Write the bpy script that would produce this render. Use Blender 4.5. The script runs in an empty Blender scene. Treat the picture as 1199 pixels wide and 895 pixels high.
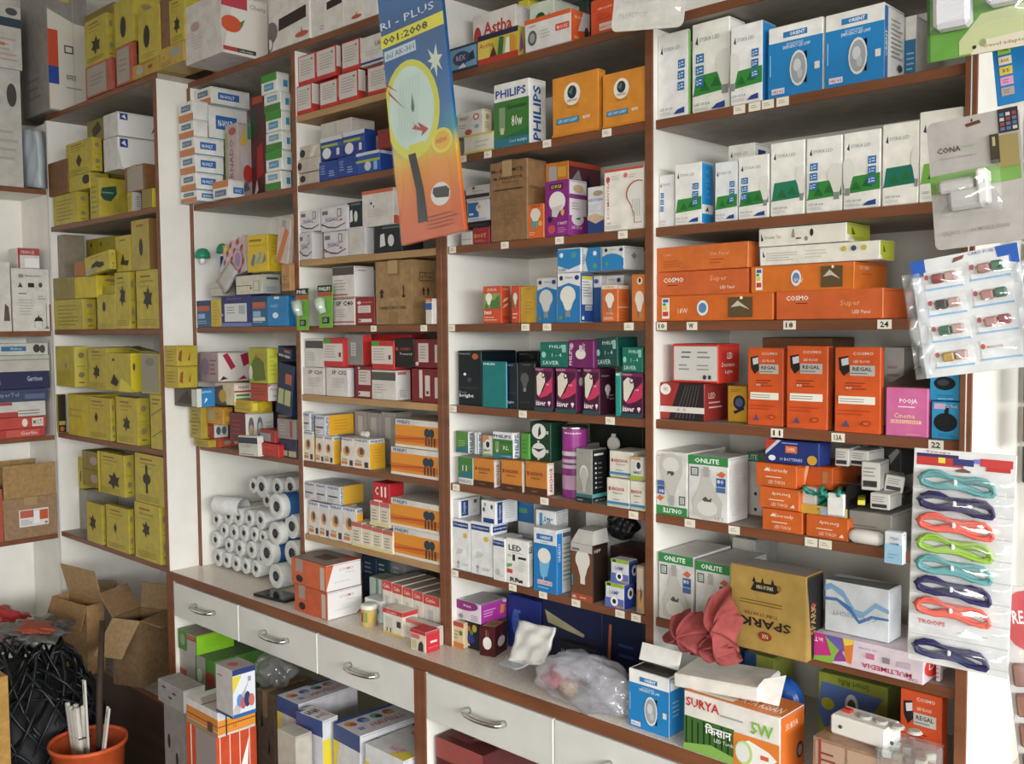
import bpy, math, random
from mathutils import Vector, Matrix
random.seed(7)
S = bpy.context.scene
COL = S.collection
EZ = 1.58                      # eye height above the shop floor
# ------------------------------------------------------------------ camera
FPX, YAW, PITCH, ROLL = 1142.6, math.radians(43.7606), math.radians(-3.2016), math.radians(-0.4791)
FW = Vector((-math.sin(YAW)*math.cos(PITCH), math.cos(YAW)*math.cos(PITCH), math.sin(PITCH)))
RT0 = Vector((math.cos(YAW), math.sin(YAW), 0)); UP0 = RT0.cross(FW)
RT = RT0*math.cos(ROLL) + UP0*math.sin(ROLL); UP = UP0*math.cos(ROLL) - RT0*math.sin(ROLL)
cd = bpy.data.cameras.new('camera'); cam = bpy.data.objects.new('camera', cd); COL.objects.link(cam)
cd.sensor_width = 36; cd.sensor_fit = 'HORIZONTAL'; cd.lens = FPX/1199*36; cd.clip_start = .02
cam.matrix_world = Matrix(((RT.x, UP.x, -FW.x, 0), (RT.y, UP.y, -FW.y, 0), (RT.z, UP.z, -FW.z, EZ), (0, 0, 0, 1)))
S.camera = cam
# ------------------------------------------------------------------ world, daylight, exposure
S.view_settings.view_transform = 'Standard'; S.view_settings.look = 'None'
S.view_settings.gamma = 1; S.view_settings.use_curve_mapping = False
S.view_settings.exposure = 0.2
W = bpy.data.worlds.new('daylight'); S.world = W; W.use_nodes = True
W.node_tree.nodes['Background'].inputs[0].default_value = (.80, .90, 1, 1)
W.node_tree.nodes['Background'].inputs[1].default_value = .35
def area(name, loc, target, sx, sy, power, col):
    l = bpy.data.lights.new(name, 'AREA'); l.shape = 'RECTANGLE'; l.size = sx; l.size_y = sy; l.energy = power; l.color = col
    o = bpy.data.objects.new(name, l); COL.objects.link(o); o.location = loc
    o.rotation_euler = (Vector(target)-Vector(loc)).to_track_quat('-Z', 'Y').to_euler()
    return o
# the open shop front: daylight from the street comes in under the lintel, an added fill lamp stands behind the viewer
area('shopfront_daylight', (4.2, -1.0, 2.65), (-1.6, .9, .9), 5.0, 2.2, 900, (.985, .995, 1))
area('front_fill', (.9, -3.0, 1.55), (-1.1, 1.6, 1.0), 2.2, 1.5, 92, (1, .97, .925))  # added fill for the shelf fronts, set before a closed wall

# ------------------------------------------------------------------ helpers
def ray(u, v): return FW + RT*((u-599.5)/FPX) - UP*((v-447.5)/FPX)
def atY(u, v, Y):
    d = ray(u, v); d = d*(Y/d.y); return Vector((d.x, d.y, d.z+EZ))
def atX(u, v, X):
    d = ray(u, v); d = d*(X/d.x); return Vector((d.x, d.y, d.z+EZ))
def atZ(u, v, Z):
    d = ray(u, v); d = d*((Z-EZ)/d.z); return Vector((d.x, d.y, Z))
CR = [0, 0, 1]
def crop(x, y, s): CR[:] = [x, y, s]
def px(u, v): return CR[0]+u/CR[2], CR[1]+v/CR[2]

def lin(c):
    if isinstance(c, str): c = tuple(int(c[i:i+2], 16) for i in (0, 2, 4))
    g = .3*c[0]+.59*c[1]+.11*c[2]; c = tuple(x*.9+g*.1 for x in c)          # every colour is pulled a little towards grey
    return tuple(((x/255)/12.92 if x/255 <= .04045 else ((x/255+.055)/1.055)**2.4) for x in c)
MATS = {}
def mat(c, rough=.5, kind='card'):
    key = (c, rough, kind)
    if key in MATS: return MATS[key]
    m = bpy.data.materials.new('%s_%s' % (kind, c)); MATS[key] = m; m.use_nodes = True
    nt = m.node_tree; b = nt.nodes['Principled BSDF']; L = nt.links.new
    rgb = lin(c); b.inputs['Roughness'].default_value = rough
    b.inputs['Specular IOR Level'].default_value = .35
    def N(t): return nt.nodes.new(t)
    if kind in ('card', 'carton', 'dusty', 'laminate', 'stone', 'cloth', 'wood', 'cloud'):
        tc = N('ShaderNodeTexCoord'); no = N('ShaderNodeTexNoise'); rp = N('ShaderNodeValToRGB')
        sc, lo, hi, det = {'card': (35, .86, 1.06, 4), 'carton': (60, .76, 1.1, 6), 'dusty': (30, .82, 1.08, 6), 'laminate': (14, .95, 1.03, 5),
                           'stone': (240, .72, 1.1, 3), 'cloth': (50, .75, 1.12, 5), 'wood': (30, .78, 1.16, 6), 'cloud': (9, .35, 1.5, 4)}[kind]
        no.inputs['Scale'].default_value = sc; no.inputs['Detail'].default_value = det
        if kind == 'wood':
            mp = N('ShaderNodeMapping'); mp.inputs['Scale'].default_value = (.15, 1, 1)
            L(tc.outputs['Object'], mp.inputs[0]); L(mp.outputs[0], no.inputs['Vector'])
        else: L(tc.outputs['Object'], no.inputs['Vector'])
        rp.color_ramp.elements[0].position = .3; rp.color_ramp.elements[1].position = .7
        rp.color_ramp.elements[0].color = tuple(min(1, x*lo) for x in rgb)+(1,)
        rp.color_ramp.elements[1].color = tuple(min(1, x*hi) for x in rgb)+(1,)
        L(no.outputs[0], rp.inputs[0]); L(rp.outputs[0], b.inputs['Base Color'])
        if kind in ('carton', 'cloth', 'dusty'):
            bu = N('ShaderNodeBump'); bu.inputs['Strength'].default_value = .15; bu.inputs['Distance'].default_value = .002
            L(no.outputs[0], bu.inputs['Height']); L(bu.outputs[0], b.inputs['Normal'])
    else:
        b.inputs['Base Color'].default_value = rgb+(1,)
    if kind == 'metal': b.inputs['Metallic'].default_value = 1
    if kind in ('film', 'milky'):                        # clear polythene / blister film: see-through with a faint gloss
        tr = N('ShaderNodeBsdfTransparent'); gl = N('ShaderNodeBsdfGlossy'); ad = N('ShaderNodeAddShader'); mx = N('ShaderNodeMixShader'); out = nt.nodes['Material Output']
        tr.inputs[0].default_value = (.95, .96, .97, 1) if kind == 'film' else (.9, .91, .93, 1)
        gl.inputs['Color'].default_value = (.10, .10, .10, 1); gl.inputs['Roughness'].default_value = rough
        mx.inputs[0].default_value = .05 if kind == 'film' else .27
        L(tr.outputs[0], ad.inputs[0]); L(gl.outputs[0], ad.inputs[1]); L(ad.outputs[0], mx.inputs[1]); L(b.outputs[0], mx.inputs[2]); L(mx.outputs[0], out.inputs[0])
    return m

def link(name, verts, faces, mats, idx=None, parent=None, loc=(0, 0, 0), rot=(0, 0, 0), smooth=False):
    me = bpy.data.meshes.new(name); me.from_pydata([tuple(v) for v in verts], [], faces)
    for m in mats: me.materials.append(m)
    if idx: me.polygons.foreach_set('material_index', idx)
    if smooth: me.polygons.foreach_set('use_smooth', [True]*len(faces))
    me.update()
    o = bpy.data.objects.new(name, me); COL.objects.link(o)
    o.location = loc; o.rotation_euler = rot
    if parent: o.parent = parent
    return o
def tag(o, label, cat=None, group=None, kind=None):
    if label: o['label'] = label
    if cat: o['category'] = cat
    if group: o['group'] = group
    if kind: o['kind'] = kind
    return o
def empty(name, loc=(0, 0, 0), rz=0):
    o = bpy.data.objects.new(name, None); COL.objects.link(o); o.location = loc; o.rotation_euler = (0, 0, rz); o.empty_display_size = .05
    return o
BOXF = [(0, 3, 2, 1), (4, 5, 6, 7), (0, 1, 5, 4), (1, 2, 6, 5), (2, 3, 7, 6), (3, 0, 4, 7)]
def cuboid(x0, x1, y0, y1, z0, z1):
    return [(x0, y0, z0), (x1, y0, z0), (x1, y1, z0), (x0, y1, z0), (x0, y0, z1), (x1, y0, z1), (x1, y1, z1), (x0, y1, z1)], list(BOXF)
def chamfer(x0, x1, y0, y1, z0, z1, b):
    """a box with its twelve edges bevelled"""
    b = min(b, (x1-x0)*.2, (y1-y0)*.2, (z1-z0)*.2)
    V = []; I = {}
    for i, (X, sx) in enumerate(((x0, 1), (x1, -1))):
        for j, (Y, sy) in enumerate(((y0, 1), (y1, -1))):
            for k, (Z, sz) in enumerate(((z0, 1), (z1, -1))):
                for ax in range(3):
                    I[i, j, k, ax] = len(V)
                    V.append((X+(0 if ax == 0 else b*sx), Y+(0 if ax == 1 else b*sy), Z+(0 if ax == 2 else b*sz)))
    F = []
    q = ((0, 0), (1, 0), (1, 1), (0, 1))
    def face(l, flip):
        F.append(tuple(l[::-1]) if flip else tuple(l))
    for s in (0, 1):
        face([I[s, a, c, 0] for a, c in q], s == 0); face([I[a, s, c, 1] for a, c in q], s == 1); face([I[a, c, s, 2] for a, c in q], s == 0)
    for a in (0, 1):
        for c in (0, 1):
            e = a ^ c
            face([I[0, a, c, 1], I[1, a, c, 1], I[1, a, c, 2], I[0, a, c, 2]], e == 1)
            face([I[a, 0, c, 2], I[a, 1, c, 2], I[a, 1, c, 0], I[a, 0, c, 0]], e == 1)
            face([I[a, c, 0, 0], I[a, c, 1, 0], I[a, c, 1, 1], I[a, c, 0, 1]], e == 1)
    for i in (0, 1):
        for j in (0, 1):
            for k in (0, 1): face([I[i, j, k, 0], I[i, j, k, 1], I[i, j, k, 2]], (i+j+k) % 2 == 1)
    return V, F
class MB:
    def __init__(s): s.v = []; s.f = []; s.i = []; s.m = []
    def slot(s, m):
        if m not in s.m: s.m.append(m)
        return s.m.index(m)
    def add(s, V, F, m):
        n = len(s.v); k = s.slot(m); s.v += [tuple(v) for v in V]; s.f += [tuple(n+a for a in f) for f in F]; s.i += [k]*len(F); return s
    def box(s, x0, x1, y0, y1, z0, z1, m, b=0):
        return s.add(*(chamfer(x0, x1, y0, y1, z0, z1, b) if b else cuboid(x0, x1, y0, y1, z0, z1)), m)
    def tube(s, pts, r, m, n=8, cap=True, rs=None):
        pts = [Vector(p) for p in pts]; V = []; F = []
        ref = None
        for i, p in enumerate(pts):
            t = (pts[min(i+1, len(pts)-1)]-pts[max(i-1, 0)]).normalized()
            if ref is None: ref = t.orthogonal().normalized()
            ref = (ref-t*ref.dot(t)).normalized(); bi = t.cross(ref)
            rr = rs[i] if rs else r
            for k in range(n):
                a = 2*math.pi*k/n; V.append(p+(ref*math.cos(a)+bi*math.sin(a))*rr)
        for i in range(len(pts)-1):
            for k in range(n): F.append((i*n+k, i*n+(k+1) % n, (i+1)*n+(k+1) % n, (i+1)*n+k))
        if cap: F += [tuple(range(n))[::-1], tuple(range((len(pts)-1)*n, len(pts)*n))]
        return s.add(V, F, m)
    def lathe(s, prof, m, n=20, org=(0, 0, 0)):
        V = []; F = []
        for r, z in prof:
            for k in range(n):
                a = 2*math.pi*k/n; V.append((org[0]+r*math.cos(a), org[1]+r*math.sin(a), org[2]+z))
        for i in range(len(prof)-1):
            for k in range(n): F.append((i*n+k, i*n+(k+1) % n, (i+1)*n+(k+1) % n, (i+1)*n+k))
        return s.add(V, F, m)
    def build(s, name, parent=None, loc=(0, 0, 0), rot=(0, 0, 0), smooth=False):
        return link(name, s.v, s.f, s.m, s.i, parent, loc, rot, smooth)

# ------------------------------------------------------------------ flat print on the faces of a box
TXT = {}
def glyphs(t, bold=0):
    k = (t, bold)
    if k in TXT: return TXT[k]
    c = bpy.data.curves.new('lettering', 'FONT'); c.body = t; c.resolution_u = 1; c.offset = .022 if bold else .004
    o = bpy.data.objects.new('lettering', c)
    dg = bpy.context.evaluated_depsgraph_get()
    me = bpy.data.meshes.new_from_object(o)
    V = [(v.co.x, v.co.y) for v in me.vertices]; F = [tuple(p.vertices) for p in me.polygons]
    bpy.data.objects.remove(o); bpy.data.curves.remove(c); bpy.data.meshes.remove(me)
    if V:
        x0 = min(v[0] for v in V); x1 = max(v[0] for v in V); y0 = min(v[1] for v in V); y1 = max(v[1] for v in V)
        V = [((x-x0)/(x1-x0), (y-y0)/max(1e-6, y1-y0)) for x, y in V]
    TXT[k] = (V, F); return TXT[k]
def ell(u, v, a, b, n=16, a0=0, a1=360):
    return [(u+a*math.cos(math.radians(a0+(a1-a0)*k/(n if a1-a0 < 360 else n))), v+b*math.sin(math.radians(a0+(a1-a0)*k/n))) for k in range(n + (1 if a1-a0 < 360 else 0))]
def bulb(u, v, w, h):
    """outline of a lamp, globe up: (u,v) bottom centre"""
    r = w/2; P = [(u-.16*w, v), (u-.16*w, v+.2*h), (u-.22*w, v+.28*h), (u-.33*w, v+.46*h)]
    P += [(u+r*math.cos(math.radians(a)), v+.68*h+.32*h*math.sin(math.radians(a))) for a in range(195, -16, -21)]
    P += [(u+.33*w, v+.46*h), (u+.22*w, v+.28*h), (u+.16*w, v+.2*h), (u+.16*w, v)]
    return P[::-1]
class Face:
    """ops in 0..1 face coordinates, u to the right, v up"""
    def __init__(s, mb, org, U, V, N, w, h): s.mb, s.o, s.U, s.V, s.N, s.w, s.h, s.k = mb, Vector(org), Vector(U), Vector(V), Vector(N), w, h, 0
    def P(s, u, v): return s.o + s.U*(u*s.w) + s.V*(v*s.h) + s.N*(.0004+.00022*s.k)
    def poly(s, pts, c, rough=.5):
        for ax, lim, sg in ((0, 0, 1), (0, 1, -1), (1, 0, 1), (1, 1, -1)):      # clip to the face
            if all(sg*(p[ax]-lim) >= -1e-9 for p in pts): continue
            out = []
            for i, p in enumerate(pts):
                q_ = pts[i-1]; a = sg*(q_[ax]-lim); b = sg*(p[ax]-lim)
                if (a < 0) != (b < 0): t = a/(a-b); out.append((q_[0]+(p[0]-q_[0])*t, q_[1]+(p[1]-q_[1])*t))
                if b >= 0: out.append(p)
            pts = out
            if len(pts) < 3: return
        V = [s.P(*p) for p in pts]
        n = sum(((V[i]-V[0]).cross(V[(i+1) % len(V)]-V[0]) for i in range(1, len(V)-1)), Vector())
        f = tuple(range(len(V)))
        s.mb.add(V, [f if n.dot(s.N) > 0 else f[::-1]], mat(c, rough, 'print')); s.k += 1
    def text(s, t, u, v, h, c, w=None, ang=0, bold=0):
        """(u,v) left bottom of the text box; h, w relative to the face"""
        V, F = glyphs(t, bold)
        if not V: return
        if ang in (90, 270): hh = h*s.w; ww = (w*s.h if w else hh*.62*len(t))
        else: hh = h*s.h; ww = (w*s.w if w else hh*.62*len(t))
        out = []
        for x, y in V:
            X, Y = x*ww, y*hh
            if ang == 90: X, Y = hh-Y, X
            elif ang == 180: X, Y = ww-X, hh-Y
            elif ang == 270: X, Y = Y, ww-X
            out.append(s.P(u+X/s.w, v+Y/s.h))
        flat = [f for f in F]
        s.mb.add(out, flat, mat(c, .5, 'print')); s.k += 1
def paint(fc, ops):
    for op in ops:
        k = op[0]
        if k == 'r': _, a, b, c, d, col = op; fc.poly([(a, b), (c, b), (c, d), (a, d)], col)
        elif k == 'e': _, a, b, c, d, col = op; fc.poly(ell(a, b, c, d), col)
        elif k == 'p': fc.poly(op[1], op[2])
        elif k == 'b': _, a, b, c, d, col = op; fc.poly(bulb(a, b, c, d), col); fc.poly([(a-.15*c, b), (a+.15*c, b), (a+.15*c, b+.2*d), (a-.15*c, b+.2*d)], '8a8a88')
        elif k == 't': fc.text(*op[1:6], **(op[6] if len(op) > 6 else {}))
        elif k == 'ln':                                  # n fine lines of small print in a rectangle
            _, a, b, c, d, n, col = op
            rnd = random.Random(int((a*97+b*31+c*17+d*7)*1000)+n)
            for i in range(n):
                y = d-(d-b)*(i+.5)/n; e = c-(c-a)*rnd.random()*.35; t = (d-b)/n*.32
                fc.poly([(a, y-t/2), (e, y-t/2), (e, y+t/2), (a, y+t/2)], col)
def make_box(name, w, d, h, base, F=(), R=(), T=(), L=(), kind='card', loc=(0, 0, 0), rot=(0, 0, 0), bev=.0014, rough=.42, seam=True, parent=None, Rb=None):
    mb = MB(); bm = mat(base, rough, kind)
    rnd = random.Random(round(loc[0]*911+loc[2]*377+w*53, 4))
    V, Fc = chamfer(-w/2, w/2, -d/2, d/2, 0, h, bev)
    j = min(.0016, w*.012)
    V = [(x+(rnd.random()-.5)*j, y+(rnd.random()-.5)*j*.4, z+((rnd.random()-.5)*j if z > .001+bev else 0)) for x, y, z in V]
    mb.add(V, Fc, bm)
    ff = Face(mb, (-w/2, -d/2, 0), (1, 0, 0), (0, 0, 1), (0, -1, 0), w, h)
    fr = Face(mb, (w/2, -d/2, 0), (0, 1, 0), (0, 0, 1), (1, 0, 0), d, h)
    ft = Face(mb, (-w/2, -d/2, h), (1, 0, 0), (0, 1, 0), (0, 0, 1), w, d)
    fl = Face(mb, (-w/2, d/2, 0), (0, -1, 0), (0, 0, 1), (-1, 0, 0), d, h)
    e = .012
    if Rb: fr.poly([(e, e), (1-e, e), (1-e, 1-e), (e, 1-e)], Rb)
    if seam:                                             # the fold of the tuck flap along the top of the side
        dk = tuple(int(x*.62) for x in (tuple(int(base[i:i+2], 16) for i in (0, 2, 4)) if isinstance(base, str) else base))
        t = .0009/max(h, .02)
        fr.poly([(.03, 1-.0035/h-t), (.97, 1-.0035/h-t), (.97, 1-.0035/h), (.03, 1-.0035/h)], dk)
    paint(ff, F); paint(fr, R); paint(ft, T); paint(fl, L)
    return mb.build(name, parent, loc, rot)

SHELF = {}                     # z of shelf tops
def hdir(u, v): d = ray(u, v); return d.x, d.y
def B(name, xl, xm, xr, yt, z0=None, yb=None, Y=1.606, yaw=0, label='', cat='box', group=None, base='ffffff', auto=False, h=None, w=None, tilt=0, dmax=.27, free=False, **st):
    """a box seen at crop pixels: front face from xl to xm, right side from xm to xr (or depth in metres), top yt / bottom yb at the xm edge.
    Y = wall distance of that edge; auto = find it from where yb stands on z0"""
    um, vt = px(xm, yt)
    if auto:
        _, vb = px(xm, yb); p = atZ(um, vb, z0); Y = p.y
    if z0 is None:
        _, vb = px(xm, yb); z0 = atY(um, vb, Y).z
    c = atY(um, vt, Y); zt = c.z
    if h is not None: zt = z0+h
    a = math.radians(yaw); ux, uy = -math.cos(a), -math.sin(a); vx, vy = -math.sin(a), math.cos(a)
    def solve(pxx, dx, dy):
        rx, ry = hdir(pxx, (vt+px(0, yb if yb is not None else yt)[1])/2)
        # c + k*(dx,dy) = t*(rx,ry)
        det = -dx*ry+dy*rx
        return (c.x*ry-c.y*rx)/det if abs(det) > 1e-9 else .05
    if w is None: w = abs(solve(px(xl, 0)[0], ux, uy))
    if w > .02: w -= .0012
    z0 += .0007
    d = xr if isinstance(xr, float) else min(dmax, abs(solve(px(xr, 0)[0], vx, vy)))
    if c.x > -3.87 and Y < 1.89:                          # keep clear of the back panel
        k = max(vy, .2); d = min(d, (1.889-max(c.y, c.y+uy*w))/k)
    xs, ya_ = 0, c.y+d*vy
    if abs(yaw) < .01 and c.x > -2.97 and c.x-w < -.55 and ya_ > 1.602 and z0 > .79 and free is False:    # keep between the side panels of its bay
        for b0, b1 in ((-2.970, -2.391), (-2.374, -1.785), (-1.748, -1.1614), (-1.1439, -.5525)):
            mid = c.x-w/2
            if b0-.02 < mid < b1+.02:
                lo, hi = max(c.x-w, b0+.001), min(c.x, b1-.001); w = hi-lo; c = Vector((hi, c.y, c.z))
    if abs(yaw) < .01 and free is False and -3.95 < c.x-w/2 < -2.985 and ya_ > 1.496 and z0 < 2.37:          # the corner unit
        lo, hi = max(c.x-w, -3.868), min(c.x, -3.008); w = hi-lo; c = Vector((hi, c.y, c.z))
    cx = c.x+ux*w/2+vx*d/2; cy = c.y+uy*w/2+vy*d/2
    o = make_box(name, w, d, zt-z0, base, loc=(cx, cy, z0), rot=(0, math.radians(tilt), a), **st)
    tag(o, label, cat, group)
    o['top'] = zt
    return o
def top(o): return o['top']
ORD = ['first', 'second', 'third', 'fourth', 'fifth', 'sixth', 'seventh', 'eighth', 'ninth', 'tenth', 'eleventh', 'twelfth']
# ------------------------------------------------------------------ the room
M_WHITE = mat('e6e3da', .45, 'laminate'); M_BROWN = mat('7a482c', .42, 'wood'); M_PLY = mat('b08a5c', .6, 'wood')
M_SHELF = mat('a59c91', .55, 'dusty'); M_GREY = mat('d2d1cb', .45, 'laminate'); M_TOP = mat('ece2d4', .3, 'stone'); M_CHROME = mat('d8d8d6', .16, 'metal')
M_WALL = mat('d6d2c6', .8, 'laminate'); M_DARK = mat('1c1b1b', .6, 'plain')
def struct(name, args, m, label):
    o = MB().box(*args, m).build(name); o['kind'] = 'structure'; o['label'] = label; return o
YB = 1.90                                   # back of the wall shelving
struct('floor', (-4.3, 2.6, -3.3, 2.05, -.1, 0), mat('4f4840', .6, 'stone'), 'dull brown shop floor')
struct('ceiling', (-4.3, 2.6, -3.3, 2.05, 3.0, 3.1), M_WALL, 'pale shop ceiling')
struct('wall_back', (-4.3, 2.6, YB+.02, 2.05, 0, 3.0), M_WALL, 'pale wall behind the shelving')
struct('wall_left', (-4.3, -4.16, -3.3, YB+.02, 0, 3.0), M_WALL, 'pale wall at the far end of the shop')
struct('wall_front', (-4.16, 2.6, -3.3, -3.15, 0, 3.0), M_WALL, 'pale wall across the aisle')

struct('wall_right', (2.6, 2.7, -3.3, 2.05, 2.14, 3.0), M_WALL, 'lintel above the open shop front')
def rel(z): return z+EZ
K = {1: .803, 2: .603, 3: .407, 4: .196, 5: .009, 6: -.187, 7: -.378, 8: -.591, 0: 1.0}
K = {k: rel(v) for k, v in K.items()}       # shelf tops, counted from above
CT = rel(-.785)                             # counter top
TH = .018; FY = 1.6
def panel(unit, name, x0, x1, y0, y1, z0, z1, front='y', edge=M_BROWN, m=None):
    p = MB().box(x0, x1, y0+.004, y1, z0, z1, m or M_WHITE).build(name, unit)
    b = MB().box(x0-.0006, x1+.0006, y0, y0+.004, z0, z1, edge, .0008).build('edge_band', p); b['label'] = 'brown laminate lipping along the front edge'
    return p
SH = {}
def shelf(unit, bay, k, x0, x1, zt, y0=FY, y1=YB-.006, rec=.005, ply=False):
    x0 += .0003; x1 -= .0003
    p = MB().box(x0, x1, y0+rec+.004, y1, zt-TH, zt, M_PLY if ply else M_SHELF).build('shelf', unit)
    MB().box(x0, x1, y0+rec, y0+rec+.004, zt-TH, zt-.0001, M_PLY if ply else M_BROWN, .0008).build('edge_band', p)
    if ply: p['label'] = 'raw plywood shelf added between the brown ones'
    SH[bay, k] = (p, y0+rec)
    return p
XB = {1: (-2.970, -2.391), 2: (-2.374, -1.785), 3: (-1.748, -1.1614), 4: (-1.1439, -.5525)}
# two double-bay units stand on the counter
ua = tag(empty('shelf_unit', (-2.38, 1.75, CT)), 'white double-bay wall shelving with brown edges above the three-drawer counter', 'shelving')
ub = tag(empty('shelf_unit', (-1.15, 1.75, CT)), 'white double-bay wall shelving with brown edges holding lamp boxes and orange cartons', 'shelving')
for u, xs in ((ua, ((-2.987, -2.970), (-2.391, -2.374), (-1.785, -1.767))), (ub, ((-1.7655, -1.748), (-1.1614, -1.1439), (-.5525, -.535)))):
    for x0, x1 in xs: panel(u, 'side_panel', x0, x1, FY, YB-.006, CT+.0004, K[0] if x0 > -1.8 else K[1]-TH-.0003)
    MB().box(xs[0][0], xs[2][1], YB-.006, YB, CT+.0004, K[0], M_WHITE).build('back_panel', u)
    if u is ub: MB().box(xs[0][0], xs[2][1], FY, YB-.006, K[0]+.0003, K[0]+TH, M_WHITE).build('top_panel', u)
for bay, ks in ((1, (3, 5, 7)), (2, (2, 3, 4, 5, 6, 7, 8)), (3, (1, 2, 3, 4, 5, 6, 7, 8)), (4, (1, 2, 3, 4, 5, 6, 7, 8))):
    for k in ks:
        x0, x1 = XB[bay]
        shelf(ua if bay < 3 else ub, bay, k, x0, x1, K[k], ply=(bay == 2 and k in (2, 4, 6, 8)), rec=.005 if bay < 4 else .011)
shelf(ua, 1, 1, -2.987, -1.786, K[1])
for o in (ua, ub):
    for c in o.children: c.matrix_parent_inverse = Matrix.Translation(o.location).inverted()
# price tags on the shelf edges
M_TAG = mat('e9e2cf', .6, 'plain')
def price(bay, k, pts, txt=None):
    p, yf = SH[bay, k]
    for n, (u, v) in enumerate(pts):
        a = atY(*px(u, v), yf-.0006)
        mb = MB().box(-.012, .012, -.0006, 0, -.0078, .0078, M_TAG)
        f = Face(mb, (-.012, -.0006, -.0078), (1, 0, 0), (0, 0, 1), (0, -1, 0), .024, .0156)
        if txt: f.text(txt[n], .2, .2, .62, '1a1a1a', w=.6 if len(txt[n]) > 1 else .45, bold=1)
        else: paint(f, [('ln', .2, .3, .8, .75, 2, '9a9484')])
        o = mb.build('price_tag', p, (a.x, a.y, K[k]-TH/2), (0, 0, 0))
crop(515, 0, 4.796); price(3, 3, [(602, 805), (938, 740)])
crop(515, 170, 4.796); price(3, 4, [(72, 595), (365, 572), (672, 540), (1028, 503)]); price(3, 3, [(270, 62), (130, 85)])
crop(515, 280, 4.796); price(3, 5, [(66, 500), (481, 500), (602, 500), (1062, 485)])
crop(515, 380, 4.796); price(3, 6, [(75, 485), (466, 512), (957, 545)])
crop(515, 480, 4.796); price(3, 7, [(92, 455), (588, 527), (1088, 600)])
crop(515, 575, 4.796); price(3, 8, [(85, 478), (410, 552), (580, 598), (765, 645), (1012, 705), (1102, 733)])
crop(755, 0, 3.747); price(4, 3, [(415, 472), (482, 455), (540, 447), (605, 432)])
crop(755, 245, 3.526); price(4, 5, [(70, 482), (195, 485), (598, 470), (990, 462)], ['10', 'W', '18', '24'])
crop(755, 375, 3.114); price(4, 6, [(482, 412), (705, 430), (1062, 448)], ['11', '13A', '22'])
crop(755, 490, 3.633); price(4, 7, [(192, 460), (380, 492), (708, 540), (768, 548)])
crop(335, 280, 5.995); price(2, 5, [(615, 635), (967, 628)])

# deep corner unit filled with yellow boxes
CY = 1.494
KY = {k: rel(v) for k, v in {1: .800, 2: .398, 3: .005, 4: -.392, 5: -.777}.items()}
uy = tag(empty('corner_shelf_unit', (-3.43, 1.7, 0)), 'deep white corner shelving with brown edges crammed with yellow boxes', 'shelving')
panel(uy, 'side_panel', -3.006, -2.989, CY, YB-.006, .0, KY[1])
panel(uy, 'side_panel', -3.887, -3.870, CY, YB-.006, .0, KY[1], edge=M_GREY)
MB().box(-3.887, -2.989, YB-.006, YB, 0, KY[1], M_WHITE).build('back_panel', uy)
for k in (1, 2, 3, 4, 5): shelf(uy, 'y', k, -3.870 if k > 1 else -3.887, -3.006 if k > 1 else -2.989, KY[k]+(TH if k == 1 else 0), y0=CY)
BL = rel(-1.235)                            # low plinth under it
shelf(uy, 'y', 6, -3.870, -3.006, BL, y0=CY)
MB().box(-3.869, -3.007, CY+.012, CY+.028, 0, BL-TH-.001, mat('4a3224', .6, 'wood')).build('dark_infill', uy)['label'] = 'dark brown board added to darken the gap under the lowest shelf'  # added board that keeps the space below the plinth dark
for c in uy.children: c.matrix_parent_inverse = Matrix.Translation(uy.location).inverted()
# shelving on the far end wall
KL = {k: rel(v) for k, v in {1: .540, 2: .0, 3: -.402, 4: -.788}.items()}
ul = tag(empty('shelf_unit', (-4.0, .6, 0)), 'white shelving with brown edges on the far end wall', 'shelving')
MB().box(-4.16, -4.15, -.5, CY, 0, 2.6, M_WHITE).build('back_panel', ul)
MB().box(-4.15, -3.889, CY, CY+.018, 0, 2.37, M_WHITE).build('side_panel', ul)
MB().box(-4.15, -3.889, -.518, -.5, 0, 2.6, M_WHITE).build('side_panel', ul)
for k in KL:
    z = KL[k]
    p = MB().box(-4.15, -3.893, -.5, CY, z-TH, z, M_WHITE).build('shelf', ul)
    MB().box(-3.893, -3.889, -.5, CY, z-TH, z, M_BROWN, .0008).build('edge_band', p)
for c in ul.children: c.matrix_parent_inverse = Matrix.Translation(ul.location).inverted()

# the counter: continuous worktop on two drawer units
wt = tag(empty('worktop', (-1.75, 1.7, CT-.028)), 'long speckled beige worktop with a brown front edge', 'counter')
MB().box(-2.986, -.30, CY+.005, YB, CT-.028, CT, M_TOP).build('slab', wt)
MB().box(-2.986, -.30, CY, CY+.005, CT-.028, CT-.0001, M_BROWN, .001).build('edge_band', wt)
for c in wt.children: c.matrix_parent_inverse = Matrix.Translation(wt.location).inverted()
def drawer(unit, x0, x1):
    z0, z1 = rel(-.927), CT-.030
    d = MB().box(x0+.003, x1-.003, CY+.002, CY+.020, z0, z1-.003, M_GREY, .0015).build('drawer', unit)
    d['label'] = 'pale grey laminate drawer front'
    MB().box(x1-.003, x1-.0012, CY+.001, CY+.020, z0, z1-.003, mat('f2f2ee', .5, 'plain')).build('edge_strip', d)
    cx, cz = (x0+x1)/2+.004, (z0+z1)/2+.004
    h = MB(); L = .056
    pts = [(cx-L, CY+.002, cz), (cx-L, CY-.012, cz)]+[(cx+L*math.cos(math.radians(a)), CY-.014-.016*math.sin(math.radians(a)), cz) for a in range(165, 10, -15)]+[(cx+L, CY-.012, cz), (cx+L, CY+.002, cz)]
    h.tube(pts, .006, M_CHROME, 8, rs=[.008, .0065]+[.0055]*(len(pts)-4)+[.0065, .008])
    h.build('handle', d, smooth=True)['label'] = 'arched chrome pull handle'
    MB().box(x0+.006, x1-.006, CY+.021, YB-.02, z0+.002, z0+.008, M_WHITE).build('drawer_bottom', d)
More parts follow.
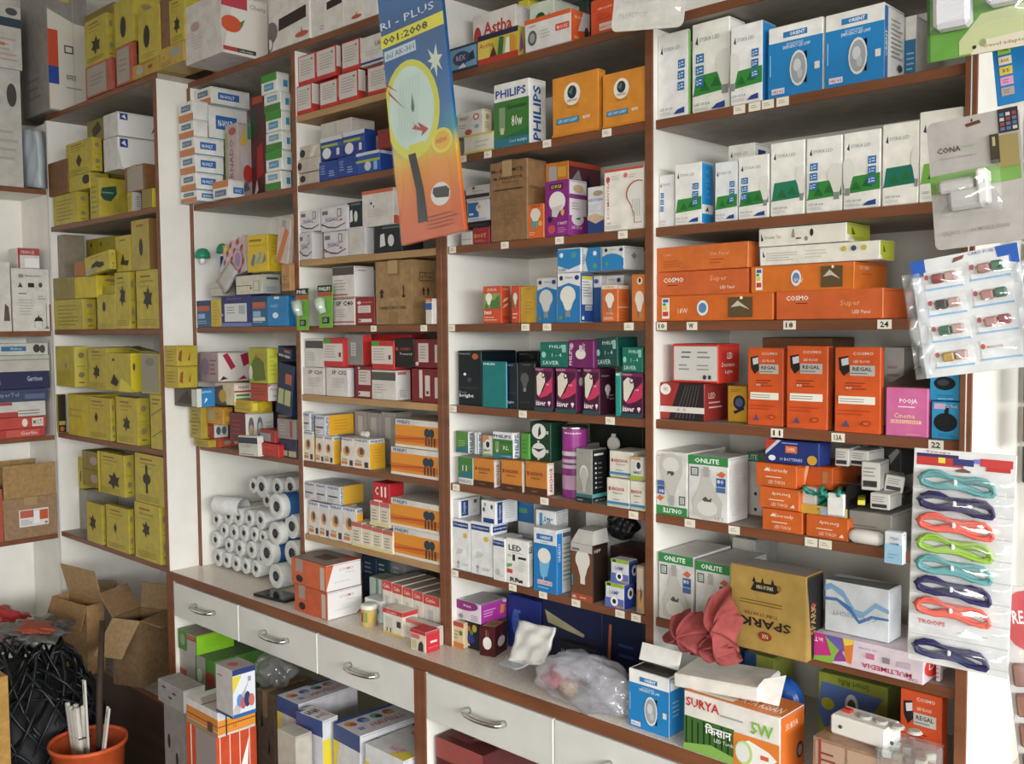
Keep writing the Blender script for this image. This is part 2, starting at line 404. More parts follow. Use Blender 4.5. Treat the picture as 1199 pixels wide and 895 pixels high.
def base_unit(x0, x1, n, label):
    u = tag(empty('drawer_unit', ((x0+x1)/2, 1.7, 0)), label, 'cabinet')
    panel(u, 'side_panel', x0, x0+.02, CY, YB, 0, CT-.029); panel(u, 'side_panel', x1-.02, x1, CY, YB, 0, CT-.029)
    MB().box(x0+.02, x1-.02, YB-.01, YB, .1, CT-.029, M_WHITE).build('back_panel', u)
    p = MB().box(x0+.02, x1-.02, CY+.004, YB-.01, .10, .118, M_WHITE).build('shelf', u)
    MB().box(x0+.02, x1-.02, CY, CY+.004, .10, .118, M_BROWN).build('edge_band', p)
    w = (x1-x0-.04)/n
    for i in range(n): drawer(u, x0+.02+i*w, x0+.02+(i+1)*w)
    for c in u.children: c.matrix_parent_inverse = Matrix.Translation(u.location).inverted()
    return u
base_unit(-2.986, -1.746, 3, 'grey three-drawer base cabinet under the worktop beside the deep corner shelving')
base_unit(-1.745, -.495, 3, 'grey drawer cabinet under the worktop below the lamp box shelves')
# ================================================================== wall bay 4 (behind the hanging cards): lamp boxes
def sy(band='2f8a35', y0=.2, y1=.42, badges=True, bside='l', bx=.9, bw=.5, blue=True, name='SYSKA LED'):
    o = [('p', [(.09, .78), (.15, .86), (.17, .76)], '3a4450'), ('t', name, .2, .79, .045, '8b939a', dict(w=.55))]
    if band: o += [('p', [(0, y0), (1, y0+.03), (1, y1+.02), (.12, y1), (.05, y0+.02)], band), ('p', [(.2, y0+.05), (.35, y0+.16), (.5, y0+.04)], '1f6a2a'), ('p', [(.5, y0+.08), (.66, y0+.19), (.8, y0+.07)], '1f6a2a')]
    if bw: o += [('b', bx, y0-.02, bw, .48, 'dcdad2')]
    if badges:
        x = .12 if bside == 'l' else .68
        for i in range(3): o += [('r', x, .56-.13*i, x+.22, .66-.13*i, '2f6fae'), ('t', '2', x+.03, .58-.13*i, .05, 'eef4fa', dict(w=.05)), ('ln', x+.1, .575-.13*i, x+.2, .645-.13*i, 2, 'dce8f4')]
    o += [('t', 'LED BULB', .1, .09, .028, '7f8a90', dict(w=.42)), ('ln', .1, .03, .5, .07, 2, 'b9bdbf')]
    if blue: o += [('p', [(.55, .03), (.92, .03), (.92, .1), (.7, .08)], '26418c')]
    return o
def emlamp():
    return [('r', 0, 0, 1, .77, '1a7fc4'), ('r', .28, .82, .72, .9, '2779b8'), ('t', 'ORIENT', .4, .835, .05, 'e8f0f8', dict(w=.28, bold=1)),
            ('t', 'EMERGENCY LED LAMP', .28, .66, .045, 'e4eef6', dict(w=.5)), ('t', 'RECHARGEABLE', .35, .71, .03, 'c8def0', dict(w=.3)),
            ('p', ell(.72, .36, .2, .22)[4:13]+[(.55, .18), (.55, .54)], 'e9e8e2'), ('r', .86, .3, .95, .4, 'd9d8d0'), ('e', .57, .36, .16, .25, 'd8d8d4'), ('e', .57, .36, .135, .215, '9aa0a4'), ('e', .55, .4, .07, .09, 'c8ccce'), ('e', .6, .28, .05, .07, 'b8bcbe'),
            ('r', .08, .04, .32, .12, 'd8d4e4'), ('t', 'HRS 4.5', .1, .055, .04, '8a2a4a', dict(w=.2)), ('r', .05, .3, .065, .6, '9cc6e6')]
crop(755, 0, 3.747); G = 'white and green lamp boxes'
B('lamp_box', 28, 190, 200, 125, K[3], 490, Y=1.618, label='plain white lamp box with blue badges, first from the divider on the upper shelf', group=G, base='e9e8e6', F=sy(None, bside='r', bw=0), Rb='6fb04a', dmax=.1)
B('lamp_box', 205, 372, 440, 68, K[3], 465, Y=1.633, label='tall white and green lamp box standing behind another on the upper shelf', group=G, base='efeee4', F=sy(bw=.55))
B('lamp_box', 375, 517, 575, 85, K[3], 430, Y=1.6135, label='white and green lamp box with blue side beside the blue emergency lamp boxes', group=G, base='ecebe8', F=sy(bside='r', bx=.08, bw=.45), Rb='1f86cf', dmax=.11)
B('emergency_lamp_box', 540, 783, 0.16, 70, K[3], 375, Y=1.6145, label='blue and white emergency lamp box, closer to the white lamp boxes', group='emergency lamp boxes', base='ecebe6', F=emlamp())
B('emergency_lamp_box', 790, 1053, 1140, 8, K[3], 318, Y=1.6145, label='blue and white emergency lamp box with pale patterned side, top shelf', group='emergency lamp boxes', base='e6e4de', F=emlamp(), R=[('r', 0, 0, .16, .96, '2a6fb4'), ('t', 'ORIENT', .03, .3, .09, 'e8f0f8', dict(w=.35, ang=90)), ('ln', .3, .3, .9, .85, 9, 'a8a8a2'), ('e', .7, .2, .12, .05, '4a4a4a')])
crop(1020, 0, 3.894)
B('emergency_lamp_box', 150, 207, 0.12, 66, K[3], 318, Y=1.70, label='blue and white box in the shade at the end of the top lamp shelf', group='emergency lamp boxes', base='dedcd6', F=[('r', 0, 0, 1, .66, '2a6f9c'), ('ln', .2, .2, .9, .5, 4, '8fb0c6')])
crop(755, 120, 3.526); G = 'white and green lamp boxes on the second shelf'
B('lamp_box', 45, 120, 0.1, 295, K[4], 510, Y=1.622, label='narrow plain white lamp box against the divider, shortest of the second shelf row', group=G, base='e9e8e6', F=sy(None, bside='l', bw=0, blue=False))
B('lamp_box', 122, 235, 281, 243, K[4], 500, Y=1.6145, label='white and green lamp box turned to show a bright blue side', group=G, base='eceae4', F=sy(bside='r', bw=0, bx=.1), Rb='1f93dd', R=[('r', .02, .16, .98, .31, 'eceae4'), ('p', [(.3, .2), (.5, .28), (.6, .2)], '3a4450'), ('t', 'SYSKA', .3, .4, .4, '55b4ec', dict(w=.5, ang=90))])
B('lamp_box', 287, 382, 0.1, 238, K[4], 485, Y=1.616, label='white and green lamp box next to the bright blue box side', group=G, base='e7eaec', F=sy(bside='r', bw=0))
B('lamp_box', 342, 455, 515, 163, K[4]+.0, 480, Y=1.715, label='white lamp box with only its top showing behind the second shelf row', group=G, base='e6e3da', F=[('p', [(.09, .86), (.15, .92), (.17, .84)], '3a4450'), ('t', 'SYSKA LED', .2, .86, .04, '8b939a', dict(w=.55))], R=[('r', .2, .8, .7, .92, '2b3f78')])
B('lamp_box', 384, 512, 0.1, 210, K[4], 470, Y=1.6145, label='white and green lamp box in front of the half-hidden one', group=G, base='edebe4', F=sy(band='2a7f38', bx=.9, bw=.4))
B('lamp_box', 517, 660, 0.11, 150, K[4], 450, Y=1.6145, label='white lamp box with teal green band and no blue badges', group=G, base='edebe2', F=sy(band='1f7a5c', badges=False, bx=.93, bw=.35, blue=False, y0=.2, y1=.45))
B('lamp_box', 664, 816, 0.11, 130, K[4], 430, Y=1.6145, label='white and green lamp box with badges and half a bulb picture', group=G, base='eeece4', F=sy(bx=.86, bw=.5, y0=.17, y1=.4)[:-1])
B('lamp_box', 818, 975, 0.11, 105, K[4], 415, Y=1.6145, label='white and green lamp box with badges on the side near the green-banded end box', group=G, base='eeece4', F=sy(bside='r', bx=.12, bw=.42))
B('lamp_box', 978, 1133, 0.11, 71, K[4], 398, Y=1.6145, label='white lamp box with dark teal band at the end beside the hanging grey card', group=G, base='eeebe0', F=sy(band='17705c', badges=False, bx=.95, bw=.3, blue=False, y0=.22, y1=.46))
crop(1020, 0, 3.894)
B('lamp_box', 217, 419, 0.12, 483, K[4], 870, Y=1.6135, label='white lamp box half hidden behind the hanging grey charger card', group=G, base='f0ece0', F=sy(band='6fae3a', badges=False, bw=0, blue=False))

# orange panel light boxes, flat
crop(755, 245, 3.526); G = 'flat orange panel light boxes'; O1 = 'd9661f'
def en(u): return [('r', u, .1, u+.07, .92, 'e8e6dc'), ('r', u+.01, .75, u+.06, .88, '3b62ae'), ('r', u+.01, .45, u+.05, .6, 'e4c83c'), ('r', u+.01, .2, u+.06, .38, 'd8342a'), ('r', u+.01, .62, u+.04, .72, '4a9a4a')]
cosmo = [('t', 'COSMO', .08, .55, .2, 'f2ece0', dict(w=.23, bold=1)), ('ln', .13, .38, .26, .48, 1, '6a2a12'), ('t', 'Super', .6, .5, .26, 'f0a87a', dict(w=.18)), ('t', 'LED Panel', .71, .22, .12, 'f2e0cc', dict(w=.15))]
gadg = lambda u, w, t, tx: en(.05)+[('e', u, .5, .05, .3, 'dfe6ec'), ('e', u, .5, .035, .2, '5b86b4'), ('t', t, tx, .3, .2, 'f0d8c0', dict(w=.09)), ('r', w, .12, w+.2, .88, '5f4a2c'), ('p', [(w+.02, .5), (w+.08, .75), (w+.18, .4), (w+.1, .55)], 'c8c0a8'), ('e', w+.11, .85, .012, .06, 'f4ead0')]
a3 = B('panel_light_box', 34, 530, 0.2, 345, K[5], 455, Y=1.6135, label='flat orange panel light box at the bottom against the divider', group=G, base=O1, F=gadg(.42, .64, '18W', .2))
a2 = B('panel_light_box', 34, 428, 0.2, 242, top(a3), Y=1.6135, label='flat orange panel light box, second from the bottom by the divider', group=G, base='d4602a', F=cosmo)
a1 = B('panel_light_box', 36, 428, 470, 132, top(a2), Y=1.6135, label='flat orange panel light box topmost by the divider, faint print', group=G, base='d96c2a', F=[('ln', .08, .15, .3, .45, 3, 'b8501c'), ('t', 'COSMO', .08, .62, .1, 'eab088', dict(w=.1)), ('t', 'Slim Panel', .6, .55, .14, 'eab088', dict(w=.2)), ('ln', .6, .2, .78, .45, 2, 'b8501c')])
b2 = B('panel_light_box', 540, 985, 1110, 325, K[5], 440, Y=1.6135, label='flat orange panel light box at the bottom beside the hanging switch sheet', group=G, base='d9612a', F=[('t', 'COSMO', .1, .66, .17, 'f2ece0', dict(w=.22, bold=1)), ('ln', .2, .52, .32, .6, 1, '6a2a12'), ('t', 'Super', .62, .4, .24, 'f0a87a', dict(w=.18)), ('t', 'LED Panel', .73, .18, .12, 'f2e0cc', dict(w=.16))])
b1 = B('panel_light_box', 436, 865, 1000, 215, top(a3), 318, Y=1.6135, label='flat orange panel light box carrying two white tube lamp boxes', group=G, base='dd701f', F=gadg(.46, .7, '9W', .44), R=[('t', 'COSMO', .15, .72, .13, 'f2d8c0', dict(w=.3)), ('r', .2, .55, .5, .6, 'c0581c')])
tube = [('p', [(.03, .3), (.03, .75), (.06, .35)], '2a2a28'), ('t', 'Greenstar Tube', .07, .4, .2, '8f8a7a', dict(w=.2)), ('r', .44, .3, .5, .38, '5a5a55'), ('p', [(.39, .4), (.43, .4), (.42, .85), (.4, .85)], '8a9a70'), ('e', .62, .6, .02, .2, '2a2a28'), ('e', .56, .3, .02, .13, '8a8a84')]
c2 = B('tube_lamp_box', 472, 972, 1030, 125, top(b1)+.0005, 205, Y=1.62, label='long white tube lamp box with lime end, lower one resting on an orange box', group='white tube lamp boxes', base='ebe8dc', F=[('p', [(.03, .45), (.03, .8), (.05, .45)], '2a2a28')]+[('ln', .06, .2, .34, .7, 4, 'b4b0a2'), ('ln', .4, .25, .6, .75, 3, 'cfccbf'), ('e', .72, .65, .022, .14, 'c8b83a'), ('e', .8, .65, .022, .14, '4a4a66'), ('e', .88, .65, .022, .14, 'c8b83a')], Rb='b3bd33', R=[('p', [(.2, .4), (.2, .8), (.35, .4)], '4a5a1a')])
B('tube_lamp_box', 468, 834, 930, 52, top(c2)+.0005, 122, Y=1.622, label='white tube lamp box with lime end, uppermost on the orange boxes', group='white tube lamp boxes', base='ece8da', F=tube, Rb='b5bd36', R=[('p', [(.2, .4), (.2, .8), (.35, .4)], '4a5a1a'), ('ln', .1, .1, .8, .3, 2, '8a9428')])

# third visible shelf: orange floodlight cartons
crop(755, 375, 3.114); z = K[6]
rg = [('p', [(.08, .88), (.3, .9), (.33, .72), (.2, .66), (.1, .74)], '1e1c1c'), ('p', [(.14, .86), (.3, .88), (.31, .8), (.16, .78)], 'c9c9cc'), ('t', 'COSMO', .4, .91, .035, 'f0e0d0', dict(w=.45)), ('t', 'LED FLOOD', .42, .82, .03, 'f0e0d0', dict(w=.35)),
      ('r', .34, .67, .88, .79, 'b7b2aa'), ('t', 'REGAL', .4, .725, .045, '2a2a2a', dict(w=.42, bold=1)), ('ln', .36, .68, .8, .715, 1, '6a6a6a'), ('ln', .25, .5, .75, .6, 3, '8a2c12'), ('t', 'IP65', .27, .51, .03, 'f0e8d8', dict(w=.12)), ('r', .1, .34, .9, .43, 'e9e4d6'), ('ln', .13, .355, .86, .41, 2, '8a8578'),
      ('ln', .1, .2, .85, .28, 2, 'b83c14'), ('p', [(.2, .07), (.36, .07), (.28, .15)], '4a4a70'), ('e', .72, .12, .1, .03, '8a3418'), ('e', .72, .12, .075, .02, 'd9531c')]
B('floodlight_box', 373, 505, 520, 102, z, 390, Y=1.625, label='tall orange floodlight carton beside the small yellow box', group='tall orange floodlight cartons', base='d9531c', F=rg)
B('floodlight_box', 515, 668, 687, 95, z, 401, Y=1.617, label='tall orange floodlight carton in the middle of the three', group='tall orange floodlight cartons', base='d9531c', F=rg)
B('floodlight_box', 690, 862, 872, 100, z, 414, Y=1.613, label='tall orange floodlight carton next to the pink box', group='tall orange floodlight cartons', base='d9531c', F=rg)
q = B('heater_box', 50, 219, 300, 233, z, 378, Y=1.625, label='red box with black mesh picture and white band, lying under the LED box', base='a8302c', F=[('p', [(.45, 1), (.98, 1), (.98, 0), (.2, 0), (.28, .35)], '241f20')]+[('p', [(.35+.08*i, .05), (.37+.08*i, .05), (.6+.06*i, .95), (.585+.06*i, .95)], '5a5050') for i in range(6)]+[('r', 0, .2, 1, .36, 'dcd4cc'), ('e', .14, .82, .12, .15, 'e6dcd4'), ('t', 'UPS', .09, .77, .1, 'b03030', dict(w=.1)), ('t', 'O . O', .4, .24, .08, '4a4a4a', dict(w=.2))], Rb='8e2a26', R=[('t', 'LED', .15, .6, .15, 'e6c8c0', dict(w=.3)), ('ln', .15, .3, .8, .55, 2, 'd8a8a0')], dmax=.2)
B('downlight_box', 100, 268, 345, 88, top(q)+.0004, 218, Y=1.632, label='white and red downlight box lying on the mesh-printed red box', base='d9382a', F=[('r', .03, .06, .98, .94, 'cfccc6'), ('ln', .2, .6, .42, .85, 2, '6a6660'), ('ln', .55, .6, .85, .85, 2, '8a8680'), ('ln', .15, .3, .4, .5, 2, '8a8680'), ('ln', .55, .3, .85, .5, 2, '9a9690'), ('e', .72, .15, .04, .06, '3a3a3a'), ('r', .8, .1, .86, .2, '3a3a3a')], R=[('t', 'LED', .4, .62, .16, 'f4e8e0', dict(w=.25, bold=1)), ('t', 'Decoration', .15, .42, .11, 'f4e8e0', dict(w=.6)), ('t', 'Lights', .3, .22, .12, 'f4e8e0', dict(w=.35))], dmax=.19)
B('lamp_box', 300, 371, 0.1, 242, z, 376, Y=1.655, label='small yellow box with dark round picture between red box and orange cartons', base='c9931f', F=[('e', .62, .55, .32, .2, '1c2340'), ('e', .62, .55, .2, .12, '4a5a80'), ('p', [(.3, .3), (.4, .22), (.9, .36), (.88, .42)], '1c2340'), ('ln', .2, .82, .8, .92, 2, '8a5a14')])
B('accessory_box', 876, 1034, 0.17, 250, z, 424, Y=1.613, label='pink box with white and cream lettering beside two small blue boxes', base='d868a0', F=[('t', 'POOJA', .33, .66, .12, 'f2e6ee', dict(w=.42, bold=1)), ('ln', .3, .58, .72, .64, 1, 'f2e6ee'), ('t', 'Cinema', .2, .38, .1, 'f0d8a8', dict(w=.5)), ('r', .12, .27, .85, .34, 'f0c8a0'), ('t', 'HEADLIGHT', .14, .28, .05, 'c84a88', dict(w=.68)), ('ln', .5, .04, .92, .07, 1, 'f0c0d8')])
q = B('mount_box', 1042, 1150, 0.1, 300, z, 428, Y=1.614, label='small blue box with black suction mount picture, lower of two', group='small blue mount boxes', base='2b9bd0', F=[('e', .5, .45, .42, .25, '151a20'), ('p', [(.45, .6), (.6, .6), (.62, .85), (.48, .9)], '151a20'), ('r', .1, .8, .5, .95, 'c8a8c8'), ('ln', .25, .06, .9, .16, 2, '0f5a86'), ('t', 'Car Mount', .5, .84, .09, 'e8d8e8', dict(w=.42))])
B('mount_box', 1036, 1150, 0.1, 200, top(q)+.0004, 294, Y=1.618, label='small blue box with black mount picture, upper of two under the hanging sheet', group='small blue mount boxes', base='2b9bd0', F=[('e', .5, .66, .36, .26, '151a20'), ('e', .45, .7, .2, .12, '3a4450'), ('ln', .25, .1, .85, .24, 2, '0f5a86'), ('t', 'MADE IN CHINA', .3, .05, .06, 'd0e6f2', dict(w=.5))])
B('carton', 868, 945, 0.12, 100, z, 250, Y=1.76, label='plain pale carton in the shade behind the pink box', base='cfcac4', F=[('ln', .2, .5, .8, .8, 3, 'b89a98'), ('ln', .3, .2, .9, .35, 2, '9a9a98')])
B('carton', 425, 680, 0.1, 64, z, 380, Y=1.745, label='brown carton showing only its top behind the orange floodlight cartons', base='7a5034', kind='carton')
# loose open flap over the pink box
fl = MB(); p0 = atY(*px(872, 246), 1.62); p1 = atY(*px(1032, 250), 1.62); w_ = p1.x-p0.x
fl.add([(0, 0, 0), (w_, 0, 0), (w_*.95, .12, .012), (.01, .12, .03), (0, 0, -.001), (w_, 0, -.001), (w_*.95, .12, .011), (.01, .12, .029)], BOXF, mat('5a4a3c', .7, 'carton'))
tag(fl.build('card_flap', None, (p0.x, 1.625, p0.z+.002)), 'dull brown loose card lid lying on the pink box', 'card')

# fourth shelf: incandescent cartons, torch boxes, switches
crop(755, 490, 3.633); z = K[7]
def onl(inv=False, s=1):
    o = [('r', 0, .86, 1, 1, '2f8a45'), ('t', 'ONLITE', .16, .89, .075, 'eef6ee', dict(w=.62, bold=1)), ('r', .06, .68, .26, .82, '4a5a52'), ('r', .09, .7, .23, .8, 'c8d0c8'), ('ln', .1, .71, .22, .79, 3, '4a5a52'),
         ('r', .72, .55, .95, .68, '35589a'), ('t', '80', .74, .6, .06, 'e8f0f8', dict(w=.16)), ('r', .72, .46, .95, .54, '4a6aa4'), ('p', [(.72, .73), (.88, .69), (.96, .75), (.85, .79)], 'd86a3a'),
         ('p', [(.36, .8), (.36, .66), (.28, .5), (.12, .3), (.16, .06), (.5, .02), (.84, .06), (.88, .3), (.7, .5), (.58, .66), (.58, .8)], 'c3c0b8'), ('e', .5, .2, .26, .12, 'd8d6ce'), ('r', .4, .68, .54, .84, 'a4a4a0'), ('p', [(.38, .33), (.46, .38), (.54, .33), (.62, .37), (.6, .3), (.42, .3)], '55504c'), ('t', '1.5 T', .7, .03, .045, 'c87a70', dict(w=.22))]
    if not inv: return o
    f = []
    for op in o:
        if op[0] == 'r': f.append(('r', 1-op[3], 1-op[4], 1-op[1], 1-op[2], op[5]))
        elif op[0] == 'e': f.append(('e', 1-op[1], 1-op[2], op[3], op[4], op[5]))
        elif op[0] == 'p': f.append(('p', [(1-a, 1-b) for a, b in op[1]], op[2]))
        elif op[0] == 'ln': f.append(('ln', 1-op[3], 1-op[4], 1-op[1], 1-op[2], op[5], op[6]))
        elif op[0] == 't':
            d = dict(op[6]); d['ang'] = 180; f.append(('t', op[1], 1-op[2]-d['w'], 1-op[3]-op[4], op[4], op[5], d))
    return f
B('bulb_carton', 18, 181, 0.14, 150, z, 447, Y=1.6125, label='white and green bulb carton standing upside down at the divider', group='white and green bulb cartons', base='dedcd6', F=onl(True), kind='dusty')
B('bulb_carton', 184, 355, 440, 171, z, 470, Y=1.6125, label='white and green bulb carton standing upright beside the upturned one', group='white and green bulb cartons', base='e2e1de', F=onl(), R=[('ln', .1, .1, .9, .9, 16, 'd6d5d2')], kind='dusty')
B('bulb_carton', 430, 500, 0.1, 150, z, 430, Y=1.72, label='grey and green bulb carton half hidden behind the torch boxes', group='white and green bulb cartons', base='c4c2ba', F=[('r', 0, .86, 1, 1, '3a7a52'), ('t', 'LITE', .1, .89, .08, 'd8e6d8', dict(w=.6)), ('e', .6, .1, .1, .03, '3a3a3a'), ('e', .6, .35, .1, .03, '3a3a3a')], kind='dusty')
TO = 'd9601f'
def tor(u): return [('p', [(.2, .68), (.28, .84), (.36, .68)], 'f0dcc8') if u else ('p', [(.78, .14), (.86, .3), (.9, .14)], 'f0dcc8'), ('t', 'Eveready', .32, .62, .2, 'f2e2d0', dict(w=.46, ang=0 if u else 180)), ('ln', .25, .36, .8, .5, 1, 'f0cfae'), ('t', 'LED TORCH', .32, .14, .15, 'f2dcc4', dict(w=.4))]
t1 = B('torch_box', 497, 671, 0.14, 404, z, 502, Y=1.6125, label='orange torch box at the bottom of the stack of three', group='orange torch boxes', base=TO, F=tor(1))
t2 = B('torch_box', 484, 657, 0.14, 308, top(t1)+.0004, 404, Y=1.6135, label='orange torch box in the middle of the stack, print upside down', group='orange torch boxes', base='db6422', F=tor(0))
t3 = B('torch_box', 470, 646, 0.14, 204, top(t2)+.0004, 304, Y=1.6145, label='orange torch box at the top of the stack below the blue carton', group='orange torch boxes', base=TO, F=tor(1))
q = B('torch_box', 683, 866, 0.14, 432, z, 527, Y=1.6125, label='orange torch box lying under the tray of green cable', group='orange torch boxes', base=TO, F=tor(0))
B('torch_box', 655, 800, 0.12, 212, top(t2)+.0004, 300, Y=1.645, label='long orange torch box with pale curved stripe behind the cable tray', group='orange torch boxes', base='d0581c', F=[('r', 0, 0, .06, 1, '2a1a14'), ('p', [(.08, 0), (.16, 0), (.3, 1), (.2, 1)], 'f0b888'), ('r', .7, .3, .85, .8, 'b87a4a')])
z3 = top(t3)+.0004
B('battery_carton', 512, 742, 792, 106, z3, 203, Y=1.622, label='blue carton with red and white corner on top of the orange torch boxes', base='23357e', F=[('p', [(0, .35), (0, 1), (.3, 1)], 'c8ccd8'), ('p', [(0, .5), (0, 1), (.22, 1)], 'c43a2a'), ('r', .38, .48, .6, .78, 'e06a2a'), ('t', 'EVER', .42, .56, .14, 'f0e0d0', dict(w=.14)), ('t', '10 BATTERIES', .28, .14, .12, 'c8d4f0', dict(w=.42)), ('e', .88, .25, .09, .2, 'd8a02a'), ('e', .13, .22, .07, .12, 'e4e8f0'), ('ln', .32, .84, .62, .94, 1, 'a8b8e0')])
# open tray of green cable
tq = top(q)+.0004; a = atY(*px(662, 432), 1.622); b_ = atY(*px(862, 432), 1.622); w_ = b_.x-a.x
tr = tag(empty('cable_tray', ((a.x+b_.x)/2, 1.622, tq)), 'black open tray with coiled green cable and yellow strip', 'tray')
m_ = mat('1d1b1b', .45, 'plain')
MB().box(-w_/2, w_/2, 0, .13, 0, .003, m_).box(-w_/2, w_/2, .127, .13, .003, .056, m_).box(w_/2-.003, w_/2, 0, .127, .003, .056, m_).build('tray_body', tr)
MB().box(-w_/2, w_/2, -.002, 0, 0, .016, mat('d8a93a', .5, 'card')).box(-.005, w_/2-.002, -.0035, -.002, .001, .014, mat('9fb6c8', .5, 'card')).build('printed_lip', tr)
MB().box(-w_/2, -w_/2+.028, .004, .1, .003, .046, mat('d8d2c6', .5, 'card'), .002).build('end_block', tr)
MB().box(w_/2-.035, w_/2-.004, -.006, .002, .003, .042, mat('efeee9', .5, 'card'), .002).build('end_block', tr)
g_ = MB()
for i in range(5):
    g_.tube([(-.035+.066*t/16, .02+.012*math.sin(i*1.3)+.02*math.sin(t*.8+i), .014+.007*i+.006*math.sin(t*.9+2*i)) for t in range(17)], .0042, mat('1f8f78', .4, 'plain'), 6)
g_.build('green_cable', tr, smooth=True)
MB().box(-w_/2+.02, w_/2+.03, .02, .128, .057, .0585, mat('6b6660', .25, 'film')).build('clear_lid', tr)
MB().box(-.006, .006, -.03, .03, -.004, .004, mat('d8cc2a', .5, 'plain')).build('yellow_strip', tr, (w_/2+.012, .03, .03), (0, 0, .4))
# white switch cartons tumbled in the dark corner
for n, (x0, x1, y0, y1, Y, ya, lab) in enumerate([(806, 868, 130, 208, 1.66, 5, 'small white label carton standing upright on the torch boxes'), (868, 950, 140, 210, 1.67, -4, 'small white carton with dark label beside the blue battery carton'),
        (918, 1000, 190, 312, 1.655, 8, 'white carton with two dark stripes above the grey power strips'), (1012, 1098, 245, 318, 1.69, 24, 'white carton tilted against the dark packs in the corner'), (955, 1042, 325, 395, 1.64, 3, 'white carton with dark label standing on the grey strip box')]):
    B('switch_carton', x0, x1, .06, y0, None, y1, Y=Y, yaw=ya, label=lab, cat='carton', group='white switch cartons', base='d4d1c9', F=[('r', .1, .12, .86, .34, '33302e'), ('ln', .12, .45, .8, .85, 3, '8a8680')], tilt=[0, 0, 0, 9, 0][n])
random.seed(11)
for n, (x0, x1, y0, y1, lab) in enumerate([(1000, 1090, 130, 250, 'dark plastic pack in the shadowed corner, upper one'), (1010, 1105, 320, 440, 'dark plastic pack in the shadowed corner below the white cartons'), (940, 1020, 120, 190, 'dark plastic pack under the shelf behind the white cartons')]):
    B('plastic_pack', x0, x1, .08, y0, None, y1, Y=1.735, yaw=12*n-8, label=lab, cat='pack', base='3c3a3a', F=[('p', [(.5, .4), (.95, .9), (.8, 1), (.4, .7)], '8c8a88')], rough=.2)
q = B('strip_box', 858, 1050, .12, 412, z, 480, Y=1.63, label='grey open strip box behind the white power strip', base='8f8a82', F=[('ln', .1, .2, .9, .6, 3, '6a655e')], kind='dusty')
# white moulded strip lying on the shelf edge
a = atY(*px(852, 505), 1.605); b_ = atY(*px(1012, 508), 1.605); L = b_.x-a.x
mb = MB(); mb.tube([(-L/2+.004, 0, .013), (-L/2+.012, 0, .013), (L/2-.012, 0, .013), (L/2-.004, 0, .013)], .013, mat('e4e1da', .35, 'plain'), 14, rs=[.008, .0125, .0125, .008])
o = mb.build('power_strip', None, ((a.x+b_.x)/2, 1.618, z), (0, 0, 0), True); tag(o, 'long white rounded strip lying at the shelf edge below grey strip box', 'strip')
B('tag_box', 1016, 1098, 1114, 490, z-.022, 590, Y=1.598, label='pale blue and white box hanging over the shelf edge by the cord sheet', base='dfe6ea', F=[('r', .02, .02, .98, .62, '9cc9e4'), ('t', 'TEJAS', .3, .74, .1, '4a86b4', dict(w=.5)), ('t', 'OSRAM', .28, .6, .07, '2a5a8a', dict(w=.5)), ('ln', .2, .15, .8, .35, 2, '6fa8cc')])
# ================================================================== wall bay 4, lowest shelf and counter
crop(755, 620, 3.633); z = K[8]
B('bulb_carton', 57, 206, .14, 122, z, 400, Y=1.6125, label='dusty white and green bulb carton on the lowest shelf, nearest the divider', group='white and green bulb cartons', base='dcdad6', F=onl(), kind='dusty')
B('bulb_carton', 214, 362, .14, 158, z, 430, Y=1.6125, label='dusty white and green bulb carton on the lowest shelf touching the gold carton', group='white and green bulb cartons', base='dad8d4', F=onl(), kind='dusty')
q = B('flat_carton', 368, 470, 560, 48, z+.09, 105, Y=1.76, label='flat pale carton lying behind the gold carton, lower of two', group='flat pale cartons at the back', base='b9b6ad', kind='dusty', F=[('ln', .1, .2, .8, .7, 2, '6a675f')])
sp = B('carton', 360, 690, 758, 203, z, 572, auto=True, free=True, label='large gold carton with upside-down black print and dusty top', base='b08d45', kind='dusty', rough=.3,
  F=[('p', [(.28, .73), (.33, .83), (.62, .83), (.66, .76), (.6, .72), (.32, .72)], '241f1c'), ('t', 'KING OF SPARK', .36, .755, .045, 'e8d8a8', dict(w=.22)), ('p', [(.3, .83), (.33, .9), (.35, .82)], '241f1c'), ('p', [(.42, .83), (.44, .9), (.46, .82)], '241f1c'), ('p', [(.55, .83), (.57, .9), (.6, .82)], '241f1c'), ('e', .66, .8, .03, .04, '8a6a2a'),
     ('ln', .14, .55, .8, .62, 2, '7a5c24'), ('t', 'SPARK', .15, .29, .11, '2a2119', dict(w=.66, ang=180, bold=1)), ('t', 'TUBE STARTER', .2, .43, .04, '6a4c1c', dict(w=.45, ang=180)), ('e', .48, .2, .09, .055, '8e3324'), ('t', 'NX', .44, .175, .05, 'e0c890', dict(w=.08, ang=180))],
  Rb='1f1b1b', R=[('e', .35, .62, .12, .05, 'a8352a'), ('t', 'SPARK', .22, .3, .3, 'b09050', dict(w=.35, ang=90))], T=[('r', .02, .02, .98, .97, '8b8782')])
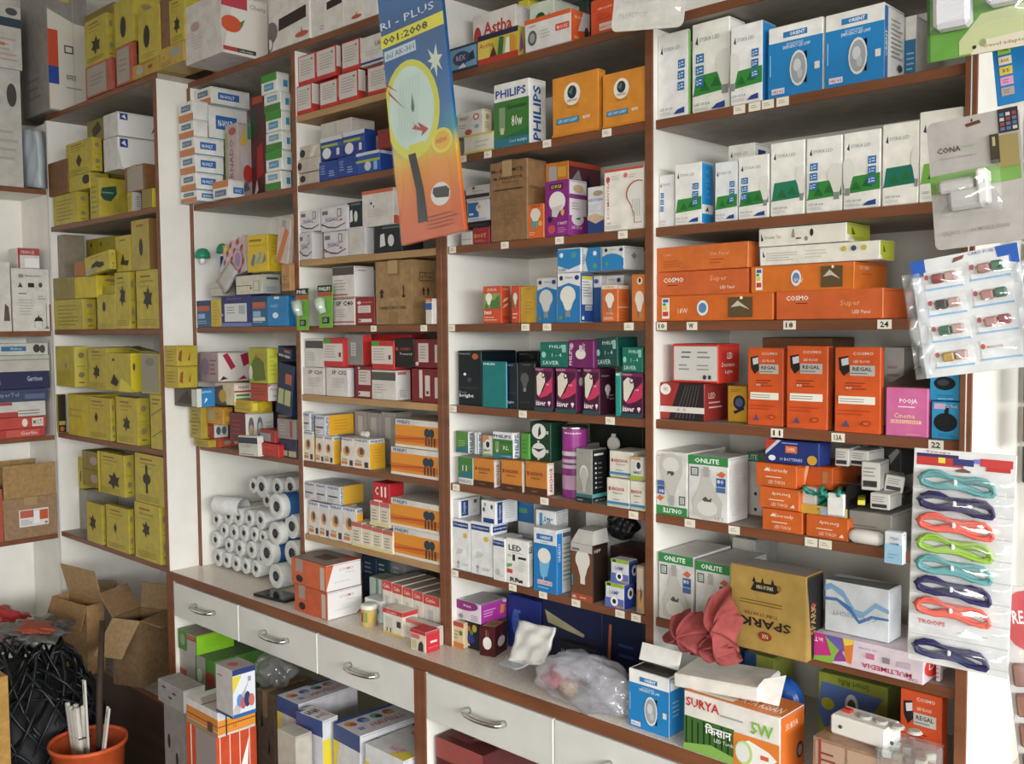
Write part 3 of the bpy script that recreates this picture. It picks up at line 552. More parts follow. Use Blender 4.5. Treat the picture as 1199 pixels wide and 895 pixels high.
mm = B('car_stereo_box', 690, 1187, .15, 540, z, 690, Y=1.592, free=True, label='long colourful car stereo box under the blue-wave box', base='d9c8d2',
  F=[('p', [(0, .1), (0, 1), (.16, 1), (.22, .28)], 'c22a80'), ('t', 'inTI', .05, .68, .16, 'f0dce8', dict(w=.09, ang=180)), ('p', [(.16, 1), (.24, .35), (.34, .55), (.32, 1)], '6a55a8'), ('p', [(.16, .95), (.3, .5), (.22, 0), (0, 0), (0, .1), (.22, .28)], '7fae3a'), ('p', [(.3, .6), (.36, .2), (.24, .1), (.26, .35)], '8a3a8a'), ('p', [(.32, 1), (.42, 1), (.4, .12), (.35, .2)], 'd8742a'), ('p', [(.32, 1), (.42, 1), (.41, .85), (.34, .75)], 'e0c83a'),
     ('t', 'MULTIMEDIA', .49, .14, .17, 'b83a5a', dict(w=.42, ang=180, bold=1)), ('t', 'CAR', .88, .06, .1, 'a84a68', dict(w=.08, ang=180)), ('t', 'HD PLAYER', .46, .78, .06, '8a7a88', dict(w=.16, ang=180)), ('r', .53, .48, .6, .68, 'c06a88'), ('r', .67, .46, .73, .66, '8a7a88'), ('r', .8, .44, .9, .64, 'b8a8b4')],
  R=[('e', .35, .5, .33, .4, 'd8342a'), ('t', 'Link', .14, .4, .2, 'f4e8e0', dict(w=.4))])
B('wave_box', 762, 1040, 1090, 262, top(mm)+.0004, 468, Y=1.612, label='white box with blue wave lines upside down on the car stereo box', base='cfd4d8', kind='dusty',
  F=[('p', [(0, .78), (.12, .84), (.3, .7), (.45, .42), (.6, .38), (.8, .62), (1, .55), (1, .63), (.8, .72), (.62, .5), (.48, .52), (.3, .84), (.1, .95), (0, .9)], '7aa6cc'), ('p', [(0, .6), (.2, .62), (.4, .45), (.55, .25), (.75, .4), (1, .42), (1, .46), (.74, .46), (.55, .32), (.42, .55), (.2, .68), (0, .66)], '3f74b0'), ('t', 'COOL LIGHT', .12, .34, .09, '8a98a8', dict(w=.7, ang=180))], T=[('r', .02, .02, .98, .98, '7c7a76')])
# dull red cloth bundle over the edge
def cloth(name, c, rx, ry, rz, colr, label, seed, waves=5, amp=.2):
    rnd = random.Random(seed); n, m = 44, 26; V = []; F = []
    ph = [rnd.random()*6.28 for _ in range(9)]
    for i in range(m+1):
        th = math.pi*i/m
        for j in range(n):
            a = 2*math.pi*j/n
            k = 1+amp*math.sin(waves*a+ph[0]+2.2*math.sin(2*th+ph[1]))*math.sin(th)+.10*math.sin(9*a+ph[2]+5*th)+.11*math.sin(3*a-6*th+ph[3])+.06*math.sin(13*a+7*th+ph[4])
            V.append((rx*k*math.sin(th)*math.cos(a), ry*k*math.sin(th)*math.sin(a), rz*(math.cos(th)*(1+.12*math.sin(4*a+ph[5])))))
    for i in range(m):
        for j in range(n): F.append((i*n+j, (i+1)*n+j, (i+1)*n+(j+1) % n, i*n+(j+1) % n))
    o = link(name, V, F, [mat(colr, .85, 'cloth')], loc=c, smooth=True); return tag(o, label, 'cloth')
c = atY(*px(225, 560), 1.50)
rag = tag(empty('cleaning_cloth', (c.x, 1.535, c.z-.012)), 'crumpled dull red cloth draped over the open lamp box', 'cloth')
def drape(name, par, cen, W_, H_, bulge, seed, colr, folds=6, tw=.5):
    """a gathered piece of cloth: folds fan out from a pinched middle"""
    rnd = random.Random(seed); ph = [rnd.random()*6.28 for _ in range(6)]; na, nr = 72, 22; V = []; F = []
    for i in range(nr+1):
        r = i/nr
        for j in range(na):
            a = 2*math.pi*j/na
            k = 1+.13*math.sin(2*a+ph[0])+.1*math.sin(3*a+ph[1])
            fold = math.sin(folds*a+ph[2]+tw*6*r)*r**.7
            y = -bulge*math.cos(r*1.45)*(1+.15*math.sin(3*a+ph[3]))-.017*fold*(1-.3*r)-.006*math.sin(2*folds*a+ph[4]+5*r)*r
            V.append((cen[0]+W_*k*r*math.cos(a)+.006*fold*math.sin(a), cen[1]+y, cen[2]+H_*k*r*math.sin(a)-.006*fold*math.cos(a)))
    for i in range(nr):
        for j in range(na): F.append((i*na+j, i*na+(j+1) % na, (i+1)*na+(j+1) % na, (i+1)*na+j))
    n = len(V); V += [(x, y+.004, z_) for x, y, z_ in V]; F = [f[::-1] for f in F]+[tuple(n+q_ for q_ in f) for f in F]
    return link(name, V, F, [mat(colr, .9, 'cloth')], smooth=True, parent=par)
drape('fold', rag, (-.030, -.005, .052), .046, .046, .05, 3, '9c4442', 6)
drape('fold', rag, (.036, .0, .078), .038, .062, .045, 5, 'a14744', 5, .8)
drape('fold', rag, (.008, -.01, .036), .05, .026, .03, 8, '964040', 7)
# counter below
crop(730, 700, 2.9975); z = CT
lb = B('emergency_lamp_box', 17, 160, 212, 287, z, 495, auto=True, yaw=0, label='blue and white emergency lamp box with open lid on the counter', group='emergency lamp boxes', base='e9e8e4', F=emlamp(), Rb='1f86cf', R=[('r', .05, .78, .95, .97, 'dfe2e4'), ('ln', .2, .3, .8, .6, 4, '8fc0e4')], T=[('r', .06, .06, .94, .94, '24201e')], dmax=.09)
f = MB(); w_ = lb.dimensions.x; f.box(-w_/2+.002, w_/2-.002, -.001, .001, 0, .034, mat('e8e6e0', .5, 'card'), .0006)
o = f.build('lid_flap', lb, (0, -lb.dimensions.y/2+.035, lb.dimensions.z+.008), (-.35, .0, 0)); o['label'] = 'white open lid flap'
sb = B('solar_lamp_box', 211, 551, 634, 425, z, 602, Y=1.502, label='large white, green and orange lamp box with torch picture on the counter', base='e4dfd6',
  F=[('r', 0, .0, .54, .58, '3c6b2a')]+[('r', .02+.065*i, .02, .035+.065*i, .57-.03*(i % 3), '1d2b14') for i in range(8)]+[('p', [(.0, 0), (.54, 0), (.54, .12), (.3, .2), (0, .1)], '7fae4a'), ('r', .54, 0, 1, .56, 'e07a2a'), ('t', 'SURYA', .03, .76, .16, 'c8282c', dict(w=.36, bold=1)),
     ('t', 'िकसान', .24, .38, .18, 'f2f2ec', dict(w=.28, bold=1)), ('t', 'LED Torch', .34, .28, .06, 'e8e8e0', dict(w=.2)), ('t', '5W', .72, .62, .2, '7fb43a', dict(w=.22, bold=1)), ('ln', .4, .72, .66, .8, 1, 'a8a49c'),
     ('p', [(.62, .12), (.6, .4), (.7, .5), (.9, .4), (.98, .3), (.9, .14), (.72, .06)], 'e8e6dc'), ('e', .65, .27, .09, .2, 'b9cf7a'), ('e', .64, .27, .07, .16, 'dcdcd4'), ('r', .82, .25, .9, .32, 'd85a3a')],
  Rb='d8691f', R=[('e', .8, .3, .14, .14, '3a3440'), ('e', .8, .3, .09, .09, '9a8a8c'), ('t', 'SURYA', .2, .75, .1, 'f0d8c0', dict(w=.5))], T=[('r', .0, .0, 1, 1, 'd8742c'), ('t', 'SURYA KISAN', .45, .2, .3, 'f4e6d4', dict(w=.5)), ('r', .05, .1, .5, .95, 'ded9ce')], dmax=.13)
f = MB(); f.box(-.085, .085, -.05, .05, 0, .026, mat('dedad0', .5, 'card'), .003)
o = f.build('inner_tray', sb, (-.045, .02, sb.dimensions.z+.004), (.05, -.05, .1)); o['label'] = 'white inner tray pulled half out'
f = MB(); f.add([(-.03, 0, 0), (.03, 0, 0), (.045, -.005, .06), (.005, -.005, .045), (-.03, .0015, 0), (.03, .0015, 0), (.045, -.0035, .06), (.005, -.0035, .045)], BOXF, mat('efece6', .5, 'card'))
f.build('torn_flap', sb, (.045, -.01, sb.dimensions.z+.004), (0, 0, .1))['label'] = 'torn white flap'
yg = B('speaker_box', 681, 926, .1, 318, z, 440, Y=1.74, label='lime box with blue swoosh at the back of the counter', base='9aa53a', F=[('p', [(0, .35), (.05, .85), (.95, .8), (.6, .15), (.1, .1)], '5a76b8'), ('e', .5, .55, .1, .2, 'e0e4e8'), ('e', .5, .55, .06, .12, '6a5a50'), ('e', .15, .5, .1, .1, 'b8b02a'), ('t', 'Smart Rifle', .3, .86, .1, '4a5a14', dict(w=.45, ang=180)), ('t', '11', .88, .1, .18, '2a2a14', dict(w=.08, bold=1))])
B('speaker_box', 423, 530, .08, 215, z, 300, Y=1.76, label='lime and blue box at the back below the gold carton', base='96a03c', F=[('r', 0, 0, .4, 1, '2a4f86'), ('p', [(.5, .2), (.9, .2), (.7, .8)], 'c8cc5a')])
B('lamp_box', 362, 428, .08, 196, z, 300, Y=1.77, label='dark blue box edge at the back behind the red cloth', base='1f3f7a', F=[('ln', .2, .3, .8, .7, 3, '6a8ac0')])
# round blue wrapped pack
c = atY(*px(545, 300), 1.64)
rb = tag(empty('blue_pack', (c.x, 1.655, CT)), 'round blue plastic wrapped pack with small printed eye', 'pack')
mb = MB(); P_ = []
for i in range(13):
    t = math.pi*i/12; P_.append((.062*math.sin(t)**.7+.0005, .075-.075*math.cos(t)))
P_ = [(a*.72, b*.8) for a, b in P_]; mb.lathe(P_, mat('1d4fa0', .25, 'plain'), 24)
mb.v = [(x*1.0, y*.55, zz+.004*math.sin(9*math.atan2(y, x))) for x, y, zz in mb.v]
mb.build('wrapper', rb, (0, 0, .001), smooth=True)
f = MB(); fc = Face(f, (-.02, 0, -.02), (1, 0, 0), (0, 0, 1), (0, -1, 0), .04, .04); fc.poly(ell(.5, .5, .5, .5), 'dcdcd0'); fc.poly(ell(.5, .5, .28, .28), '6a5a40'); fc.poly(ell(.5, .5, .14, .14), '1a1a1a')
f.build('printed_mark', rb, (-.015, -.0255, .078), (0, 0, -.35))
# carton with white socket strip on it
cq = B('carton', 660, 905, .16, 560, z, 640, Y=1.515, label='brown and red carton under the white socket strip', base='a07a5e', kind='carton', F=[('r', .05, .2, .48, .95, 'b4927a'), ('r', .52, .2, .98, .95, 'b4927a'), ('ln', .1, .3, .4, .8, 4, '8a3a30'), ('r', .1, 0, .14, 1, '9a3a30')])
a = atY(*px(712, 500), 1.53); b_ = atY(*px(916, 505), 1.53); L = b_.x-a.x
ss = tag(empty('socket_strip', ((a.x+b_.x)/2, 1.57, top(cq)+.0006), -.06), 'white plastic socket strip with red switch resting on brown carton', 'socket strip')
MB().box(-L/2, L/2, -.028, .028, 0, .034, mat('dedbd2', .35, 'plain'), .004).build('housing', ss)
MB().box(-.008, .008, -.006, .006, 0, .006, mat('c03424', .3, 'plain'), .002).build('rocker_switch', ss, (-L/2+.018, 0, .034))['label'] = 'red rocker switch'
for i in range(4):
    MB().lathe([(.0005, .003), (.009, .003), (.012, .0), (.0125, -.001)], mat('b9b6ae', .4, 'plain'), 14).build('socket', ss, (-L/2+.05+.028*i, 0, .0345))
for i in range(2): MB().lathe([(.0005, .0015), (.003, .0015), (.0035, 0)], mat('4a4a48', .4, 'plain'), 8).build('screw', ss, (-L/2+.02+.09*i, -.0283, .017), (math.pi/2, 0, 0))
cl = tag(empty('clear_box', (atY(*px(968, 560), 1.51).x, 1.545, z)), 'clear lidded plastic box of small fittings beside the orange carton', 'box')
w_ = (atY(*px(1052, 560), 1.51).x-atY(*px(884, 560), 1.51).x)/2
zc = atY(*px(968, 552), 1.51).z-z
MB().box(-w_, w_, -.035, .05, 0.0006, zc-.004, mat('9fb0b0', .2, 'milky'), .003).build('body', cl)
MB().box(-w_-.001, w_+.001, -.036, .051, zc-.0035, zc, mat('c8d8d8', .15, 'film'), .001).build('lid', cl)
random.seed(4)
for i in range(8): MB().box(-.009, .009, -.007, .007, 0, .012, mat(['d9d4c8', 'b8a48a', '8a5a4a', 'c8c0a8'][i % 4], .5, 'plain'), .002).build('fitting', cl, (-w_*.7+w_*.47*(i % 4), -.016+.035*(i//4), zc-.018), (0, 0, random.random()))
B('floodlight_box', 967, 1118, 1138, 352, z, 610, Y=1.62, label='orange floodlight carton standing on the counter by the end panel', group='tall orange floodlight cartons', base='cf4a20', F=rg)
B('lamp_box', 1096, 1112, 1122, 205, K[8], 318, Y=1.625, label='thin pale and red carton edge beside the car stereo box', base='d8c8cc', F=[('ln', .1, .1, .9, .9, 5, 'c05a6a')])
# ================================================================== wall bay 3
crop(515, 0, 4.796); z = K[2]
B('soap_box', 52, 214, .06, 229, z, 355, Y=1.607, label='small dark-edged blue carton at the left end of the top shelf', base='2a3f55', F=[('r', .04, .1, .96, .9, '6fa0c4'), ('e', .42, .5, .3, .28, '3a4a70'), ('t', 'REX', .25, .42, .2, 'd8c0c0', dict(w=.32)), ('p', [(.65, .3), (.9, .35), (.85, .7), (.7, .6)], '2a3848'), ('p', [(.3, .1), (.6, .1), (.5, .3)], 'dce8f0')])
asta = [('t', 'Astha', .26, .62, .22, 'b8352c', dict(w=.66, bold=1)), ('e', .12, .6, .09, .2, 'b8352c'), ('r', .14, .44, .95, .54, '2b2a55'), ('ln', .2, .1, .9, .38, 3, '9a9a98')]
B('mixer_box', 182, 425, .08, 18, z, 200, Y=1.660, label='white carton with red lettering standing behind another on the top shelf', base='d9d2cc', F=asta)
B('mixer_box', 212, 440, 475, 140, z, 300, Y=1.607, label='multicoloured carton with yellow panel and red foot on the top shelf', base='c8b53a', F=[('r', 0, .82, 1, 1, '2b2a45'), ('r', 0, 0, 1, .2, 'b8382a'), ('r', .0, .2, .3, .8, 'd9c050'), ('t', 'Astha', .04, .55, .16, 'b8352c', dict(w=.36)), ('p', [(.3, .2), (.4, .55), (.48, .2)], '5a2a2a'), ('p', [(.5, .2), (.55, .8), (.66, .75), (.62, .2)], '2c6a44'), ('p', [(.68, .2), (.72, .7), (.8, .7), (.8, .2)], 'e0e0d8'), ('p', [(.82, .2), (.84, .75), (.94, .7), (.95, .2)], 'd8862a')], Rb='c8a83a', R=[('p', [(.1, .1), (.8, .3), (.4, .9)], '7a4a9a')])
B('colour_pack', 437, 500, .05, -10, z+.0, 200, Y=1.75, label='yellow, blue and green pack wedged between cartons on the top shelf', base='d8cc3a', F=[('p', [(.1, .5), (.6, .4), (.9, .7), (.4, .85)], '2a62b0'), ('r', 0, .25, 1, .45, '3a9a5a')])
B('lamp_box', 502, 640, .1, -15, z, 220, Y=1.672, label='white carton with dark green oval behind the orange and white carton', base='ccd6c4', F=[('e', .45, .72, .2, .1, '1d5a2c'), ('t', 'A', .76, .68, .1, '2c5a34', dict(w=.1)), ('ln', .2, .2, .8, .5, 4, '9ab098')])
B('press_box', 475, 735, 842, 42, z, 210, Y=1.605, label='orange and white carton with red label on the top shelf', base='dad7d3', F=[('r', 0, .86, 1, 1, 'd9582a'), ('e', .17, .4, .1, .24, '5a5a5c'), ('e', .17, .4, .06, .15, '9a9a9a'), ('r', .68, .42, .97, .62, 'd84a2c'), ('t', 'BOSS', .72, .46, .1, 'f4e4dc', dict(w=.22)), ('ln', .35, .3, .6, .6, 3, 'b4b2ae'), ('ln', .1, .72, .3, .8, 1, 'c07a6a')], Rb='dd5a24', R=[('e', .82, .35, .12, .2, '3a3a40'), ('t', 'BOSS', .2, .72, .1, 'f0d0c0', dict(w=.5)), ('r', .15, .1, .4, .2, 'e88a5a')])
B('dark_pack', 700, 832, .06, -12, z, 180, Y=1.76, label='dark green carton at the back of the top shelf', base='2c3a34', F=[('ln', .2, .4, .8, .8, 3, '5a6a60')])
B('tall_carton', 846, 1010, .1, -40, z, 150, Y=1.615, label='tall orange-red carton beside the white hanging pack', base='d04a24', F=[('t', 'LED LIGHT', .25, .7, .05, 'f0c8b0', dict(w=.5)), ('r', .3, .1, .98, .3, 'd8b8a8'), ('t', 'SPECTRA', .32, .15, .07, 'b84a30', dict(w=.62)), ('ln', .2, .4, .8, .6, 3, 'a8381c')])
z = K[3]
q = B('relay_box', 132, 300, .07, 733, z, 832, Y=1.6065, label='white box with yellow edges lying below a small grey box', base='d8d2c0', F=[('r', 0, 0, 1, .1, 'd0b83a'), ('r', 0, .9, 1, 1, 'd0b83a'), ('ln', .4, .2, .9, .7, 2, 'c0baa8')])
B('relay_box', 95, 241, 290, 608, top(q)+.0004, 722, Y=1.612, label='small white box with red marks and cream end', base='d6d2c8', F=[('t', 'PERFECT', .1, .66, .14, '8a4a42', dict(w=.35)), ('e', .75, .72, .12, .14, 'c86a5a'), ('e', .75, .72, .07, .08, 'e0dcd4'), ('e', .45, .14, .14, .12, 'b84a44'), ('ln', .1, .3, .4, .5, 2, '8a8a92'), ('r', .7, .25, .85, .4, '8aa0c0')], Rb='ded6b4', R=[('e', .5, .7, .2, .12, 'b89a6a'), ('ln', .2, .2, .8, .5, 3, 'b0a480')])
B('relay_box', 82, 156, .05, 563, z+.06, 640, Y=1.70, label='little white and orange carton at the back by the racket pack', base='d6cdb2', F=[('r', 0, .1, 1, .5, 'd08a4a')])
ph = lambda txt, sub: [('r', 0, 0, 1, .72, '3f7a35'), ('p', [(0, 0), (1, 0), (1, .25), (0, .12)], '2a6a3a'), ('r', .0, 0, 1, .14, '2c7484'), ('t', 'PHILIPS', .06, .77, .13, '23409a', dict(w=.86, bold=1)), ('t', sub, .42, .58, .07, '16301a', dict(w=.5)), ('t', txt, .52, .3, .17, 'eef0e0', dict(w=.3)), ('r', .16, .25, .34, .62, '7f9a6e'), ('r', .2, .2, .3, .3, 'c8c8b0'), ('t', 'Cool daylight', .45, .04, .06, 'cfe2e6', dict(w=.5))]
B('lamp_carton', 302, 500, 597, 433, z, 775, Y=1.6065, label='green and white lamp carton with large blue lettering on its white side', base='e8e7e0', F=ph('80w', 'Essential'), R=[('t', 'PHILIPS', .22, .06, .46, '23509f', dict(w=.84, ang=90, bold=1))])
ogl = lambda: [('e', .44, .68, .18, .19, 'e8e0d0'), ('e', .44, .71, .1, .11, '20304a'), ('p', [(.36, .72), (.46, .8), (.44, .66)], '5a7a3a'), ('t', 'SURYODAY', .34, .55, .045, '3a3a4a', dict(w=.22)), ('t', 'SERVICE', .33, .45, .045, '9a6a24', dict(w=.26)), ('r', .1, .2, .6, .3, '2a7fae'), ('t', 'LED DAY LIGHT', .14, .225, .05, 'd8ecf4', dict(w=.42)), ('t', '40W', .68, .22, .07, 'f6e6d0', dict(w=.16, bold=1)), ('r', .0, 0, 1, .04, 'd07a20')]
B('day_light_box', 630, 889, 930, 383, z, 724, Y=1.6065, label='orange box with round white emblem, taller one beside the green carton', group='orange emblem boxes', base='db8a28', F=ogl())
B('day_light_box', 912, 1158, .1, 366, z, 667, Y=1.6065, label='orange box with round white emblem at the divider', group='orange emblem boxes', base='db8a28', F=ogl())

crop(515, 170, 4.796); z = K[4]
q1 = B('accessory_box', 182, 278, .06, 456, z, 560, Y=1.612, label='red box with yellow lettering beside the tall brown carton', base='a8243c', F=[('t', 'BOOT', .12, .36, .26, 'd8a83a', dict(w=.7, bold=1)), ('ln', .12, .1, .8, .25, 2, 'c8884a'), ('ln', .3, .75, .8, .9, 1, 'c84a5a')])
B('accessory_box', 118, 180, .05, 482, z, 570, Y=1.612, label='little white box behind the foot of the racket pack', base='cfcac4', F=[('r', 0, .38, 1, .44, '9a968e')])
q2 = B('accessory_box', 135, 278, .07, 425, top(q1)+.0003, 452, Y=1.62, label='thin black box in the dark stack beside the brown carton', base='23201f', F=[('ln', .2, .3, .8, .6, 1, '4a4644')])
q3 = B('accessory_box', 152, 278, .06, 300, top(q2)+.0003, 418, Y=1.612, label='blue box with white flower picture beside the brown carton', base='d8dade', F=[('r', .04, .2, .52, .9, '2a6ab0'), ('e', .6, .62, .2, .2, 'dcd6c8'), ('e', .55, .68, .07, .09, 'c8a87a'), ('ln', .1, .04, .9, .16, 1, '8ab0d0'), ('r', .1, .3, .3, .4, 'd8e6f0')])
B('accessory_box', 142, 278, .06, 215, top(q3)+.0003, 292, Y=1.62, label='white box with dark band topmost in the stack beside the brown carton', base='c4bdb8', F=[('r', 0, .18, 1, .42, '3a2a2c'), ('r', .3, .75, .4, .9, '4a4a4a'), ('ln', .3, .55, .9, .7, 1, '9a9490')])
B('carton', 283, 489, 602, 70, z, 545, Y=1.6065, label='tall brown cardboard carton with handwriting on its front', base='8f6b46', kind='carton', F=[('t', 'Modular MCB', .04, .86, .05, '2a2420', dict(w=.86)), ('t', 'ANCHOR', .22, .77, .04, '3a2a20', dict(w=.68, bold=1)), ('r', .1, .775, .19, .805, '3a2a20'), ('t', 'Panasonic', .35, .725, .025, '4a382a', dict(w=.42)), ('r', .12, .635, .9, .655, '4a382a')]+[('r', .3, .22+.055*i, .72, .224+.055*i, '6a5036') for i in range(6)]+[('r', .3+.105*i, .22, .306+.105*i, .5, '6a5036') for i in range(5)], R=[('ln', .1, .6, .6, .7, 1, '7a5a3a')])
B('lamp_box', 488, 584, 600, 325, z, 524, Y=1.609, label='small orange lamp box with white bulb picture in front of brown carton', base='dd6a2c', F=[('b', .5, .3, .6, .58, 'd9d3c4'), ('p', [(.3, .5), (.7, .5), (.45, .28), (.3, .32)], '4a9a94'), ('t', 'DELUX', .3, .9, .06, '3a2014', dict(w=.5)), ('e', .8, .42, .12, .07, 'e0b04a'), ('ln', .15, .08, .6, .2, 2, 'f0c8a0')], dmax=.06)
B('lamp_carton', 592, 722, 905, 84, z, 500, Y=1.665, label='orange carton with dark photo side behind the purple lamp box', base='cf7a2a', F=[('r', .15, .74, .5, .95, 'a8a4a0'), ('r', .55, .8, .9, .93, 'd8a03a')], Rb='5a3236', R=[('p', [(0, .7), (.3, .9), (.5, .6), (.3, .5)], '8a8a90'), ('p', [(.3, .6), (.6, .85), (.75, .55)], '2a2a33'), ('r', .02, .93, .98, .99, 'b8442c')], dmax=.2)
B('lamp_box', 588, 726, 825, 188, z, 515, Y=1.609, label='purple lamp box with big white bulb and white side', base='8c2a80', F=[('t', 'LE BULB', .25, .86, .06, 'e8c84a', dict(w=.5)), ('r', .22, .84, .75, .94, '3a2438'), ('t', 'LE BULB', .28, .86, .055, 'f0d860', dict(w=.42)), ('e', .52, .62, .34, .18, 'e2dcd8'), ('p', [(.3, .52), (.76, .56), (.5, .34), (.3, .36)], 'c8c0bc'), ('p', [(.12, .32), (.22, .38), (.34, .3), (.2, .24)], '2a2228'), ('t', '5 WATT', .55, .2, .05, 'ecd8e8', dict(w=.38)), ('e', .3, .13, .16, .08, 'c84a54'), ('ln', .55, .05, .9, .16, 3, 'c08ab8'), ('e', .76, .42, .07, .06, 'd8a04a')], Rb='dcd3d6', R=[('r', 0, 0, 1, .36, '9a3290'), ('r', 0, .66, 1, .74, '8a3a86'), ('e', .5, .84, .3, .07, 'c8a87a'), ('e', .45, .3, .35, .12, 'dcd3d6'), ('p', [(.3, .3), (.6, .34), (.55, .28)], '3a7a3a'), ('t', 'LED BULB', .1, .12, .05, 'f0d8ec', dict(w=.6)), ('ln', .1, .45, .6, .6, 3, 'a89aa0')])
B('lamp_box', 827, 922, .08, 226, z, 492, Y=1.613, label='white and blue lamp box between purple and white tall boxes', base='d6d5d8', F=[('r', 0, 0, 1, .3, '27407e'), ('p', [(0, .3), (.5, .2), (1, .28), (1, .34), (.5, .42), (0, .38)], 'c8a888'), ('e', .65, .85, .3, .06, 'a89078'), ('t', 'NEXTGEN', .08, .68, .06, '3a6ab0', dict(w=.85)), ('ln', .1, .45, .8, .62, 4, 'b0b0b8')])
B('bulb_box', 920, 1143, .1, 112, z, 478, Y=1.6065, label='tall white bulb box with red outline of a large bulb at the divider', base='e9e4d8', F=[('r', 0, .96, 1, 1, 'c84a38'), ('t', 'ECOMANTRA', .08, .2, .06, 'c0584a', dict(w=.62, ang=90)), ('e', .11, .84, .05, .05, 'c84a38'), ('e', .56, .88, .05, .04, 'd8685a'), ('ln', .2, .82, .42, .9, 3, 'b8b0a8'), ('ln', .66, .82, .85, .9, 2, 'b8b0a8'), ('p', bulb(.88, .1, .6, .68), 'c4523e'), ('p', bulb(.89, .11, .55, .65), 'd9d7d0')]+[('r', .74+.06*i, .2, .755+.06*i, .48, 'a8aaa6') for i in range(4)]+[('t', '9W', .1, .1, .04, 'a84a3c', dict(w=.1)), ('ln', .06, .03, .5, .09, 2, 'b8aca0')])

crop(515, 280, 4.796); z = K[5]
su = [('t', 'SURYA', .25, .86, .08, 'f2d8c8', dict(w=.5)), ('r', .05, .4, .95, .8, '8aa05a'), ('p', [(.1, .4), (.3, .75), (.6, .6), (.9, .78), (.95, .4)], '4a7a34'), ('b', .34, .42, .36, .4, 'e8e4d4'), ('t', 'neo', .1, .24, .1, 'f6e8dc', dict(w=.4, bold=1)), ('ln', .1, .06, .8, .2, 2, 'f0c0a8')]
B('lamp_box', 240, 345, 396, 262, z, 476, Y=1.628, label='orange lamp box with green landscape, alone end of the fifth shelf row', base='d8502a', F=su, R=[('t', 'SURYA', .2, .88, .06, 'f0c8b8', dict(w=.6)), ('p', [(.1, .55), (.6, .62), (.8, .7), (.3, .66)], 'e8b8a0'), ('p', [(.1, .4), (.6, .47), (.8, .55), (.3, .5)], 'e8b8a0'), ('r', .1, .1, .8, .2, 'b83c1c')])
B('lamp_box', 399, 447, .08, 262, z, 472, Y=1.622, label='narrow orange-red lamp box with white bulb next to the yellow one', base='d2492a', F=[('r', .1, .42, .9, .8, 'a8502a'), ('b', .5, .42, .5, .4, 'ded8c8'), ('ln', .2, .1, .8, .3, 2, 'f0c0a8')])
B('lamp_box', 449, 541, .1, 262, z, 468, Y=1.622, label='mustard yellow plain lamp box between orange and blue boxes', base='c79a2e', F=[('t', 'NEO', .4, .9, .05, '8a6414', dict(w=.3)), ('ln', .3, .25, .8, .6, 4, 'b0842a')], seam=False)
def tej(bulbc='dedcd2', sc=1): return [('r', 0, .0, 1, .66, '1f78b8'), ('p', [(0, .6), (0, .72), (.5, .8), (1, .72), (1, .6)], '1f78b8'), ('e', .18, .9, .08, .05, '26303a'), ('t', 'TEJAS', .36, .875, .05, '6a7480', dict(w=.34)), ('e', .87, .9, .1, .05, '2a3a86'), ('b', .48, .12, .68, .62, bulbc), ('r', .38, .1, .44, .26, '8a8a88'), ('r', .54, .1, .6, .26, '8a8a88'), ('e', .18, .1, .08, .04, '6a8a4a')]
q0 = B('bulb_box', 543, 656, .1, 215, z, 469, Y=1.614, label='blue bulb box with grey-white top, shorter one next to the yellow box', base='c9cbcc', F=tej('c8c6be'))
q1 = B('bulb_box', 658, 788, 864, 187, z, 466, Y=1.607, label='blue bulb box with bright white bulb and barcode label on its side', base='dedfdf', F=tej(), Rb='264f9a', R=[('r', .1, .36, .9, .93, 'd8d8d4'), ('r', .1, .86, .9, .93, 'c8c43a'), ('ln', .15, .5, .8, .84, 6, '8a8a90'), ('r', .3, .24, .8, .34, 'dcdcd8'), ('t', 'IIIIIII', .34, .25, .07, '1c1c1c', dict(w=.42)), ('r', .05, .05, .2, .12, 'd8e0ec')])
B('bulb_box', 860, 905, .06, 205, z, 466, Y=1.65, label='blue bulb box almost hidden behind the orange lamp box', base='c9cbcc', F=[('r', 0, 0, 1, .75, '24508e'), ('e', .4, .88, .3, .05, '4a4a9a')])
qa = B('bulb_box', 906, 1030, .06, 200, z, 464, Y=1.672, label='white and blue bulb box behind the orange and white lamp box', base='cfcfca', F=[('e', .12, .9, .08, .05, '26303a'), ('t', 'TEJAS', .3, .88, .04, '6a7480', dict(w=.35)), ('e', .8, .89, .09, .05, '2a3a86')])
B('lamp_box', 908, 1000, 1064, 254, z, 466, Y=1.607, label='orange and white lamp box with white bulb picture near the divider', base='d6682a', F=[('r', 0, .88, 1, .99, 'd8ccc0'), ('t', 'SURYA', .2, .9, .06, 'b85a3a', dict(w=.55)), ('b', .5, .28, .56, .5, 'e4ddce'), ('t', 'COSTA', .3, .2, .06, 'f0dcc8', dict(w=.42)), ('ln', .15, .05, .85, .14, 2, 'f0dcc8')], R=[('r', 0, .88, 1, .98, 'd8ccc0'), ('r', .04, .38, .96, .4, 'f0d0b8'), ('ln', .3, .5, .8, .8, 4, 'b8501c'), ('ln', .1, .05, .8, .3, 3, 'b8501c')], dmax=.06)
B('lamp_box', 1074, 1152, .08, 196, z, 462, Y=1.607, label='orange lamp box with pale bulb against the divider', base='d9702a', F=[('e', .62, .86, .2, .08, 'e4d8c8'), ('e', .62, .87, .1, .05, '2a2a2a'), ('b', .6, .1, .66, .55, 'e0d8c8'), ('r', .5, .08, .58, .22, '7a6a5a')])
u = top(q1)+.0005
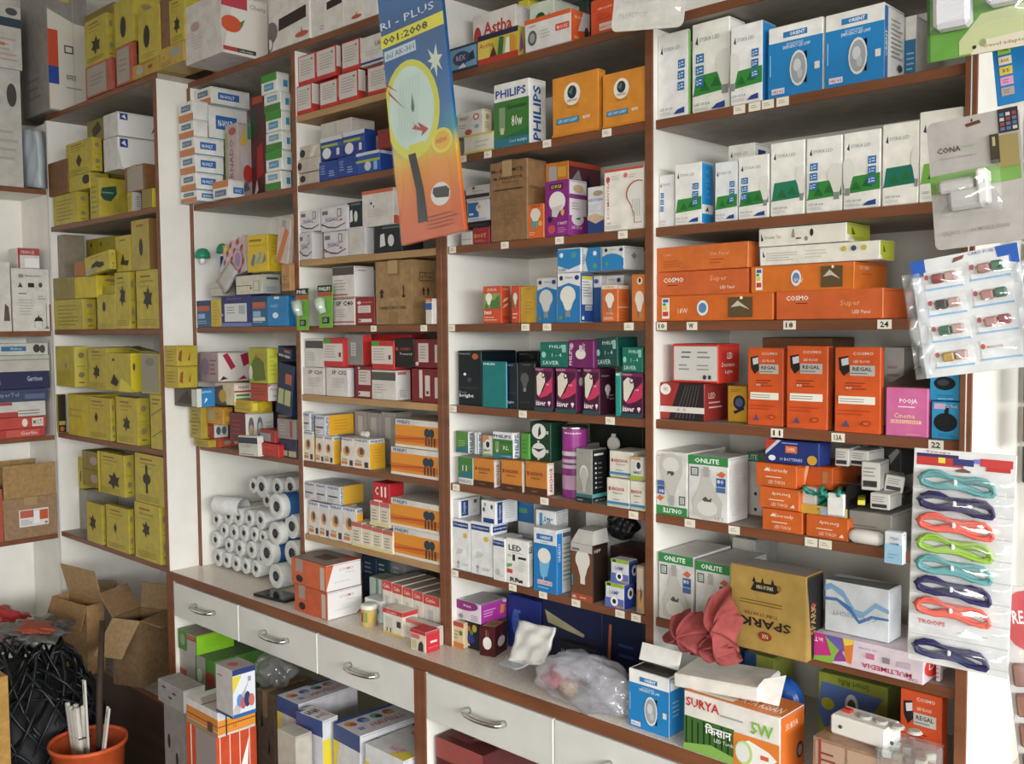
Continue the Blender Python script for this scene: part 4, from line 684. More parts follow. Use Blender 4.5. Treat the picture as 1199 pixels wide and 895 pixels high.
blu = [('r', 0, .3, 1, .96, '2280c0'), ('p', [(0, .3), (.5, .12), (1, .3), (1, .4), (0, .4)], '2280c0'), ('e', .18, .72, .08, .1, 'd8e8f4'), ('e', .72, .7, .12, .12, '4a9a8a'), ('t', 'LED', .1, .06, .1, '4a5a7a', dict(w=.3))]
b1 = B('bulb_box', 659, 790, .1, 46, u, 184, Y=1.607, label='blue bulb box lying on its side, first on the upper tier of the fifth shelf', group='blue bulb boxes lying on the upper tier', base='d8dade', F=blu)
B('bulb_box', 800, 905, .1, 44, u, 190, Y=1.612, label='blue bulb box lying on its side, middle of the upper tier', group='blue bulb boxes lying on the upper tier', base='d8dade', F=[('r', .3, 0, 1, 1, '2280c0'), ('p', [(.3, 0), (.15, .5), (.3, 1)], '2280c0'), ('e', .68, .75, .1, .1, 'e4e4dc'), ('e', .68, .22, .12, .12, '4a9a8a'), ('t', 'TEJAS', .03, .3, .14, '4a5a7a', dict(w=.45, ang=90))])
B('bulb_box', 908, 1032, 1146, 36, u, 190, Y=1.607, label='white and blue bulb box lying on its side with shaded grey end', group='blue bulb boxes lying on the upper tier', base='cfcfcb', F=[('e', .45, .3, .6, .4, '2280c0'), ('r', 0, 0, 1, .1, '2280c0'), ('e', .2, .85, .07, .08, '26303a'), ('t', 'TEJAS', .36, .82, .07, '6a7480', dict(w=.3)), ('e', .9, .84, .09, .08, '2a3a86'), ('e', .25, .26, .1, .08, '4a9a6a')], R=[('p', [(.35, .6), (.5, .75), (.65, .6), (.5, .45)], '8a8a86')])

crop(515, 380, 4.796); z = K[6]
bri = [('t', 'PHILIPS', .06, .93, .03, 'a8b0b4', dict(w=.48)), ('e', .75, .9, .13, .055, 'b85a34'), ('e', .3, .57, .06, .025, 'e8ece8'), ('e', .5, .47, .1, .04, '3a4a58'), ('r', .02, .32, .9, .325, '5a666a'), ('t', 'bright', .06, .13, .08, 'dfe6e6', dict(w=.62, bold=1)), ('t', 'Deco', .08, .22, .04, '9aa6a8', dict(w=.3))]
B('lamp_box', 102, 232, .12, 150, z, 466, Y=1.62, label='black lamp box with orange seal and white lettering, first of the dark row', base='0f1c22', F=bri)
B('lamp_box', 242, 428, .07, 156, z, 470, Y=1.742, label='wide black lamp box with blue seal behind the plain teal box', base='121a24', F=[('t', 'PHILIPS PHILIPS', .02, .93, .03, 'a8b0b4', dict(w=.65)), ('e', .84, .9, .12, .05, '3a4aa0')])
B('lamp_box', 238, 371, 378, 210, z, 479, Y=1.607, label='plain teal lamp box with white lettering in the dark row', base='127a78', F=[('t', 'PHILIPS', .05, .92, .045, 'd8ecec', dict(w=.5, bold=1))], Rb='5ab0d0', dmax=.02)
B('lamp_box', 376, 436, .1, 216, z, 471, Y=1.614, label='narrow black-blue lamp box between the teal box and bulb-printed box', base='15202c', F=[('t', 'PHILIPS', .05, .93, .03, 'a8b0b4', dict(w=.6)), ('r', .02, .34, .9, .345, '5a666a'), ('t', 'light', .05, .1, .07, 'c8d0d0', dict(w=.6))])
B('lamp_box', 438, 533, .1, 215, z, 472, Y=1.614, label='black lamp box with faint grey bulb in the dark row', base='1b1f22', F=[('b', .4, .38, .5, .4, '55585a'), ('t', 'bright', .12, .12, .07, '3e4448', dict(w=.6)), ('t', 'PHILIPS', .3, .94, .025, '7a8488', dict(w=.5))])
B('lamp_box', 438, 552, .08, 152, z, 470, Y=1.742, label='black lamp box behind with only its top edge showing', base='16191c', F=[('t', 'PHILIPS', .1, .93, .025, '7a8488', dict(w=.45)), ('e', .7, .9, .12, .04, '3a3438')])
sav = [('r', 0, .92, 1, 1, '7a1f58'), ('t', 'PHILIPS', .04, .935, .045, 'd8b8cc', dict(w=.45)), ('p', [(.1, .42), (.2, .36), (.6, .5), (1, .62), (1, .46), (.7, .36), (.3, .3)], 'c8305e'), ('p', [(.3, .3), (.7, .36), (1, .5), (1, .8), (.6, .6)], 'd0325e'), ('p', [(.12, .4), (.1, .8), (.3, .9), (.58, .86), (.6, .68), (.36, .44), (.22, .34)], 'd9d2c0'), ('e', .5, .82, .1, .06, '4a2038'), ('e', .5, .83, .06, .035, 'e0d8cc'), ('t', 'saver', .06, .13, .09, 'f0e4ec', dict(w=.58, bold=1)), ('t', 'Eco', .08, .22, .035, 'd8b8cc', dict(w=.2)), ('b', .85, .12, .16, .12, 'e8dce4'), ('r', 0, 0, 1, .09, '1f4a50'), ('t', '7 W', .66, .6, .04, 'f4e0ea', dict(w=.2))]
s1 = B('lamp_box', 534, 631, 646, 245, z, 492, Y=1.607, label='maroon and pink energy saver lamp box at the end next to the black boxes', group='maroon energy saver lamp boxes', base='4d1438', F=sav, Rb='5f1a4a', dmax=.05)
s2 = B('lamp_box', 650, 765, 802, 248, z, 497, Y=1.607, label='maroon and pink energy saver lamp box, second from the black boxes', group='maroon energy saver lamp boxes', base='4d1438', F=sav, Rb='6a2052', R=[('t', 'PHILIPS', .2, .93, .04, 'e0c8d8', dict(w=.6)), ('e', .7, .7, .3, .1, 'c8c0b4')], dmax=.06)
s3 = B('lamp_box', 805, 897, 985, 250, z, 506, Y=1.607, label='maroon energy saver lamp box showing a dark side with small white bulb', group='maroon energy saver lamp boxes', base='4d1438', F=sav, Rb='3a1426', R=[('b', .5, .35, .36, .3, 'cfc8c0'), ('t', 'PHILIPS', .1, .82, .04, 'b898a8', dict(w=.5)), ('ln', .6, .3, .9, .45, 2, 'b898a8')], dmax=.065)
B('lamp_box', 986, 1015, .06, 268, z, 525, Y=1.607, label='thin teal box edge between two maroon lamp boxes', base='1f9a88', F=[('r', .1, .92, .9, .97, 'b8e0d8')])
s4 = B('lamp_box', 1018, 1139, 1152, 275, z, 527, Y=1.607, label='maroon and pink energy saver lamp box at the divider', group='maroon energy saver lamp boxes', base='4d1438', F=sav, Rb='5f1a4a', dmax=.05)
jar = [('t', 'PHILIPS', .35, .76, .12, 'c8e6e0', dict(w=.6)), ('t', 'SAVER', .1, .1, .16, 'c8e6e0', dict(w=.6)), ('e', .15, .5, .08, .12, '8ad0c4'), ('t', '1 - 4', .45, .42, .14, 'b8dcd6', dict(w=.35)), ('r', .82, .6, .96, .9, '8ac8bc')]
u1 = B('lamp_box', 560, 716, .08, 100, top(s1)+.0004, 238, Y=1.612, label='teal lamp box lying on the energy saver boxes beside a purple one', group='boxes lying on the energy saver boxes', base='0f6e5e', F=jar)
B('lamp_box', 718, 864, .08, 90, top(s2)+.0004, 242, Y=1.609, label='purple lamp box with white lamp picture lying on the energy saver boxes', group='boxes lying on the energy saver boxes', base='741f60', F=[('t', 'PHILIPS', .04, .1, .12, 'ecdce8', dict(w=.62, ang=90)), ('e', .5, .5, .2, .18, 'dcd6d0'), ('r', .45, .6, .56, .82, 'c8c0ba'), ('t', 'saver', .58, .6, .1, 'd8b8cc', dict(w=.3, ang=90)), ('e', .15, .8, .08, .1, 'c8a8c0')])
B('lamp_box', 874, 1000, .06, 74, top(s3)+.003, 218, Y=1.61, yaw=-9, label='dark teal lamp box lying askew on the energy saver boxes', group='boxes lying on the energy saver boxes', base='114e48', F=jar, tilt=-3)
B('lamp_box', 1020, 1138, .07, 128, top(s4)+.0004, 250, Y=1.61, label='teal lamp box lying on the energy saver box by the divider', group='boxes lying on the energy saver boxes', base='12765e', F=jar)

crop(515, 480, 4.796); z = K[7]
phs = [('t', 'PHILIPS', .2, .05, .55, '23509f', dict(w=.86, ang=90, bold=1))]
g0 = B('lamp_carton', 103, 184, .1, 272, z, 418, Y=1.609, label='green lamp carton with white foot at the end of the lower tier', group='green lamp cartons', base='dddbd2', F=[('r', 0, .24, 1, 1, '3f7a3a'), ('p', [(0, .24), (1, .24), (1, .55), (0, .4)], '2c6f7a'), ('t', '11', .3, .5, .2, 'e8ece0', dict(w=.3)), ('t', 'PHILIPS', .1, .06, .12, '6a78a0', dict(w=.8))], w=None)
an = [('r', 0, 0, 1, .22, '4e2a1c'), ('t', 'ANCHOR', .22, .58, .12, '8e3320', dict(w=.6, bold=1)), ('r', .1, .58, .18, .7, '8e3320'), ('t', 'Panasonic', .3, .48, .06, '3a2418', dict(w=.42)), ('ln', .3, .06, .7, .16, 1, '8a5a40')]
anr = [('t', 'ANCHOR', .3, .1, .5, 'b83a30', dict(w=.75, ang=90, bold=1)), ('r', 0, 0, 1, .04, '8a5a3a')]
a1 = B('switch_box', 187, 304, 340, 283, z, 452, Y=1.609, label='orange and brown switch box with white end, first of the row of three', group='orange and brown switch boxes', base='cd7f2c', F=an, Rb='e2dbcd', R=anr, dmax=.06)
a2 = B('switch_box', 341, 462, 476, 292, z, 466, Y=1.609, label='orange and brown switch box in the middle of the row of three', group='orange and brown switch boxes', base='cd7f2c', F=an, Rb='e2dbcd', R=[], dmax=.03)
a3 = B('switch_box', 478, 602, 640, 302, z, 480, Y=1.609, label='orange and brown switch box beside the purple can, white end showing', group='orange and brown switch boxes', base='c97a2c', F=an, Rb='e2dbcd', R=anr, dmax=.06)
u = max(top(a1), top(g0), top(a2), top(a3))+.0005
B('lamp_carton', 90, 159, 192, 124, u, 268, Y=1.612, label='green lamp carton with white lettered side, end of the upper tier', group='green lamp cartons', base='e0dfd8', F=[('r', 0, 0, 1, 1, '55883c'), ('p', [(0, 0), (1, 0), (1, .35), (0, .2)], '2c6f7a'), ('ln', .2, .3, .8, .6, 3, '9ab88a')], R=phs)
B('lamp_carton', 193, 214, 236, 128, u, 270, Y=1.612, label='lamp carton showing its white lettered end beside the small orange box', group='green lamp cartons', base='dfe2e6', F=[('r', .8, 0, 1, 1, '55883c')], R=phs, dmax=.05)
B('lamp_box', 237, 291, .05, 148, u, 268, Y=1.612, label='small orange and white box with round dark emblem between green cartons', base='d8d4cc', F=[('r', 0, .65, .7, 1, 'c8844a'), ('e', .6, .55, .34, .26, 'e4e0d8'), ('e', .6, .56, .2, .16, '26334a'), ('t', 'SMART', .15, .2, .12, '4a7a3a', dict(w=.7)), ('r', 0, 0, 1, .1, '8aa85a')])
B('lamp_carton', 295, 410, 452, 132, u, 286, Y=1.6095, label='green and white lamp carton with blue lettering on two sides', group='green lamp cartons', base='e4e4de', F=ph('32,', 'Essential'), R=phs, dmax=.05)
B('lamp_carton', 453, 501, .05, 134, u, 282, Y=1.62, label='bright green carton edge beside the round-printed green pack', group='green lamp cartons', base='4f9a34', F=[('ln', .2, .2, .8, .8, 4, '3a7a28')])
B('holder_pack', 504, 622, .06, 74, u, 278, Y=1.625, label='dark green pack with two round white lamp holders printed one above the other', base='123a28', F=[('e', .44, .76, .34, .2, 'dcdcd4'), ('p', [(.4, .6), (.55, .7), (.5, .92), (.42, .8)], '2a3a34'), ('e', .44, .26, .34, .2, 'd4d4cc'), ('p', [(.12, .32), (.44, .22), (.76, .34), (.44, .3)], '2a3a34'), ('r', .38, .02, .48, .1, 'c8c8c0'), ('r', .38, .46, .48, .52, 'c8c8c0'), ('r', .78, .22, .92, .3, 'b8b8b0'), ('r', .78, .7, .92, .78, 'b8b8b0')])
# purple round can
c0 = atY(*px(650, 485), 1.64); c1 = atY(*px(806, 485), 1.64); r = (c1-c0).length/2*.70; cx_ = (c0.x+c1.x)/2
zt = atY(*px(728, 92), 1.66).z
can = tag(empty('lamp_can', (cx_+.004, 1.655, z+.0007)), 'tall purple and white cylindrical can with metal rim', 'can')
h_ = zt-z
mb = MB()
bands = [(0, '8a2a7c'), (.12, '8a2a7c'), (.32, 'b98fb0'), (.42, '8a2a7c'), (.47, 'c8b4c0'), (.5, '8a2a7c'), (.55, 'c8b4c0'), (.6, '8a2a7c'), (.66, 'd2c8cc'), (.76, '9a2f88'), (1, '9a2f88')]
for (t0, _), (t1_, cc) in zip(bands, bands[1:]): mb.lathe([(r, h_*t0), (r, h_*t1_)], mat(cc, .3, 'card'), 28)
mb.build('body', can, smooth=True)
MB().lathe([(r+.0012, h_-.004), (r+.0022, h_), (r+.0005, h_+.003), (r-.003, h_+.002), (r-.004, h_-.001), (.0005, h_-.001)], mat('b8b6b8', .25, 'metal'), 28).build('rim', can, smooth=True)['label'] = 'metal lid rim'
f = MB(); fa = math.radians(-40); ang0 = -1.05
def oncan(txt, zz, hh, ww, col, bold=0):
    V, Fc = glyphs(txt, bold); out = []
    for x, y in V:
        a = ang0+(x-.5)*ww/r; out.append(((r+.0006)*math.cos(a), (r+.0006)*math.sin(a), zz+y*hh))
    f.add(out, Fc, mat(col, .5, 'print'))
oncan('Mosquito', h_*.9, .006, .04, 'e8d0e0', 1); f.build('lettering', can)
gb = [('r', 0, 0, 1, .1, '1d2a2a'), ('r', 0, .1, 1, .16, '2f6a68'), ('p', bulb(.5, .2, .5, .5), 'd4d2cb'), ('p', bulb(.5, .2, .42, .46), 'b0aea8'), ('t', 'Crompton', .15, .9, .03, '5a5854', dict(w=.35)), ('ln', .1, .02, .6, .07, 1, '8a9a98')]
B('bulb_box', 718, 772, .08, 200, z, 510, Y=1.67, label='grey bulb box edge between purple can and the black-sided bulb box', base='8e8c86', F=[('r', 0, 0, 1, .1, '1d2a2a')])
B('bulb_box', 762, 856, 937, 225, z, 532, Y=1.609, label='grey bulb box with black printed side beside white switch boxes', base='99978f', F=gb, Rb='1c2022', R=[('r', 0, .1, 1, .17, '5ab0b0'), ('r', .1, .88, .75, .92, 'd8d8d4')]+[('e', .2, .74-.09*i, .06, .02, 'd0d0cc') for i in range(6)]+[('r', .32, .73-.09*i, .6, .745-.09*i, '8a8a88') for i in range(6)]+[('t', 'LED BULB', .08, .04, .03, 'c8d8d8', dict(w=.7))], dmax=.08)
aw = [('r', 0, .1, 1, .2, '3a86b4'), ('r', 0, .06, 1, .08, 'b8a03a'), ('t', 'ANCHOR', .2, .58, .12, 'b83a30', dict(w=.6, bold=1)), ('r', .1, .58, .18, .7, 'b83a30'), ('t', 'Panasonic', .3, .47, .06, '4a4a4a', dict(w=.42)), ('ln', .3, .24, .6, .32, 1, '6a8aa0')]
w1 = B('switch_box', 935, 1063, .07, 395, z, 546, Y=1.609, label='white switch box with blue stripe on the shelf, lower tier, first of two', group='white striped switch boxes', base='ded9cb', F=aw)
w2 = B('switch_box', 1066, 1152, .07, 408, z, 554, Y=1.609, label='white switch box with blue stripe on the shelf by the divider', group='white striped switch boxes', base='ded9cb', F=aw)
B('switch_box', 950, 1082, .07, 240, top(w1)+.0004, 385, Y=1.618, label='white switch box with blue stripe standing on another, upper tier', group='white striped switch boxes', base='dcd7c9', F=aw)
B('lamp_box', 1068, 1142, .05, 268, top(w2)+.0004, 398, Y=1.612, label='small lime and white box with round dark emblem on the upper tier', base='d8d6cc', F=[('r', 0, 0, 1, .2, '9ab83a'), ('e', .65, .62, .26, .24, 'e4e2da'), ('e', .65, .64, .16, .15, '26334a'), ('r', 0, .88, .8, 1, 'c89a5a'), ('t', 'SMART', .25, .28, .12, '4a5a6a', dict(w=.6))])
cl = MB(); cl.lathe([(.0005, .004), (.014, .004), (.0165, .002), (.0165, -.002), (.0005, -.004)], mat('c9c7c0', .4, 'plain'), 20); cl.box(-.005, .005, .013, .022, -.002, .002, mat('c9c7c0', .4, 'plain')); 
p = atY(*px(968, 192), 1.70); tag(cl.build('holder_clip', None, (p.x, 1.705, p.z), (math.pi/2, 0, 0)), 'round white holder clip propped in the shade above the switch boxes', 'clip')
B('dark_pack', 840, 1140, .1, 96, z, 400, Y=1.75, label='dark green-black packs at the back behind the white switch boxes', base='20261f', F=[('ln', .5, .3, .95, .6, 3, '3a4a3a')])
# ---- bay 3, lowest shelf and counter
crop(515, 575, 4.796); z = K[8]
crm = lambda w='12W', s=1: [('r', .04, .84, .9, .95, '1f3f80'), ('t', 'Crompton', .08, .87, .05, 'e0e6f0', dict(w=.76, bold=1)), ('e', .74, .7, .12, .05, 'e0b03a'), ('p', [(.2, .3), (.55, .34), (.62, .42), (.3, .44)], 'c6c6c4'), ('e', .34, .15, .11, .05, 'd4d4d2'), ('e', .34, .15, .06, .03, '8a8a88'), ('t', w, .58, .1, .055, '8a96a0', dict(w=.32)), ('r', .3, .04, .4, .12, 'b4b4b0')]
c1_ = B('lamp_box', 66, 168, .1, 172, z, 473, Y=1.609, label='white lamp box with blue name label at the end of the lowest shelf', group='tall white lamp boxes with blue labels', base='e3e4e4', F=crm())
c2_ = B('lamp_box', 172, 291, 380, 190, z, 502, Y=1.608, label='white lamp box with blue labels on front and side, second along', group='tall white lamp boxes with blue labels', base='e3e4e4', F=crm(), R=[('r', .06, .84, .95, .95, '1f3f80'), ('t', 'Crompton', .12, .87, .05, 'e0e6f0', dict(w=.76, bold=1))], dmax=.085)
B('lamp_box', 296, 367, .06, 270, z, 517, Y=1.600, label='shorter white lamp box with blue label beside the LED box', group='tall white lamp boxes with blue labels', base='dcdcda', F=[('r', .04, .8, .9, .93, '1f3f80'), ('t', 'Crompton', .08, .84, .06, 'e0e6f0', dict(w=.76)), ('e', .4, .2, .2, .08, 'b4b4b2'), ('t', '7W', .6, .1, .06, '8a96a0', dict(w=.25))])
u = top(c1_)+.0005
B('lamp_box', 62, 108, 227, 52, u, 165, Y=1.612, label='white lamp box lying across the tall ones, blue label, end of the shelf', group='white lamp boxes lying on the tall ones', base='dfe0e0', R=[('r', .1, .1, .42, .92, '1f3f80'), ('t', 'Crompton', .14, .2, .2, 'e0e6f0', dict(w=.62, ang=90)), ('e', .75, .8, .08, .1, '5a5a58'), ('e', .72, .3, .06, .08, 'c8c8c4')])
B('lamp_box', 230, 312, 437, 62, u, 166, Y=1.612, label='white lamp box lying across the tall ones, blue label, second along', group='white lamp boxes lying on the tall ones', base='dfe0e0', F=[('r', .15, .05, .9, .25, '1f3f80'), ('e', .2, .6, .08, .1, '4a4a48'), ('e', .75, .75, .08, .1, '4a4a48'), ('e', .3, .82, .06, .08, '8a8a88')], R=[('r', .08, .05, .3, .95, '1f3f80'), ('t', 'Crompton', .12, .2, .14, 'e0e6f0', dict(w=.62, ang=90)), ('ln', .4, .2, .95, .9, 7, 'b8bcc0')])
B('lamp_box', 436, 528, .07, 108, z, 245, Y=1.70, label='blue and white lamp box half hidden behind the LED box', base='d3d6d8', F=[('r', 0, .72, 1, 1, '2a6aa0'), ('r', .1, .85, .6, .92, '4a9a6a'), ('r', .2, .1, .95, .22, '2a3f80'), ('ln', .1, .4, .9, .6, 2, 'b4b8ba')], h=.17)
le = [('t', 'LED', .12, .74, .13, '1c1c1c', dict(w=.58, bold=1)), ('ln', .3, .69, .8, .71, 1, '4a4a4a'), ('r', .3, .52, .42, .66, '2a2a2a'), ('ln', .08, .6, .28, .65, 2, '5a5a58'), ('r', .56, .58, .92, .63, '2a2a2a'), ('ln', .6, .3, .9, .55, 6, 'b0b0ac'), ('p', [(.08, .35), (.3, .4), (.3, .46), (.08, .44)], '6aa84a'), ('r', .08, .24, .32, .33, 'c8403a'), ('t', 'RR', .22, .06, .1, '1c1c1c', dict(w=.46, bold=1)), ('p', [(.62, .12), (.78, .13), (.78, .06), (.62, .08)], '1c1c1c')]
B('lamp_box', 371, 496, 524, 287, z, 553, Y=1.602, label='white box with bold black LED lettering and small prints', base='e6e4de', F=le, R=[('t', 'LE', .1, .74, .13, '1c1c1c', dict(w=.7, bold=1)), ('ln', .2, .3, .8, .6, 5, 'c4c4c0')])
o_ = [('r', 0, 0, 1, .76, '1a76bc'), ('r', .14, .82, .84, .91, '2a6eb0'), ('t', 'ORIENT', .3, .84, .045, 'e4ecf4', dict(w=.45, bold=1)), ('ln', .3, .775, .7, .8, 1, '5a86b0'), ('p', [(.3, .3), (.34, .24), (.6, .24), (.62, .3), (.72, .5), (.25, .5)], '6ab0d8'), ('e', .48, .58, .28, .12, 'e0ddd2'), ('r', .42, .16, .46, .26, 'b0b4b4'), ('r', .56, .18, .6, .26, '3a4a5a'), ('r', .18, .12, .82, .19, 'd8c8d4'), ('t', 'RECHARGE', .2, .13, .05, 'b83a4a', dict(w=.6)), ('ln', .2, .05, .8, .1, 1, '8ac0e4')]
B('bulb_box', 525, 656, 737, 226, z, 572, Y=1.598, label='bright blue bulb box with pale bulb in front on the lowest shelf', base='d8dcde', F=o_, R=[('r', .0, .0, .35, .95, '1a7ccc'), ('r', .4, .88, .95, .95, '5a5a5a'), ('t', 'ORIENT', .08, .5, .16, 'e0ecf6', dict(w=.3, ang=90))]+[('r', .4, .2+.07*i, .95, .22+.07*i, ['9a9a94', '3a8a5a', '8a8a84', 'b0a058'][i % 4]) for i in range(9)], dmax=.09)
B('lamp_box', 535, 650, 722, 118, z+.13, 205, Y=1.65, yaw=6, label='white patterned blue-figured box lying on top behind the blue bulb box', base='dadcdc', F=[('r', .2, .15, .35, .85, '4a86b8'), ('t', 'A', .4, .3, .4, '3a76a8', dict(w=.16)), ('t', 'B', .62, .2, .4, '3a76a8', dict(w=.16))]+[('e', .6+.12*(i % 3), .25+.3*(i//3), .03, .06, '5a5a5a') for i in range(6)], R=[('ln', .1, .2, .9, .8, 6, 'b0b0ae')])
bb = B('bulb_box', 737, 858, 946, 310, z, 592, Y=1.600, label='brown and black bulb box with pale bulb and grey angled top', base='2a1c18', F=[('r', 0, 0, 1, .85, '6e4128'), ('r', 0, 0, 1, .12, 'a84a2c'), ('p', bulb(.54, .3, .68, .62)[:], 'd4cec6'), ('t', 'HPL', .05, .03, .05, 'f0e0d0', dict(w=.2)), ('ln', .4, .04, .8, .08, 1, 'e0c8b8'), ('r', .04, .25, .1, .45, '3a86a8'), ('r', 0, .86, 1, 1, 'b4b0a8'), ('r', .05, .88, .4, .92, '6a6660')], R=[('t', 'HPP', .1, .86, .06, 'd8b0a8', dict(w=.4)), ('r', 0, 0, .05, 1, '4a3a34')], dmax=.09)
w_, d_, h_ = bb.dimensions
f = MB(); f.add([(-w_/2, -d_/2, 0), (w_/2, -d_/2, 0), (w_/2, d_/2, 0), (-w_/2, d_/2, 0), (-w_*.3, -d_/2+.012, .028), (w_*.38, -d_/2+.012, .028), (w_*.42, d_/2, .03), (-w_*.3, d_/2, .03)], BOXF, mat('b9b6b0', .35, 'card'))
f.build('angled_top', bb, (0, 0, h_+.0003))['label'] = 'grey angled carton top'
B('lamp_box', 816, 940, .08, 135, z, 400, Y=1.715, label='plain white carton standing tall behind the brown bulb box', base='c9c6c0')
# dark cellophane bundle
c = atY(*px(1030, 265), 1.70)
o = cloth('plastic_bundle', (c.x, 1.70, z+.155), .03, .03, .03, '1b1a1c', 'dark crumpled plastic bundle resting above the small blue boxes', 21); o['category'] = 'bundle'
o.data.materials[0] = mat('1b1a1c', .4, 'plain')
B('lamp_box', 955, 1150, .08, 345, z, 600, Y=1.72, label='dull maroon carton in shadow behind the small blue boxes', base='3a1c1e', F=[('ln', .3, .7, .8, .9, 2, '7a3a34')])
ul_ = [('r', 0, .86, 1, 1, '8ab02a'), ('r', .1, .87, .3, .98, '2a4a1a'), ('r', 0, 0, 1, .4, '5a6ab0'), ('t', 'LAMP', .25, .55, .16, '4a52a0', dict(w=.5)), ('e', .5, .28, .2, .2, 'e8e8ea'), ('e', .5, .28, .1, .1, '1a1a2a'), ('r', .6, .04, .98, .12, 'b88a5a')]
v1 = B('bulb_box', 927, 1034, 1092, 532, z, 668, Y=1.605, label='small blue and white lamp box with round lens, lower of the pair', group='small lens lamp boxes', base='d8dae0', F=ul_, Rb='1f3a90', R=[('e', .6, .6, .28, .24, 'e4e6ec'), ('e', .6, .6, .14, .12, '3a3a2a')], dmax=.06)
B('bulb_box', 958, 1060, 1112, 398, top(v1)+.0004, 528, Y=1.612, label='small blue and white lamp box with round lens, upper of the pair', group='small lens lamp boxes', base='d2d4da', F=ul_, Rb='1f2f6a', R=[('e', .6, .55, .28, .24, 'c4c6cc'), ('e', .6, .55, .14, .12, '2a2a2a')], dmax=.05)
B('lamp_box', 1100, 1146, .05, 425, z, 672, Y=1.607, label='narrow tan box with blurred prints against the divider, lowest shelf', base='9a8068', F=[('r', .1, .5, .9, .95, 'b8a898'), ('r', .3, .1, .9, .45, 'c08a4a'), ('p', [(.5, .2), (.8, .4), (.6, .6)], '4a3a4a')])
# counter goods of bay 3
crop(480, 680, 3.868); z = CT
sA = B('starter_box', 185, 243, .055, 196, z, 312, auto=True, label='small white, red and orange carton at the post on the counter', base='d9c49a', F=[('r', 0, .82, 1, 1, 'b8443c'), ('r', 0, 0, 1, .2, 'cf7a2a'), ('ln', .1, .3, .6, .7, 3, '8a9a5a'), ('e', .75, .6, .15, .1, '4a7a3a')])
sB = B('starter_box', 247, 312, .055, 200, z, 322, auto=True, label='small black carton with coloured fruit prints on the counter', base='181e2c', F=[('e', .3, .75, .14, .1, 'b85a34'), ('e', .7, .8, .16, .14, 'b8a02a'), ('e', .5, .62, .12, .1, '2a8a5a'), ('e', .45, .38, .3, .16, '2a2f78'), ('p', [(.2, .1), (.4, .1), (.3, .22)], 'c8c8d0')])
B('iron_box', 190, 320, 440, 112, max(top(sA), top(sB))+.0006, 195, Y=atZ(*px(312, 322), z).y-.002, label='white and magenta carton resting on two small cartons by the post', base='d8cfd8', F=[('e', .3, .82, .6, .3, '8a2a78'), ('t', 'Bajaj', .3, .7, .14, 'ecdcea', dict(w=.3)), ('e', .18, .2, .1, .12, '8a8690'), ('ln', .6, .1, .9, .4, 3, '8a8690')], Rb='b02fa0', R=[('ln', .1, .3, .6, .7, 3, 'e8b0e0'), ('p', [(.7, .3), (.85, .3), (.9, .7), (.75, .75)], 'd8843a')], T=[('r', .02, .02, .98, .98, 'a8a4a8')], dmax=.15)
m1 = B('ornament_box', 313, 385, 440, 218, z, 350, auto=True, yaw=18, label='dark maroon carton with two round white pictures and gold lid', base='4e1518', F=[('e', .5, .45, .28, .22, 'e0ddd8'), ('p', [(.4, .66), (.48, .66), (.5, .9), (.42, .9)], '8a5a4a'), ('p', [(.54, .66), (.6, .66), (.58, .9)], '8a5a4a')], R=[('e', .5, .45, .3, .18, 'd8d0cc'), ('p', [(.45, .6), (.55, .6), (.52, .85)], '8a5a4a')], T=[('r', .1, .1, .9, .9, 'a8923a'), ('r', .25, .25, .75, .75, '8a7a34')], dmax=.07)
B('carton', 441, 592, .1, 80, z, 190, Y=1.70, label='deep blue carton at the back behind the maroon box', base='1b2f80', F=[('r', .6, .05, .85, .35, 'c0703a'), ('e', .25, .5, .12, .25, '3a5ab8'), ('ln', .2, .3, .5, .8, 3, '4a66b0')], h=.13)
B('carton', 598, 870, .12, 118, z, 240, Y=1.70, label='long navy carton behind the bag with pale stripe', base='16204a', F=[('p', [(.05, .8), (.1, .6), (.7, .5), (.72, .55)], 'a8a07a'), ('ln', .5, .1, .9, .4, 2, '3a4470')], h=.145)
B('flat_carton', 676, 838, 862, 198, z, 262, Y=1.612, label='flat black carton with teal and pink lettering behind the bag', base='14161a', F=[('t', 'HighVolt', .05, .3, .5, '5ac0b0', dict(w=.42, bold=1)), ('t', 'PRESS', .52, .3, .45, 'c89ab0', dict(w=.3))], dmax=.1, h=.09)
B('carton', 868, 1060, .12, 185, z, 265, Y=1.70, label='dark navy carton with orange stroke beneath the lens lamp boxes', base='141d3c', F=[('p', [(.12, .1), (.2, .1), (.24, .8), (.18, .8)], 'a8553a'), ('ln', .4, .3, .9, .6, 2, '2a3a6a')], h=.15)
